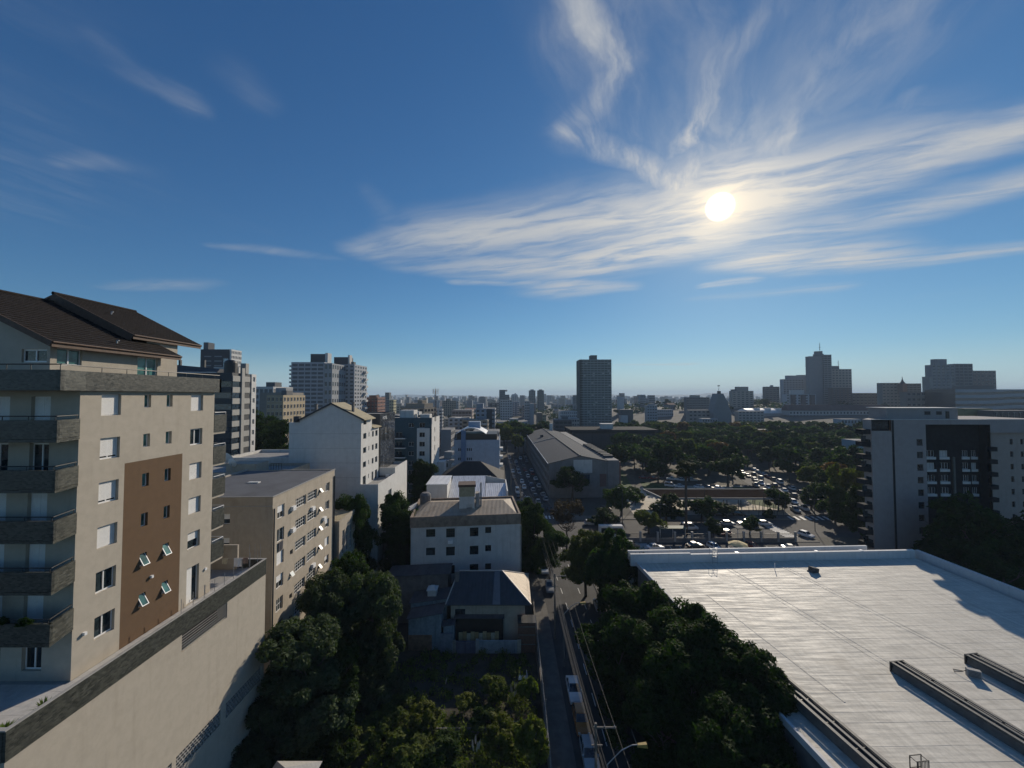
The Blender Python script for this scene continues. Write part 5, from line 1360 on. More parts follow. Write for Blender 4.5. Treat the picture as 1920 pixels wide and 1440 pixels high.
def build_mill():
    """the long mill: front gable to the camera, roof running away down the street"""
    ang = R(2.1); X, Y = 14.2, 148.0
    b = Block('long_mill', 'long grey mill hall with a low pitched roof, its many-windowed side lining the street', (X, Y), 27.0, 122, ang, 13.0)
    M_mill = mat('mill_wall', (.20, .20, .195), .9, .1, .5, .1, streak=.4, stain=.3)
    W, D = 27.0, 122; e, ra, er = 13.0, 15.9, 14.2; xr = 12.0; xe = 22.6
    hs = []
    for k in range(30):
        for z in (2.2, 5.9, 9.6): hs.append((1.6 + 4.0 * k, 4.4 + 4.0 * k, z, z + 2.3))
    mb = MB()
    wall_holes(mb, (0, D), (0, -1), (-1, 0), D, 0, e, hs, .3)
    mb.poly([(0, 0, 0), (xe, 0, 0), (xe, 0, er - .4), (xr, 0, ra), (0, 0, e)]); mb.poly([(xe, 0, 0), (xe, D, 0), (xe, D, er - .4), (xe, 0, er - .4)]); mb.poly([(xe, D, 0), (0, D, 0), (0, D, e), (xr, D, ra), (xe, D, er - .4)])
    mb.build('wall', M_mill, b.r)
    me = win_mesh(2.8, 2.3, 'grid42', (M_dark, M_glass_b))
    for q in hs: put('window', me, b.r, (.24, D - q[0], q[2]), -math.pi / 2)
    M_mr = ribbed('grey_mill_roof', (.034, .046, .062), 1.0, 1, .9, 0, .35, .3, .15, ang)
    q = MB(); q.hexa([(-.4, -.3, e - .05), (xr, -.3, ra), (xr, D, ra), (-.4, D, e - .05)], [(-.4, -.3, e + .12), (xr, -.3, ra + .17), (xr, D, ra + .17), (-.4, D, e + .12)]); q.hexa([(xr, -.3, ra), (xe + .2, -.3, er - .4), (xe + .2, D, er - .4), (xr, D, ra)], [(xr, -.3, ra + .17), (xe + .2, -.3, er - .2), (xe + .2, D, er - .2), (xr, D, ra + .17)])
    q.build('roof', M_mr, b.r)
    q = MB(); q.box(xr - .35, -.3, ra + .1, xr + .35, D, ra + .38); q.build('ridge_cap', M_dark, b.r)
    q = MB(); q.box(-.55, -.3, e - .1, -.41, D, e + .16); q.build('gutter', M_white_clean, b.r)
    q = MB(); q.hexa([(-.4, 62, e + .13), (xr - .4, 62, ra + .18), (xr - .4, 62.5, ra + .18), (-.4, 62.5, e + .13)], [(-.4, 62, e + .45), (xr - .4, 62, ra + .5), (xr - .4, 62.5, ra + .5), (-.4, 62.5, e + .45)]); q.build('fire_wall', M_coping, b.r)
    q = MB(); q.box(5.4, 78, 14.2, 7, 80, 16.1); q.build('roof_vent', M_dark, b.r)
    q = MB(); q.box(xr + 4, D - 6, 14, xr + 6, D - 4, 20); q.build('chimney', M_offwhite, b.r)
    q = MB(); q.box(9.4, -.12, 9.4, 16.6, -.004, 14.4); q.build('panel', M_offwhite, b.r)['label'] = 'pale blank panel high in the gable'
    q = MB(); q.box(10.2, -.1, 5.2, 15.6, -.004, 8.8); q.build('gable_window', M_glass_b, b.r)
    q = MB(); q.box(19.5, -.12, 4.2, 22.0, -.004, 9.0); q.build('poster', mat('faded_poster', (.15, .09, .08), .8), b.r)
    # right hand flat annex with toothed gutter wall
    q = MB(); q.box(xe + .01, -.25, 0, W, D - 6, er); q.build('annex_wall', M_mill, b.r)
    q = MB()
    for k in range(10): q.box(xe + .3, 6 + 4 * k, er + .002, W - .4, 8.2 + 4 * k, er + .9)
    q.build('rooflights', M_dark, b.r)
    q = MB(); q.box(W + .01, -.25, 0, W + .6, .6, er - .6); q.build('buttress', mat('red_brown_edge', (.16, .08, .06), .8), b.r)
    # low dark market hall behind
    b2 = Block('market_hall', 'wide low hall with a dark front and grey roof edge, beyond the long mill', (42, 268), 58, 26, R(1), 14.5)
    b2.walls(M_black, {}, .1, 0, .2)
    q = MB(); q.box(-1.5, -1.5, 13.4, 59.5, 27, 15.4); q.build('roof', mat('market_roof', (.022, .026, .03), .95, .2, .3, spec=.1), b2.r)
    for k in range(9):
        q = MB(); q.box(2 + 6 * k, -.3, 2, 7.6 + 6 * k, -.004, 12.5); q.build('shutter_bay', M_dark, b2.r)
    q = MB(); q.box(22, 6, 15.402, 30, 12, 18.6); q.box(21.5, 5.7, 18.602, 30.5, 12.3, 19.0); q.build('roof_house', M_offwhite, b2.r)
build_mill()

def build_canopy():
    r = thing('long_canopy', 'long flat brown canopy on thin columns across the sunlit square', 'canopy', (50.5, 130, 0))
    q = MB(); q.hexa([(0, 0, 4.3), (42.5, 0, 4.3), (46.5, 11, 4.5), (-2.5, 11, 4.5)], [(0, 0, 4.75), (42.5, 0, 4.75), (46.5, 11, 4.95), (-2.5, 11, 4.95)]); q.build('roof', mat('canopy_brown', (.03, .023, .019), .95, .15, .5, stain=.3, spec=0.0), r)
    q = MB(); q.hexa([(-.2, -.2, 4.2), (42.7, -.2, 4.2), (42.5, -.001, 4.2), (0, -.001, 4.2)], [(-.2, -.2, 4.85), (42.7, -.2, 4.85), (42.5, -.001, 4.85), (0, -.001, 4.85)])
    q.hexa([(-2.9, 11, 4.3), (-2.5, 11, 4.3), (0, 0, 4.1), (-.4, 0, 4.1)], [(-2.9, 11, 5.1), (-2.5, 11, 5.1), (0, 0, 4.9), (-.4, 0, 4.9)]); q.hexa([(46.5, 11, 4.3), (46.9, 11, 4.3), (42.9, 0, 4.1), (42.5, 0, 4.1)], [(46.5, 11, 5.1), (46.9, 11, 5.1), (42.9, 0, 4.9), (42.5, 0, 4.9)])
    q.hexa([(-2.9, 11.002, 4.3), (46.9, 11.002, 4.3), (46.9, 11.3, 4.3), (-2.9, 11.3, 4.3)], [(-2.9, 11.002, 5.1), (46.9, 11.002, 5.1), (46.9, 11.3, 5.1), (-2.9, 11.3, 5.1)])
    q.build('fascia', M_coping, r)
    for k in range(9):
        for y in (2.0, 9.0):
            q = MB(); q.tube((0, 0, 0), (0, 0, 4.32), .13, None, 7); q.build('column', M_dark, r, (1.5 + 5 * k, y, 0))
    # fence with pillars in front of the car park
    r = thing('car_park_fence', 'fence of pale pillars and dark railings between the car park and the cross street', 'fence', (20.5, 103.9, .13))
    for k in range(13):
        q = MB(); q.box(-.22, -.22, 0, .22, .22, 2.4); q.box(-.28, -.28, 2.402, .28, .28, 2.55); q.build('pillar', M_coping, r, (4.6 * k, 0, 0))
        if k < 12:
            q = MB(); q.box(.3, -.08, 0, 4.3, .08, .9); q.build('plinth', M_conc_d, r, (4.6 * k, 0, 0))
            q = MB(); q.box(.3, -.02, 2.0, 4.3, .02, 2.06)
            for i in range(14): q.box(.35 + .3 * i, -.015, .9, .375 + .3 * i, .015, 2.0)
            q.build('railing', M_black, r, (4.6 * k, 0, 0))
    # bus shelters and gate frames
    for k, (x, lab) in enumerate(((40.0, 'small flat-roofed shelter behind the fence, left of the tall pine trunk'), (61.0, 'dark flat-roofed shelter with white posts, middle of the car park fence'), (24.0, 'low white kiosk with two dark windows beside the bare tree'))):
        r = thing('shelter', lab, 'shelter', (x, 105.0 if k < 2 else 106.2, .14))
        if k < 2:
            q = MB(); q.box(-.2, -.2, 2.9, 7.2, 2.2, 3.1); q.build('roof', M_dark if k else mat('green_shelter_roof', (.05, .09, .06), .7), r)
            for px_ in (0, 3.4, 6.8):
                q = MB(); q.box(px_, .1, 0, px_ + .12, .22, 2.9); q.build('post', M_white, r)
        else:
            q = MB(); wall_holes(q, (0, 0), (1, 0), (0, -1), 6.4, 0, 3.2, [(.4, 2.6, 1.1, 2.7), (3.0, 6.0, 1.1, 2.7)], .2); q.box(0, .2, 0, 6.4, 1.8, 3.2); q.build('wall', M_white, r)
            q = MB(); q.box(.4, .18, 1.1, 2.6, .195, 2.7); q.box(3.0, .18, 1.1, 6.0, .195, 2.7); q.build('window', M_glass, r)
    # yellow parasol in the car park
    r = thing('parasol', 'cream yellow parasol standing in the car park', 'parasol', (56.3, 97.0, 0))
    q = MB(); q.tube((0, 0, 0), (0, 0, 2.7), .04, None, 6); q.build('pole', M_steel, r)
    q = MB(); q.lathe((0, 0, 0), [(2.3, 2.05), (1.6, 2.4), (.8, 2.68), (.05, 2.85)], 8); q.build('canopy', mat('cream_canvas', (.66, .52, .26), .8, .05), r)
    q = MB(); q.box(-.4, -.4, 0, .4, .4, .1); q.build('base', M_conc, r)
build_canopy()
# ================================================================ the town beyond
def dark_of(c, k): return tuple(q * k for q in c)
CW = {}
def cwall(c, nm=None):
    key = tuple(round(q, 3) for q in c)
    if key not in CW: CW[key] = mat(nm or 'town_wall_%d' % len(CW), c, .9, .07, .35, 0, stain=.15, streak=.25)
    return CW[key]
M_farglass = glass('far_window_glass', (.03, .036, .045), .15, .5)
M_red = mat('red_clay_tile', (.20, .085, .055), .9, .2, .5, stain=.3)
M_flat = mat('town_flat_roof', (.17, .17, .17), .9, .2, .2, stain=.4)
WHITE, CREAM, GREY, PINK, BLUEG, TAN, DKG = (.48, .48, .47), (.42, .38, .29), (.28, .29, .30), (.34, .27, .24), (.26, .31, .36), (.34, .29, .22), (.12, .125, .13)

def tower(name, label, x0, x1, ytop, Y, d, col, style='grid', cols=6, rows=None, roof=(), rz=0.0, fh=3.0, side='grid', band=None, hmin=None, cat='building', zoff=None):
    if (x0 + x1) / 2 > 1150: d = min(d, 8)
    """a block whose front fills the columns x0..x1 of the view at distance Y"""
    a = at_y(x0, 745, Y); b_ = at_y(x1, 745, Y); top = at_y((x0 + x1) / 2, ytop, Y).z
    w = b_.x - a.x; z0 = hill((a.x + b_.x) / 2, Y) - .5 if zoff is None else zoff; h = top - z0
    b = Block(name, label, (a.x, Y), w, d, rz, h, z0, cat)
    m = cwall(col); mb = MB()
    n = rows or max(2, int((h - 2) / fh)); fh_ = (h - 1.2) / n
    if style == 'bands':
        mg = cwall(dark_of(col, .38)); mb.box(.3, .35, 0, w - .3, d - .3, h - .3); mb.build('core', mg, b.r)
        me = MB(); me.box(0, 0, 0, w, d, fh_ * .42); me = me.mesh('floor_band', m)
        for i in range(n + 1): put('floor_band', me, b.r, (0, 0, h - .02 - fh_ * .42 - fh_ * i))
        q = MB(); t = max(.5, w / cols * .14)
        for i in range(cols + 1):
            x = (w - t) * i / cols; q.box(x, .08, 0, x + t, .34, h - fh_ * .42 - .03)
        q.build('piers', m, b.r)
        if side == 'blank': q = MB(); q.box(w - .29, .1, 0, w + .05, d - .1, h + .05); q.build('side_wall', cwall(band or col), b.r)
    else:
        mb.box(0, 0, 0, w, d, h); mb.build('wall', m, b.r)
        ww, wh = w / cols * .52, fh_ * .5
        def win(W, face, nc):
            o, ag, ux, nn, _ = face_frame(w, d, face); pw = W / nc * .52
            if style == 'strip' : pw = W / nc * .92
            key = ('fw', round(pw, 1), round(wh, 1))
            if key not in WIN:
                q = MB(); q.box(0, -.06, 0, pw, .02, wh, 0); q.box(-.08, -.14, -.16, pw + .08, .0, -.01, 1); q.box(-.02, -.1, wh + .005, pw + .02, .0, wh + .09, 1); q.box(pw / 2 - .04, -.08, .01, pw / 2 + .04, -.061, wh - .01, 1)
                WIN[key] = q.mesh('window', [M_farglass, M_dark if style == 'strip' else M_offwhite])
            for i in range(n):
                for j in range(nc):
                    s = W * (j + .5) / nc - pw / 2; put('window', WIN[key], b.r, (o[0] + ux[0] * s, o[1] + ux[1] * s, h - 1.0 - fh_ * i - wh), ag)
        if style != 'blank': win(w, 'front', cols)
        if side == 'grid': win(d, 'right', max(2, int(d / (w / cols) * .8)))
        if side == 'gridl': win(d, 'left', max(2, int(d / (w / cols) * .8)))
    q = MB(); q.box(.2, .2, h + .002, w - .2, d - .2, h + .05); q.build('roof', M_flat, b.r)
    for (rx0, rx1, ry, dd, rc) in roof:
        p, p2 = at_y(rx0, 745, Y).x - a.x, at_y(rx1, 745, Y).x - a.x; zt = at_y((rx0 + rx1) / 2, ry, Y).z - z0
        q = MB(); q.box(p, d * .25, h + .003, p2, d * .25 + min(dd, d * .6), zt); q.build('roof_house', cwall(rc), b.r)
    return b
def antenna(label, px, y0, y1, Y, r=.25):
    p = at_y(px, y0, Y); q_ = at_y(px, y1, Y); h = q_.z - p.z
    t = thing('antenna', label, 'antenna', p); q = MB(); q.tube((0, 0, -1), (0, 0, h), r, r * .3, 5)
    for k in range(3): z = h * (.3 + .22 * k); q.tube((-1.6 + .4 * k, 0, z), (1.6 - .4 * k, 0, z), r * .4, None, 4); q.tube((0, -1.2, z + .6), (0, 1.2, z + .6), r * .4, None, 4)
    q.build('mast', M_dark, t)

def landmarks():
    # behind the near block
    t = tower('dark_tower', 'dark blue-grey tower with glazed corner, far left behind the near roof', 374, 428, 655, 250, 9, (.035, .045, .055), 'blank', 3, fh=3.0, roof=((374, 383, 641, 6, (.09, .1, .11)),), side='none')
    q = MB(); q.box(0, -.06, 0, 4.6, -.004, .7); q.box(6.6, -.06, 0, 11.5, -.004, .7); me = q.mesh('window_band', cwall((.20, .23, .25)))
    for i in range(14): put('window_band', me, t.r, (2.5, 0, t.h - 5 - 3 * i))
    q = MB(); q.box(15.2, -.3, 0, 18.3, -.003, t.h - 6); q.build('glazed_corner', glass('sky_mirror_glass', (.20, .26, .30), .03, 1.0), t.r)
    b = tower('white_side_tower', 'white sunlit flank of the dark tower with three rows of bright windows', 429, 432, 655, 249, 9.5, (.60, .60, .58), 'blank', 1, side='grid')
    tower('stepped_block', 'white stepped apartment block with balconies, left of the twin towers', 476, 512, 725, 200, 18, WHITE, 'bands', 4, roof=((488, 505, 716, 6, DKG),))
    tower('grey_brown_block', 'blank grey-brown block left of the twin towers', 487, 528, 736, 190, 20, (.25, .23, .20), 'blank', 3, roof=((505, 525, 727, 6, GREY),), side='none')
    tower('cream_block', 'cream block with a balcony stack catching the sun, left of the twin towers', 500, 531, 741, 170, 18, (.40, .33, .22), 'grid', 4, roof=((516, 526, 732, 5, DKG),), side='grid')
    # twin towers
    b = tower('twin_tower', 'left twin tower: pale grey with rows of balconies and a dark roof house', 545, 607, 679, 280, 24, (.36, .38, .41), 'bands', 5, fh=2.95, roof=((573, 601, 662, 10, (.06, .065, .075)), (601, 606, 660, 6, WHITE)), side='blank', band=(.40, .42, .45))
    for i in range(12):
        q = MB(); q.box(-2.0, 1, b.h - 3.4 - 2.95 * i, -.003, 8, b.h - 2.2 - 2.95 * i); q.build('balcony', cwall((.36, .38, .41)), b.r)
    b = tower('twin_tower_bay', 'projecting right bay of the left twin tower with tall bright windows', 607, 622, 681, 277, 26, (.28, .30, .32), 'grid', 2, fh=6, side='grid')
    b = tower('twin_tower', 'right twin tower: pale grey with a white sunlit flank and side balconies', 634, 664, 683, 300, 26, (.33, .35, .38), 'grid', 3, fh=2.95, roof=((618, 645, 668, 10, (.06, .065, .075)), (645, 648, 664, 5, WHITE), (651, 656, 677, 4, DKG)), side='grid')
    for i in range(11):
        q = MB(); q.box(b.w + .003, 18, b.h - 6 - 5.9 * i, b.w + 2.2, 23, b.h - 4.4 - 5.9 * i)
        if b.h - 6 - 5.9 * i > 0: q.build('balcony', cwall(WHITE), b.r)
    tower('red_brick_block', 'brick-red block with white balconies just right of the twin towers', 677, 708, 745, 330, 20, (.20, .085, .06), 'grid', 5, roof=((688, 702, 741, 6, (.16, .08, .06)),), side='grid')
    tower('slim_tower', 'slim dark tower on the skyline above the white gabled block', 722, 730, 736, 520, 8, (.13, .15, .16), 'grid', 2, side='none')
    tower('yellow_block', 'small yellowish block on the skyline below the slim dark tower', 730, 738, 750, 420, 10, (.40, .37, .22), 'grid', 2)
    # centre left
    tower('white_tank_block', 'flat white block with a roof tank, behind the teal block', 700, 745, 779, 190, 16, (.42, .43, .45), 'grid', 5, roof=((765, 782, 773, 6, WHITE),))
    tower('grey_blind_block', 'low blind grey block right of the teal block', 826, 846, 806, 190, 14, (.20, .205, .215), 'blank', 2)
    tower('balcony_flats', 'small white flats with open balconies, between the teal and the blue block', 840, 866, 810, 205, 14, (.36, .36, .36), 'bands', 3)
    tower('brown_flats', 'brown-pink balcony block in the middle distance, left of the blue-grey tower block', 847, 885, 769, 330, 18, (.30, .25, .23), 'bands', 6, fh=2.9)
    b = tower('blue_grey_tower_block', 'blue-grey block with a dark central strip, left of the street trees', 892, 928, 766, 290, 22, (.23, .27, .32), 'grid', 4, fh=3.0, roof=((892, 905, 757, 8, (.22, .26, .31)),), side='grid')
    q = MB(); q.box(b.w * .57, -.25, 0, b.w * .85, -.07, b.h - .5); q.build('dark_strip', cwall((.05, .055, .06)), b.r)
    tower('grey_parapet_flats', 'broad plain grey flats in front of the blue-grey tower block', 886, 935, 809, 215, 16, (.22, .235, .255), 'grid', 6, rows=5)
    tower('pale_flats', 'pale flats with pilasters right behind the street trees', 931, 990, 791, 330, 20, (.40, .41, .42), 'grid', 9, roof=((955, 972, 786, 8, GREY),))
    tower('dark_top_block', 'skyline block with a dark stepped top, left of the two slim towers', 936, 947, 731, 620, 16, (.15, .17, .18), 'grid', 3, roof=((947, 951, 734, 6, GREY),))
    tower('dark_top_annex', 'lower annex of the skyline block with the dark stepped top', 947, 955, 740, 615, 14, (.15, .165, .175), 'grid', 2)
    tower('slim_twin', 'left one of the two slim towers on the skyline', 992, 1004, 732, 700, 12, (.16, .185, .19), 'grid', 3, roof=((995, 1001, 730, 6, GREY),), side='none')
    tower('slim_twin', 'right one of the two slim towers on the skyline', 1008, 1020, 732, 700, 12, (.15, .165, .15), 'grid', 3, roof=((1011, 1017, 730, 6, GREY),), side='none')
    tower('white_city_block', 'white block with many windows below the two slim towers', 938, 960, 750, 480, 14, (.40, .42, .43), 'grid', 5)
    tower('pale_step_block', 'pale stepped block in the middle distance left of the slab tower', 984, 993, 752, 470, 14, (.36, .37, .38), 'grid', 3)
    tower('blue_step_block', 'blue-grey slab beside the pale stepped block', 993, 1001, 757, 465, 14, (.22, .27, .31), 'blank', 2, side='none')
    tower('brown_pair', 'brown half of a two-tone block, left of the slab tower', 1007, 1017, 774, 400, 14, (.17, .145, .115), 'blank', 2, side='none')
    tower('olive_pair', 'olive-yellow half of a two-tone block, left of the slab tower', 1017, 1024, 777, 398, 14, (.30, .28, .17), 'grid', 2)
    tower('dark_office', 'dark office block with horizontal bands at the foot of the slab tower', 1040, 1072, 787, 330, 16, (.10, .105, .11), 'bands', 4, roof=((1055, 1066, 781, 6, DKG),))
    tower('white_office', 'white slab with steam in front, at the foot of the slab tower', 1050, 1082, 771, 395, 16, (.44, .44, .44), 'grid', 9)
    tower('white_pier_block', 'pale block with pilasters tight against the slab tower', 1072, 1086, 785, 345, 14, (.38, .37, .34), 'grid', 3)
    tower('skyline_dome_block', 'skyline block with rounded top just left of the slab tower', 1076, 1085, 741, 620, 12, (.16, .18, .19), 'grid', 3)
    # the tall slab tower
    b = tower('slab_tower', 'tall solitary slab tower of grey-green balconies, centre of the skyline', 1088, 1147, 674, 430, 22, (.26, .295, .285), 'bands', 9, rows=29, roof=((1110, 1122, 665, 10, (.12, .13, .13)),))
    q = MB(); q.box(-.5, .0, 0, 2.0, 22, b.h); q.build('end_wall', cwall((.07, .085, .08)), b.r)
    rnd = random.Random(9); me = MB(); me.box(0, -.04, 0, 2.4, .0, 1.0); me = me.mesh('pane', M_curtain)
    for k in range(26): put('pane', me, b.r, (1.6 + b.w * .93 * rnd.random(), .33, 1.4 + (b.h - 1.2) / 29 * rnd.randrange(29)))
    # right of it
    tower('white_slab', 'pale slab on the skyline right of the slab tower', 1160, 1170, 744, 560, 14, (.38, .41, .43), 'blank', 2, side='none')
    tower('grey_pair', 'left one of two grey blocks on the skyline, right of the slab tower', 1200, 1211, 742, 620, 14, GREY, 'grid', 3, roof=((1203, 1211, 740, 8, GREY),))
    tower('grey_pair', 'right one of two grey blocks on the skyline, right of the slab tower', 1217, 1228, 741, 640, 14, (.25, .265, .28), 'grid', 3)
    tower('dark_cube', 'dark block with a white square front, right of the slab tower', 1163, 1187, 768, 420, 14, (.10, .10, .105), 'blank', 3)
    tower('white_square', 'white square annex in front of the dark block right of the slab tower', 1164, 1177, 779, 415, 8, (.46, .44, .44), 'blank', 2)
    tower('blue_pier', 'blue-grey block with white piers above the park trees', 1213, 1232, 760, 440, 16, (.27, .31, .35), 'grid', 4, roof=((1218, 1228, 757, 6, GREY),))
    tower('white_rows', 'pale low block with rows of small windows above the park trees', 1232, 1262, 768, 520, 12, (.30, .33, .37), 'grid', 8)
    tower('pink_block', 'pinkish block on the skyline right of the slab tower', 1249, 1264, 754, 720, 14, (.36, .25, .23), 'grid', 4)
    tower('brown_cluster', 'broad brown-grey block with a pale centre, left of the pointed grey tower', 1287, 1330, 745, 520, 22, (.17, .165, .165), 'grid', 8, roof=((1297, 1314, 741, 10, (.28, .28, .27)),))
    tower('beige_long_block', 'long grey-beige block with wide windows, left of the pointed grey tower', 1291, 1339, 769, 450, 16, (.24, .235, .225), 'grid', 6, rows=4)
    tower('white_low', 'low white house fronts at the edge of the park', 1316, 1345, 785, 405, 12, (.34, .35, .37), 'grid', 6, rows=3)
    # pointed grey tower
    Y = 440; a = at_y(1338, 745, Y); w = at_y(1371, 745, Y).x - a.x; z0 = hill(a.x, Y); zt = at_y(1350, 738, Y).z - z0; zs = at_y(1350, 775, Y).z - z0
    r = thing('pointed_tower', 'grey tower with a steep pointed gable profile and a lantern on top', 'building', (a.x, Y, z0))
    q = MB(); pf = [(0, 0), (w, 0), (w, zs), (w * .80, zs + (zt - zs) * .55), (w * .56, zt), (w * .28, zt), (w * .10, zs + (zt - zs) * .45), (0, zs)]
    q.v = [(x, 0, z) for x, z in pf] + [(x, 14, z) for x, z in pf]; n = len(pf); q.f = [tuple(range(n)), tuple(range(2 * n - 1, n - 1, -1))] + [(i, i + n, (i + 1) % n + n, (i + 1) % n) for i in range(n)]; q.m = [0] * len(q.f)
    q.build('wall', cwall((.20, .215, .225)), r)
    q = MB(); q.box(w * .36, 3, zt + .002, w * .5, 6, zt + 3); q.tube((w * .42, 4.5, zt + 3), (w * .42, 4.5, zt + 9), .25, .1, 5); q.box(w * .36, 4.3, zt + 8.5, w * .48, 4.7, zt + 9.6); q.build('lantern', M_dark, r)
    tower('sandy_block', 'pale sandy block with a stepped top, right of the pointed grey tower', 1373, 1413, 733, 560, 24, (.30, .28, .25), 'grid', 5, rows=8, roof=((1383, 1405, 725, 12, (.28, .26, .24)), (1375, 1382, 730, 8, DKG)), side='grid')
    tower('long_white_front', 'long pale building with a low roof beneath the sandy block', 1384, 1432, 771, 450, 16, (.30, .295, .285), 'grid', 7, rows=4)
    tower('park_pavilion', 'grey flat pavilion with white roof edges among the park trees', 1381, 1451, 806, 300, 14, (.10, .105, .11), 'blank', 6)
    tower('dull_block', 'narrow brown block standing alone on the skyline, left of the town-centre towers', 1436, 1462, 725, 620, 20, (.17, .155, .14), 'grid', 4, side='grid', roof=((1449, 1452, 722, 6, GREY),))
    # town centre group
    tower('blue_grid_block', 'blue-grey gridded block at the left of the town-centre towers', 1469, 1508, 711, 640, 26, (.26, .29, .33), 'grid', 7, rows=11, roof=((1478, 1506, 704, 12, (.24, .27, .31)),), side='none')
    tower('blue_blank_block', 'plain blue-grey block touching the tallest town-centre tower', 1500, 1522, 703, 645, 24, (.23, .255, .285), 'blank', 2, side='none')
    b = tower('tallest_tower', 'tallest town-centre tower, blank grey with a balcony column and drum top', 1519, 1546, 668, 600, 24, (.215, .22, .225), 'blank', 4, side='none')
    b2 = tower('balcony_tower', 'balcony column forming the right side of the tallest town-centre tower', 1546, 1561, 665, 598, 24, (.25, .25, .245), 'bands', 2, rows=24)
    p = at_y(1537, 666, 605); q = MB(); q.lathe((p.x - b.r.location.x, 8, b.h), [(7, 0), (7, 4), (5.6, 4.5), (5.6, 8.5), (0.1, 9)], 14); q.build('drum', cwall((.19, .195, .20)), b.r)
    antenna('broad antenna on the drum of the tallest town-centre tower', 1537, 656, 642, 608, .5)
    tower('tan_tower', 'tan town-centre tower with dark roof house, right of the tallest', 1561, 1598, 692, 620, 26, (.29, .265, .235), 'grid', 6, rows=14, roof=((1563, 1577, 686, 12, (.14, .14, .14)),), side='none')
    antenna('tangled antenna on the tan town-centre tower', 1572, 686, 675, 625, .35)
    tower('brown_mid_block', 'reddish brown block at the foot of the town-centre towers', 1561, 1597, 727, 560, 20, (.13, .10, .09), 'grid', 5)
    tower('striped_block', 'white block with three dark red stripes at the foot of the tallest tower', 1474, 1530, 739, 545, 18, (.40, .42, .45), 'grid', 8, rows=5, roof=((1486, 1510, 731, 8, WHITE),))
    b = tower('dark_stripe', 'dark red stripe block in front of the striped white block', 1484, 1492, 740, 543, 3, (.09, .07, .075), 'blank', 1, side='none')
    tower('dark_stripe', 'middle dark stripe block in front of the striped white block', 1503, 1511, 740, 543, 3, (.09, .07, .075), 'blank', 1, side='none')
    tower('dark_stripe', 'right dark stripe block in front of the striped white block', 1520, 1528, 740, 543, 3, (.09, .07, .075), 'blank', 1, side='none')
    # long red roofed college
    Y = 470; a = at_y(1478, 745, Y); e = at_y(1672, 745, Y); z0 = hill((a.x + e.x) / 2, Y) - 1; zt = at_y(1560, 770, Y).z - z0
    bb = Block('long_college', 'very long white college building with a dark red roof and rows of windows', (a.x, Y), e.x - a.x, 16, 0, zt, z0)
    q = MB(); q.box(0, 0, 0, bb.w, 16, zt); q.build('wall', cwall((.36, .37, .38)), bb.r)
    q = MB(); q.hexa([(-.5, -.6, zt + .01), (bb.w + .5, -.6, zt + .01), (bb.w + .5, 16.6, zt + .01), (-.5, 16.6, zt + .01)], [(2, 7, zt + 7), (bb.w - 2, 7, zt + 7), (bb.w - 2, 9, zt + 7), (2, 9, zt + 7)]); q.build('roof', mat('college_roof', (.10, .055, .05), .9, .2, .2), bb.r)
    q = MB(); q.box(0, -.08, 0, 1.7, .0, 2.4); q.box(-.1, -.14, -.2, 1.8, 0, -.01, 1); me = q.mesh('window', [M_farglass, M_offwhite])
    for i in range(3):
        for j in range(30): put('window', me, bb.r, (2 + (bb.w - 4) * j / 30, 0, zt - 3.9 - 4.2 * i))
    # arched pale hall at its left
    Y = 480; a = at_y(1400, 745, Y); e = at_y(1482, 745, Y); z0 = hill(a.x, Y) - 1; zt = at_y(1440, 775, Y).z - z0
    bb = Block('arched_hall', 'pale hall with a shining ribbed curved roof, left of the long college', (a.x, Y), e.x - a.x, 30, 0, zt, z0)
    q = MB(); q.box(0, 0, 0, bb.w, 30, zt); q.build('wall', cwall((.33, .30, .29)), bb.r); q = MB(); n = 12
    for k in range(n):
        f = lambda t: zt + .02 + 7.5 * math.sin(math.pi * (t * .8 + .1)) - 2.2
        y0, y1 = 30 * k / n, 30 * (k + 1) / n; q.hexa([(0, y0, zt - .3), (bb.w, y0, zt - .3), (bb.w, y1, zt - .3), (0, y1, zt - .3)], [(4, y0, f(k / n)), (bb.w - 2, y0, f(k / n)), (bb.w - 2, y1, f((k + 1) / n)), (4, y1, f((k + 1) / n))])
    q.build('roof', mat('bright_sheet_roof', (.50, .50, .49), .35, .1, .3), bb.r)
    for k in range(3):
        q = MB(); q.box(bb.w * (.3 + .25 * k), 2, zt + 2, bb.w * (.3 + .25 * k) + 1.2, 28, zt + 6.2); q.build('roof_rib', M_white, bb.r)
    # church block and the right hand group
    tower('low_brown_row', 'low brown row of blocks on the skyline, left of the spired block', 1598, 1655, 737, 560, 24, (.135, .12, .11), 'grid', 8, rows=5)
    b = tower('spired_block', 'rounded beige block with a small church spire rising behind it', 1655, 1690, 718, 520, 22, (.22, .205, .185), 'grid', 5, rows=9, side='none')
    tower('terraced_block', 'terraced block stepping down to the right of the church spire', 1690, 1728, 719, 525, 22, (.22, .21, .19), 'bands', 5, roof=())
    p = at_y(1692, 720, 516); t = thing('church_spire', 'dark pointed church spire between the rounded and the terraced block', 'church', (p.x, p.y, p.z)); q = MB(); q.box(-3.2, -3.2, -14, 3.2, 3.2, .5); q.build('tower', cwall((.20, .13, .10)), t); q = MB(); q.lathe((0, 0, .5), [(3.4, 0), (1.4, 3), (.5, 6), (.05, 10)], 8); q.build('spire', M_dark, t)
    tower('brown_block', 'brown plain block in front of the church spire', 1700, 1745, 735, 430, 18, (.17, .15, .135), 'grid', 5, rows=5)
    tower('right_tower', 'tall grey tower with small balconies at the right, highest of its group', 1749, 1792, 684, 470, 24, (.20, .21, .225), 'grid', 5, rows=16, roof=((1758, 1781, 673, 12, (.19, .20, .215)),), side='none')
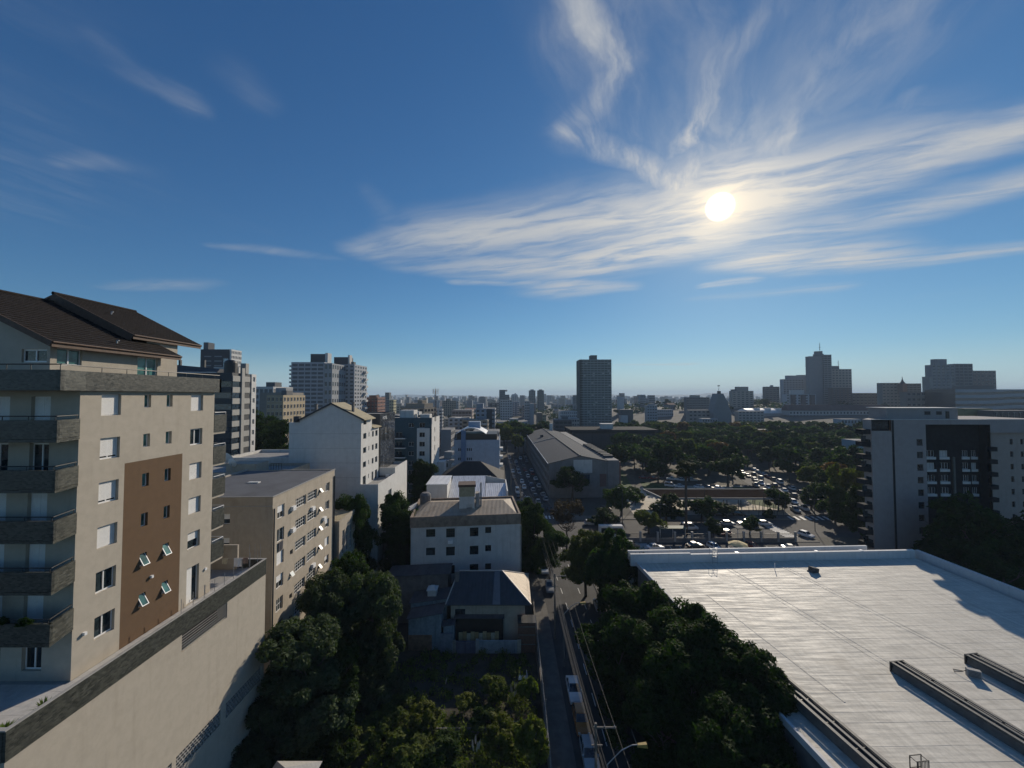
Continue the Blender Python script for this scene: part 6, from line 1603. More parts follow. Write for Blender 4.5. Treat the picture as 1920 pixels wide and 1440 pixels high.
    tower('right_tower_wing', 'lower pale wing stepping down left of the tall right-hand tower', 1743, 1750, 706, 468, 20, (.26, .255, .24), 'blank', 2, side='none')
    tower('balcony_wing', 'balcony wing joined to the right of the tall right-hand tower', 1792, 1826, 682, 480, 22, (.19, .20, .205), 'bands', 4, rows=17)
    tower('red_wing', 'lower wing with reddish windows at the right end of the tall group', 1826, 1869, 695, 490, 22, (.18, .15, .14), 'grid', 6, rows=12)
    # curved striped hospital
    Y = 400; a = at_y(1792, 745, Y); e = at_y(1960, 745, Y); z0 = hill(a.x, Y) - 1; zt = at_y(1850, 730, Y).z - z0; W = e.x - a.x
    r = thing('striped_office', 'long pale office building with dark flowing window stripes, right edge of the skyline', 'building', (a.x, Y, z0))
    q = MB(); q.box(0, .4, 0, W, 30, zt); q.build('wall', M_farglass, r)
    for i in range(5):
        z = zt - 3.2 - 6.0 * i; q = MB(); n = 24
        for k in range(n):
            x0, x1 = W * k / n, W * (k + 1) / n; g = lambda x: 1.6 * (1 / (1 + math.exp(-(x / W - .5) * 14)))
            if i == 0: tp0 = tp1 = zt
            else: tp0, tp1 = z + 3.4 + g(x0), z + 3.4 + g(x1)
            q.hexa([(x0, -.3, z + g(x0)), (x1, -.3, z + g(x1)), (x1, .39, z + g(x1)), (x0, .39, z + g(x0))], [(x0, -.3, tp0), (x1, -.3, tp1), (x1, .39, tp1), (x0, .39, tp0)])
        q.build('white_band', cwall((.33, .345, .36)), r)
    q = MB(); q.box(20, 8, zt + .003, 50, 20, zt + 4); q.box(0, .5, zt + .003, 24, 24, zt + 1.2); q.build('roof_house', cwall((.12, .12, .12)), r)
    # houses in front of it
    tower('green_hoarding_house', 'low yellow-green walled house behind the mauve block roof', 1808, 1860, 766, 240, 14, (.24, .21, .10), 'blank', 4, side='none')
    tower('dark_gable_houses', 'dark gabled rooftops behind the mauve block, far right', 1862, 1940, 770, 230, 20, (.08, .075, .075), 'grid', 7, rows=3)
    tower('white_terrace_house', 'white low house with a long flat white roof, left of the mauve block', 1576, 1612, 786, 320, 16, (.34, .38, .42), 'grid', 6, rows=4)
    tower('blue_house', 'pale blue low house half hidden by trees, left of the mauve block', 1600, 1632, 826, 205, 10, (.26, .33, .38), 'blank', 3)
landmarks()

# ---- repeated town blocks: one prototype of each kind, then copies
def proto_block(n, w, d, floors, cols, style):
    r = bpy.data.objects.new('town_block', None); COL.objects.link(r); h = floors * 3.0 + 1.0
    q = MB(); q.box(0, 0, -8, w, d, h)
    if style == 'tank': q.box(w * .3, d * .3, h + .002, w * .6, d * .7, h + 3.0)
    if style == 'step': q.box(w * .1, d * .2, h + .002, w * .9, d * .9, h + 2.8); q.box(w * .5, d * .4, h + 2.802, w * .7, d * .7, h + 5)
    wall = q.build('wall', cwall(WHITE), r); 
    for s in wall.material_slots: s.link = 'OBJECT'
    q = MB()
    for f in range(floors):
        z = h - 2.6 - 3.0 * f
        for j in range(cols):
            x = w * (j + .5) / cols; pw = w / cols * .28; q.box(x - pw, -.07, z, x + pw, 0, z + 1.5)
            if style == 'balc' and j % 2: q.box(x - pw * 1.5, -1.1, z - .7, x + pw * 1.5, -.071, z + .25, 1)
        for j in range(max(2, int(cols * d / w))):
            nc = max(2, int(cols * d / w)); y = d * (j + .5) / nc; pw = d / nc * .28; q.box(w, y - pw, z, w + .07, y + pw, z + 1.5); q.box(-.07, y - pw, z, 0, y + pw, z + 1.5)
    o = q.build('windows', [M_farglass, M_offwhite], r); stuff(o)
    q = MB()
    if style == 'hip': q.hexa([(-.6, -.6, h + .01), (w + .6, -.6, h + .01), (w + .6, d + .6, h + .01), (-.6, d + .6, h + .01)], [(w * .3, d * .45, h + 2.6), (w * .7, d * .45, h + 2.6), (w * .7, d * .55, h + 2.6), (w * .3, d * .55, h + 2.6)])
    elif style == 'gable': q.hexa([(-.5, -.5, h + .01), (w + .5, -.5, h + .01), (w + .5, d + .5, h + .01), (-.5, d + .5, h + .01)], [(-.5, d * .47, h + 2.4), (w + .5, d * .47, h + 2.4), (w + .5, d * .53, h + 2.4), (-.5, d * .53, h + 2.4)])
    else: q.box(.3, .3, h + .004, w * .29, d - .3, h + .25); q.box(w * .62, .3, h + .004, w - .3, d - .3, h + .25)
    q.build('roof', M_red if style in ('hip', 'gable') and n % 2 else M_flat, r)
    return r, w, d, h
KINDS_ = [('low house', 11, 9, 2, 3, 'hip'), ('low house', 14, 10, 2, 4, 'gable'), ('flat-roofed house', 12, 12, 3, 3, 'tank'), ('walk-up block', 18, 12, 4, 5, 'balc'), ('walk-up block', 15, 13, 5, 4, 'tank'), ('mid-rise block', 16, 14, 7, 4, 'balc'), ('mid-rise block', 20, 14, 8, 6, 'tank'), ('high block', 16, 16, 11, 4, 'step'), ('high block', 18, 14, 14, 5, 'balc'), ('low hall', 30, 22, 2, 6, 'gable'), ('flat-roofed house', 16, 11, 2, 4, 'tank')]
COLS_ = {'white': (.46, .46, .455), 'cream': (.40, .36, .28), 'grey': (.25, .26, .27), 'tan': (.31, .26, .20), 'pinkish': (.33, .26, .23), 'pale blue': (.25, .30, .36), 'dark': (.12, .125, .13)}
USED = []
def free(x, y, r):
    return all((x - a) ** 2 + (y - b) ** 2 > (r + c) ** 2 for a, b, c in USED)
def build_town():
    protos = [proto_block(i, *k[1:]) for i, k in enumerate(KINDS_)]
    for o in list(COL.objects):
        if o.parent is None and o.get('category') in ('building', 'house') and o.location.y > 130: 
            xs = [c for ch in o.children for c in ch.bound_box] if o.type == 'EMPTY' else []
            if xs:
                w = max(c[0] for c in xs); USED.append((o.location.x + w / 2, o.location.y + 8, max(8, w * .6)))
    rnd = random.Random(21); count = 0; first = [True] * len(protos)
    cand = []
    tries = 0
    while len(cand) < 300 and tries < 40000:
        tries += 1
        u = rnd.uniform(-1.42, 1.42) if rnd.random() < .5 else rnd.uniform(-.62, .05); y = 165 + 1500 * rnd.random() ** 1.6; x = u * y
        if -20 < x - (-.045 * y + 6) < 26 and y < 560: continue                  # street corridor and mill
        if 24 < x < 112 and y < 330: continue                                   # mill, hall and square
        if x >= 24 and y < 430: continue                                        # park
        if x >= 100 and y < 470: continue
        k = rnd.choices(range(len(KINDS_)), (9, 9, 7, 8, 7, 5, 4, 2 if y > 400 else .5, 1.6 if y > 500 else .3, 2, 6))[0]
        w, d = KINDS_[k][1], KINDS_[k][2]; rr = max(w, d) * .62
        if not free(x, y, rr): continue
        # nothing may rise in front of the sky where the photograph shows none
        hmax = 39 - (y / 721) * (2 if abs(u) < 1.2 else 0) + 6 * rnd.random()
        if KINDS_[k][3] * 3 + 1 + hill(x, y) > hmax: continue
        USED.append((x, y, rr)); cand.append((x, y, k))
    names = {'low house': 'town_house', 'flat-roofed house': 'town_house', 'walk-up block': 'town_block', 'mid-rise block': 'town_block', 'high block': 'town_tower', 'low hall': 'town_hall'}
    for x, y, k in cand:
        pr, w, d, h = protos[k]; kind = KINDS_[k][0]
        cn = rnd.choices(list(COLS_), (9, 6, 6, 4, 3, 3, 2))[0]
        q = x / y; sec = 'far left' if q < -.8 else 'left of the twin towers' if q < -.5 else 'right of the twin towers' if q < -.3 else 'behind the teal block' if q < -.15 else 'near the mill street' if q < .04 else 'behind the slab tower' if q < .3 else 'behind the park' if q < .7 else 'below the town-centre towers' if q < .95 else 'far right'
        dist = 'remote' if y > 1000 else 'distant' if y > 650 else 'farther' if y > 380 else 'nearer'
        lab = '%s %s %s in the town, %s' % (dist, cn, kind, sec)
        grp = '%s %s %ss' % (dist, cn, kind) + ' ' + sec
        r = dup(pr, (x, y, hill(x, y)), rnd.choice((0, 0, .05, -.06, .3, -.35, .12)), (rnd.uniform(.85, 1.2), rnd.uniform(.85, 1.15), rnd.uniform(.9, 1.15)), lab, grp)
        r.name = names[kind]; r['category'] = 'house' if 'house' in kind else 'building'
        for c in r.children:
            if c.name.startswith('wall'): c.material_slots[0].material = cwall(COLS_[cn])
    for r, *_ in protos:
        for c in list(r.children): bpy.data.objects.remove(c)
        bpy.data.objects.remove(r)
    # the farthest roofs, too many and too small to pick apart
    rnd = random.Random(5); mb = MB(); mats = [cwall(COLS_[c]) for c in ('white', 'cream', 'grey', 'tan', 'dark', 'pale blue')] + [M_farglass]
    for i in range(1700):
        y = rnd.uniform(900, 4200); x = rnd.uniform(-1.4, 1.4) * y; z = hill(x, y) - 4
        t = rnd.random(); w = rnd.uniform(10, 24); d = rnd.uniform(10, 20); h = rnd.choice((6, 7, 9, 12, 14, 18, 22, 26)) * rnd.uniform(.9, 1.2) + 4
        if rnd.random() < .06: h = rnd.uniform(32, 50); w *= .8
        if z + h > 41 + rnd.random() * 8: h = max(8, 41 - z)
        mi = rnd.choices(range(6), (6, 4, 5, 3, 3, 2))[0]; mb.box(x, y, z, x + w, y + d, z + h, mi, 'bk')
        if h > 16 and y < 2200:
            for f in range(int(h / 3.2) - 1): mb.box(x + w * .08, y - .12, z + h - 2.6 - 3.2 * f, x + w * .92, y - .02, z + h - 1.3 - 3.2 * f, 6, 'kbt')
    o = mb.build('distant_town', mats); stuff(o)
build_town()
# ================================================================ trees and shrubs
LEAF = {
 'dark': leafmat('dark_leaf', (.014, .030, .007), (.034, .062, .013), .35, .6),
 'mid': leafmat('mid_leaf', (.022, .044, .010), (.052, .086, .019), .35, .6),
 'grey': leafmat('grey_green_leaf', (.030, .046, .022), (.075, .098, .050), .3, .6),
 'yellow': leafmat('yellow_green_leaf', (.055, .075, .015), (.13, .14, .03), .35, .6),
 'bare': leafmat('withered_leaf', (.055, .035, .022), (.085, .055, .035), .2, .6),
 'rust': leafmat('rusty_leaf', (.10, .045, .015), (.16, .08, .025), .3, .6),
 'weed': leafmat('weed_leaf', (.05, .08, .016), (.14, .165, .04), .35, 1.2),
}
M_bark = mat('tree_bark', (.075, .06, .048), .95, .3, 4, .4, 20)
def crown_mesh(seed, n, leaf, m, lobes=9, rz=.75, spread=.62, aspect=2.2, droop=0.0, hollow=.55):
    """leaves spread over clumps of an uneven crown of unit radius, centre at the origin"""
    g = np.random.default_rng(seed)
    c = g.normal(size=(lobes, 3)); c /= np.linalg.norm(c, axis=1)[:, None]; c *= (g.random((lobes, 1)) ** .5) * spread; c[:, 2] = c[:, 2] * rz + .05
    rad = g.uniform(.28, .52, lobes)
    # second tier of small clumps on the lobes
    k2 = lobes * 9; li = g.integers(0, lobes, k2); dv = g.normal(size=(k2, 3)); dv /= np.linalg.norm(dv, axis=1)[:, None]; dv[:, 2] = np.abs(dv[:, 2]) * .8 + dv[:, 2] * .2
    c2 = c[li] + dv * rad[li][:, None] * .8; r2 = g.uniform(.10, .22, k2)
    sel = g.integers(0, k2, n); d = g.normal(size=(n, 3)); d /= np.linalg.norm(d, axis=1)[:, None]
    rr = r2[sel] * (hollow + (1 - hollow) * g.random(n)) ; P = c2[sel] + d * rr[:, None]; P[:, 2] -= droop * (P[:, 0] ** 2 + P[:, 1] ** 2)
    up = d * .8 + g.normal(size=(n, 3)) * .55 + np.array([0, 0, .35]); up /= np.linalg.norm(up, axis=1)[:, None]
    t = g.normal(size=(n, 3)); t -= (t * up).sum(1)[:, None] * up; t /= np.linalg.norm(t, axis=1)[:, None]
    if droop: t[:, 2] -= droop * .9; t /= np.linalg.norm(t, axis=1)[:, None]
    b = np.cross(up, t); s = leaf * g.uniform(.6, 1.3, (n, 1))
    a1, a2 = t * s * aspect * .5, b * s * .5
    V = np.stack([P - a1, P + a2 * .9, P + a1, P - a2 * .9], 1).reshape(-1, 3)
    me = bpy.data.meshes.new('crown'); me.vertices.add(4 * n); me.vertices.foreach_set('co', V.astype(np.float32).ravel())
    me.loops.add(4 * n); me.loops.foreach_set('vertex_index', np.arange(4 * n, dtype=np.int32)); me.polygons.add(n)
    me.polygons.foreach_set('loop_start', np.arange(0, 4 * n, 4, dtype=np.int32)); me.materials.append(m); me.update(); return me
def trunk_mesh(seed, h, r, crown_z, cr, nl=7, bend=.3):
    rnd = random.Random(seed); mb = MB(); p = Vector((0, 0, -.3)); n = 5; pts = [p]
    for i in range(n): p = Vector((bend * rnd.uniform(-1, 1) * (i + 1) / n, bend * rnd.uniform(-1, 1) * (i + 1) / n, crown_z * (i + 1) / n)); pts.append(p)
    for i in range(n): mb.tube(pts[i], pts[i + 1], r * (1 - .11 * i), r * (1 - .11 * (i + 1)), 7)
    for k in range(nl):
        a = 6.28 * k / nl + rnd.uniform(-.4, .4); b0 = pts[-2].lerp(pts[-1], rnd.random()); e = Vector((math.cos(a) * cr * .5, math.sin(a) * cr * .5, crown_z + cr * rnd.uniform(.05, .42)))
        mid = b0.lerp(e, .5) + Vector((0, 0, -.12 * cr)); mb.tube(b0, mid, r * .45, r * .28, 5); mb.tube(mid, e, r * .28, r * .08, 5)
        for j in range(2): e2 = e + Vector((rnd.uniform(-.15, .15) * cr, rnd.uniform(-.15, .15) * cr, rnd.uniform(.02, .15) * cr)); mb.tube(mid.lerp(e, .5), e2, r * .16, r * .05, 4)
    return mb.mesh('trunk', M_bark)
def tree(name, label, x, y, ztop, rad, cm, seed, z0=0.0, rz=1.0, group=None, cat='tree', bend=.3, tr=None, skirt=False):
    r = thing(name, label, cat, (x, y, z0), 0, group); ch = rad * rz; cz = ztop - z0 - ch * .86
    rad *= 1.16; c = put('crown', cm, r, (0, 0, cz)); c.scale = (rad, rad, ch * 1.12); c.rotation_euler = (0, 0, seed * 1.3)
    z2 = cz - ch * .85
    if skirt and z2 > rad * .25:
        while z2 > rad * .3:
            c = put('crown', cm, r, (.12 * rad * math.cos(seed), .12 * rad * math.sin(seed), z2)); c.scale = (rad * 1.02, rad * 1.02, ch * 1.05); c.rotation_euler = (0, 0, seed * 2.1 + z2); z2 -= ch * .95
    put('trunk', trunk_mesh(seed, ztop, tr or max(.14, rad * .055), max(.4, cz - ch * .15), rad, bend=bend), r); return r
def pos(px, Y): return (px - 960) / F * Y
NEAR = [crown_mesh(100 + i, 26000, .036, LEAF[k], l, .8, .6) for i, (k, l) in enumerate((('grey', 10), ('grey', 12), ('dark', 11), ('dark', 13), ('dark', 9), ('mid', 11), ('yellow', 10)))]
WEEP = crown_mesh(120, 24000, .036, LEAF['dark'], 10, 1.0, .5, 3.0, .35)
MIDC = [crown_mesh(140 + i, 7500, .06, LEAF[k], l, .75, .6) for i, (k, l) in enumerate((('dark', 9), ('mid', 9), ('dark', 11), ('yellow', 8), ('grey', 9), ('mid', 12)))]
FARC = [crown_mesh(160 + i, 3000, .105, LEAF[k], l, .75, .6) for i, (k, l) in enumerate((('dark', 8), ('mid', 8), ('dark', 10), ('mid', 6), ('yellow', 7), ('rust', 7), ('dark', 6)))]
BARE = crown_mesh(190, 3200, .05, LEAF['bare'], 10, .8, .65)

def near_trees():
    L = [  # name, label, px, Y, top, radius, crown, vertical squash
     ('broad_tree', 'tall grey-green tree between the beige walk-up block and the sheds, rightmost of its clump', 704, 50, 17.4, 4.4, 0, 1.35),
     ('broad_tree', 'grey-green tree leaning against the sunlit wall of the beige walk-up block', 606, 47, 17.6, 3.6, 1, 1.2),
     ('broad_tree', 'dark tree behind the tall grey-green tree, at the far end of the walk-up block', 660, 57, 16.4, 3.6, 2, 1.1),
     ('round_tree', 'round grey-green tree at the corner of the beige podium', 586, 41, 16.0, 4.4, 1, .95),
     ('low_tree', 'low grey-green tree hugging the podium wall, uppermost of three', 505, 38.2, 10.2, 2.3, 1, 1.0), ('low_tree', 'low grey-green tree hugging the podium wall, middle of three', 478, 36, 8.0, 2.3, 0, 1.0), ('low_tree', 'low grey-green tree hugging the podium wall, lowest of three', 452, 33, 6.0, 2.3, 1, 1.0),
     ('broad_tree', 'dark tree filling the gap between the round tree and the tall grey-green tree', 640, 44, 12.0, 3.6, 3, 1.1),
     ('dark_tree', 'dark tree in front of the white gable, left one', 664, 72, 21.5, 4.0, 2, 1.35),
     ('dark_tree', 'dark tree in front of the white terrace wing, right one', 745, 77, 19.5, 4.9, 3, 1.0),
     ('dark_tree', 'low dark tree just behind the white sheet-roofed shed', 795, 112, 20.5, 4.6, 3, .9),
     ('street_tree', 'leafy street tree hugging the corner of the white flats', 1000, 87, 14.8, 4.3, 5, 1.15),
     ('street_tree', 'second leafy street tree on the left pavement, nearer the crossing', 1030, 82, 11.6, 4.0, 5, 1.0),
     ('street_tree', 'small leafy street tree peeping past the brown roof band of the white flats', 986, 98, 13.2, 3.2, 3, 1.0),
     ('olive_tree', 'olive-brown street tree on the right pavement, nearest to the crossing', 1096, 76, 12.0, 4.8, 6, .95),
     ('dark_tree', 'dense dark drooping tree at the street corner of the white roof', 1152, 69, 15.4, 5.6, 'w', 1.25),
     ('dark_tree', 'small dark tree touching the far left corner of the white roof', 1196, 67.5, 12.9, 3.6, 2, 1.2),
     ('dark_tree', 'big dark tree right of the road, top of the large dark clump', 1195, 54, 13.2, 5.8, 3, .95),
     ('dark_tree', 'dark tree of the large clump bulging over the edge of the white roof', 1272, 47, 14.6, 5.6, 2, .95),
     ('dark_tree', 'dark tree of the large clump, farthest out over the white roof edge', 1345, 41.5, 14.9, 5.0, 3, .95),
     ('dark_tree', 'thin-leaved tree at the right tip of the large dark clump', 1425, 37, 14.2, 4.0, 'w', 1.0),
     ('dark_tree', 'dark tree of the large clump beside the roadway, left middle', 1168, 49, 11.8, 5.8, 3, .95),
     ('dark_tree', 'dark tree in the very middle of the large dark clump', 1268, 41.5, 13.4, 5.2, 4, .95),
     ('dark_tree', 'dark tree of the large clump in front of the tree-side roof vent', 1368, 35.5, 13.2, 4.7, 2, .95),
     ('dark_tree', 'dark tree at the bottom of the picture beside the street lamp', 1245, 38.5, 10.4, 5.0, 4, .9),
     ('dark_tree', 'dark tree at the bottom of the picture below the white roof edge', 1340, 33, 11.8, 4.8, 3, .95),
     ('dark_tree', 'dark tree in the bottom corner under the roof edge, nearest of the large clump', 1425, 31.5, 11.0, 3.8, 2, .95),
    ]
    for i, (n, lab, px, Y, zt, rad, c, rz) in enumerate(L):
        tree(n, lab, pos(px, Y), Y, zt, rad, WEEP if c == 'w' else NEAR[c], 300 + i, 0, rz, skirt=True)
    t = tree('bare_tree', 'nearly leafless brown tree at the crossing, in front of the mill gable', pos(1061, 98), 98, 13.0, 4.6, BARE, 350, 0, 1.0, tr=.3)
    for ch in t.children:
        if ch.name.startswith('trunk'): ch.data = trunk_mesh(351, 13, .3, 6.0, 4.8, 14)
    L = [('wide_tree', 'wide dark tree standing in front of the mill gable', 1072, 141, 12.6, 8.2, 0, .72), ('square_tree', 'bright-topped tree at the right foot of the mill', 1163, 126, 9.8, 6.6, 1, .85),
         ('square_tree', 'round tree left of the tall pine trunk, before the canopy', 1246, 121, 8.2, 6.0, 0, .8), ('square_tree', 'dark tree right of the tall pine trunk, before the canopy', 1312, 122, 7.4, 5.4, 2, .8),
         ('square_tree', 'yellowish small tree by the left shelter behind the fence', 1214, 110, 7.8, 4.4, 3, .9), ('square_tree', 'low dark tree between the bare tree and the shelter', 1137, 112, 6.2, 5.4, 0, .65),
         ('square_tree', 'dark bush-like tree under the right half of the canopy', 1352, 126, 4.4, 4.4, 2, .6), ('square_tree', 'small round bush in the sunlit square near the avenue', 1435, 124, 2.8, 2.2, 0, .9), ('square_tree', 'dark tree by the car park fence, right of the tall pine', 1330, 106, 5.2, 3.0, 0, .9), ('square_tree', 'small dark tree behind the fence near the yellow parasol', 1402, 107, 5.6, 3.2, 2, .9), ('square_tree', 'round bush at the left end of the lawn by the mill', 1198, 142, 4.2, 3.4, 0, .8), ('square_tree', 'round bush on the lawn right of the mill, nearer one', 1183, 150, 4.0, 3.2, 1, .8),
         ('corner_tree', 'tall yellow-green tree at the left corner of the mauve block', 1592, 122, 19.5, 5.8, 3, 1.4), ('corner_tree', 'pale green tree below the tall yellow-green one', 1560, 118, 12.2, 4.8, 1, 1.1),
         ('corner_tree', 'dark tree in front of the left balconies of the mauve block', 1608, 106, 13.5, 4.4, 0, 1.25), ('corner_tree', 'dark street tree left of the mauve block, by the crossing', 1555, 140, 11, 6.5, 2, .9),
         ('avenue_tree', 'round dark tree on the grass right of the canopy', 1455, 131, 7.8, 5.0, 2, .9), ('avenue_tree', 'round dark tree beside the avenue, nearest the crossing', 1516, 133, 8.6, 5.8, 0, .85),
         ('square_tree', 'broad dark tree rising right behind the canopy, left of the avenue', 1362, 166, 13.5, 8.0, 2, .85), ('square_tree', 'dark tree behind the left end of the canopy', 1232, 172, 10.5, 6.0, 0, .85), ('square_tree', 'dark tree behind the pine trunk, beyond the canopy', 1290, 176, 12.0, 7.0, 2, .85),
         ('front_tree', 'huge dark tree before the dark recess of the mauve block, middle one', 1815, 80, 18.2, 9.0, 2, .9), ('front_tree', 'dark tree at the left foot of the mauve block recess', 1765, 82, 12.5, 6.0, 0, .9), ('front_tree', 'dark tree before the beige wing of the mauve block, far right', 1900, 78, 15.5, 8.0, 2, .95), ('front_tree', 'low dark tree behind the right parapet of the white roof', 1850, 72, 10.5, 6.0, 0, .9),
         ('hill_tree', 'large dark umbrella-shaped tree in front of the grey-brown block, far left', 492, 128, 33, 8.8, 2, .8), ('hill_tree', 'dark feathery tree beside the umbrella-shaped tree, far left', 528, 120, 31, 5.5, 0, 1.0), ('palm_like_tree', 'small dark tree before the grey parapet wall, left of the white gable', 532, 80, 25.0, 2.9, 0, 1.0)]
    for i, (n, lab, px, Y, zt, rad, c, rz) in enumerate(L): tree(n, lab, pos(px, Y), Y, zt, rad, MIDC[c], 400 + i, 0, rz, skirt=n in ('front_tree', 'corner_tree', 'hill_tree', 'wide_tree'))
    # tall pine with a bare trunk
    r = thing('tall_pine', 'tall dark pine with a long bare trunk before the canopy', 'tree', (pos(1283, 109.5), 109.5, 0)); q = MB(); q.tube((0, 0, -.3), (.1, 0, 17.5), .42, .3, 9); q.build('trunk', M_bark, r)
    for k, (z, s) in enumerate(((17.2, 4.6), (19.4, 3.4))): c = put('crown', MIDC[2 if k else 0], r, (.1, 0, z)); c.scale = (s, s, 1.5)
    # street trees far down the street and by the mill
    k = 0
    for px, Y, zt, rad, c in ((950, 262, 19, 8, 4), (966, 285, 22, 9, 1), (982, 262, 20, 7, 3), (972, 240, 15, 6, 4), (945, 300, 18, 8, 4), (960, 320, 19, 9, 1), (990, 300, 17, 7, 4), (1010, 290, 18, 6, 0), (1020, 300, 20, 6, 2)):
        tree('far_street_tree', ['yellow-green autumn tree at the far end of the mill street', 'dark round tree beyond the roof of the mill'][px > 1000], pos(px, Y), Y, zt, rad, FARC[c], 500 + k, 0, 1.0, ['yellow-green trees at the end of the street', 'dark trees beyond the mill'][px > 1000]); k += 1
near_trees()

def in_avenue(x, y, m):
    if not 118 < y < 232: return False
    t = (y - 124) / 106; l = 92 + 28 * t; r_ = 109 + 25 * t; return l - m < x < r_ + m
def park_trees():
    rnd = random.Random(31); kinds = [('round dark', 0), ('round green', 1), ('dense dark', 2), ('clumpy green', 3), ('yellowish', 4), ('rusty red', 5), ('lobed dark', 6)]
    protos = {}
    for nm, c in kinds:
        r = bpy.data.objects.new('park_tree', None); COL.objects.link(r); o = put('crown', FARC[c], r, (0, 0, 6.4)); o.scale = (6.0, 6.0, 5.6); put('trunk', trunk_mesh(600 + c, 11, .3, 6, 5.2), r); protos[nm] = r
    spots = []
    def ok(x, y, d): return all((x - a) ** 2 + (y - b) ** 2 > d * d for a, b in spots)
    tries = 0
    while len(spots) < 300 and tries < 60000:
        tries += 1; px = rnd.uniform(1150, 1660); Y = 150 + 275 * rnd.random() ** .85; x = pos(px, Y)
        if x < 58 and Y < 190: continue
        if x < 36 and Y < 280: continue
        if in_avenue(x, Y, 3.0): continue
        if 36 < x < 104 and 262 < Y < 296: continue
        if x < 100 and Y < 184: continue
        if not ok(x, Y, 7.2 if Y < 300 else 8.5): continue
        spots.append((x, Y))
        nm = rnd.choices([k[0] for k in kinds], (6, 4, 7, 4, 2, .5, 5))[0]
        where = 'behind the mill corner' if px < 1235 else 'behind the canopy' if px < 1330 else 'behind the avenue cars' if px < 1430 else 'right of the avenue' if px < 1540 else 'left of the mauve block'; dp = 'near edge' if Y < 215 else 'nearer half' if Y < 270 else 'farther half' if Y < 340 else 'far edge'
        s = rnd.uniform(1.0, 1.5) * (1.12 if Y > 260 else .95)
        s = min(s, (39 - Y * 47 / 721 - hill(x, Y)) / 12.4)
        if s < .55: spots.pop(); continue
        lab = '%s tree at the %s of the park, %s' % (nm, dp, where)
        r = dup(protos[nm], (x, Y, hill(x, Y) - .2), rnd.random() * 6.3, (s * rnd.uniform(.9, 1.2), s * rnd.uniform(.9, 1.2), s * rnd.uniform(.85, 1.2)), lab, '%s park trees, %s, %s' % (nm, dp, where)); r.name = 'park_tree'; r['category'] = 'tree'
    # town trees between the houses
    n = 0; tries = 0
    while n < 130 and tries < 20000:
        tries += 1; u = rnd.uniform(-1.2, 1.35); Y = 160 + 900 * rnd.random() ** 1.3; x = u * Y
        if 20 < x < 330 and Y < 430: continue
        if -22 < x - (-.045 * Y + 6) < 26 and Y < 560: continue
        if not free(x, Y, 3.0): continue
        USED.append((x, Y, 4)); n += 1; nm = rnd.choices([k[0] for k in kinds], (6, 4, 6, 3, 1.5, .4, 4))[0]; s = rnd.uniform(.7, 1.3)
        side = 'left of the twin towers' if u < -.55 else 'right of the twin towers' if u < -.2 else 'near the mill street' if u < .06 else 'behind the slab tower' if u < .35 else 'below the town-centre towers' if u < .85 else 'at the far right'; dp = 'distant' if Y > 650 else 'mid-distance' if Y > 350 else 'nearer'
        r = dup(protos[nm], (x, Y, hill(x, Y) - .2), rnd.random() * 6.3, (s * 1.1, s * 1.1, s), '%s %s tree among the town roofs, %s' % (dp, nm, side), '%s %s town trees %s' % (dp, nm, side)); r.name = 'town_tree'; r['category'] = 'tree'
    for r in protos.values():
        for c in list(r.children): bpy.data.objects.remove(c)
        bpy.data.objects.remove(r)
    # farthest woods between the roofs
    g = np.random.default_rng(77); n = 60000; nb = 900
    by = 520 + 3000 * g.random(nb) ** 1.2; bx = (g.random(nb) * 2.7 - 1.32) * by
    bad = (bx > 10) & (by < 480); bx = bx[~bad]; by = by[~bad]; nb = len(bx)
    bz = np.array([hill(a, b) for a, b in zip(bx, by)]); br = g.uniform(5, 13, nb); sel = g.integers(0, nb, n); d = g.normal(size=(n, 3)); d /= np.linalg.norm(d, axis=1)[:, None]; d[:, 2] = np.abs(d[:, 2])
    P = np.stack([bx[sel], by[sel], bz[sel]], 1) + d * np.stack([br[sel] * 1.3, br[sel] * 1.3, br[sel] * .95], 1); t = g.normal(size=(n, 3)); t /= np.linalg.norm(t, axis=1)[:, None]; b = np.cross(d, t); s = g.uniform(.9, 2.2, (n, 1))
    V = np.stack([P - t * s, P + b * s, P + t * s, P - b * s], 1).reshape(-1, 3)
    me = bpy.data.meshes.new('distant_woods'); me.vertices.add(4 * n); me.vertices.foreach_set('co', V.astype(np.float32).ravel()); me.loops.add(4 * n); me.loops.foreach_set('vertex_index', np.arange(4 * n, dtype=np.int32)); me.polygons.add(n); me.polygons.foreach_set('loop_start', np.arange(0, 4 * n, 4, dtype=np.int32)); me.materials.append(LEAF['dark']); me.update()
    stuff(put('distant_woods', me))
park_trees()

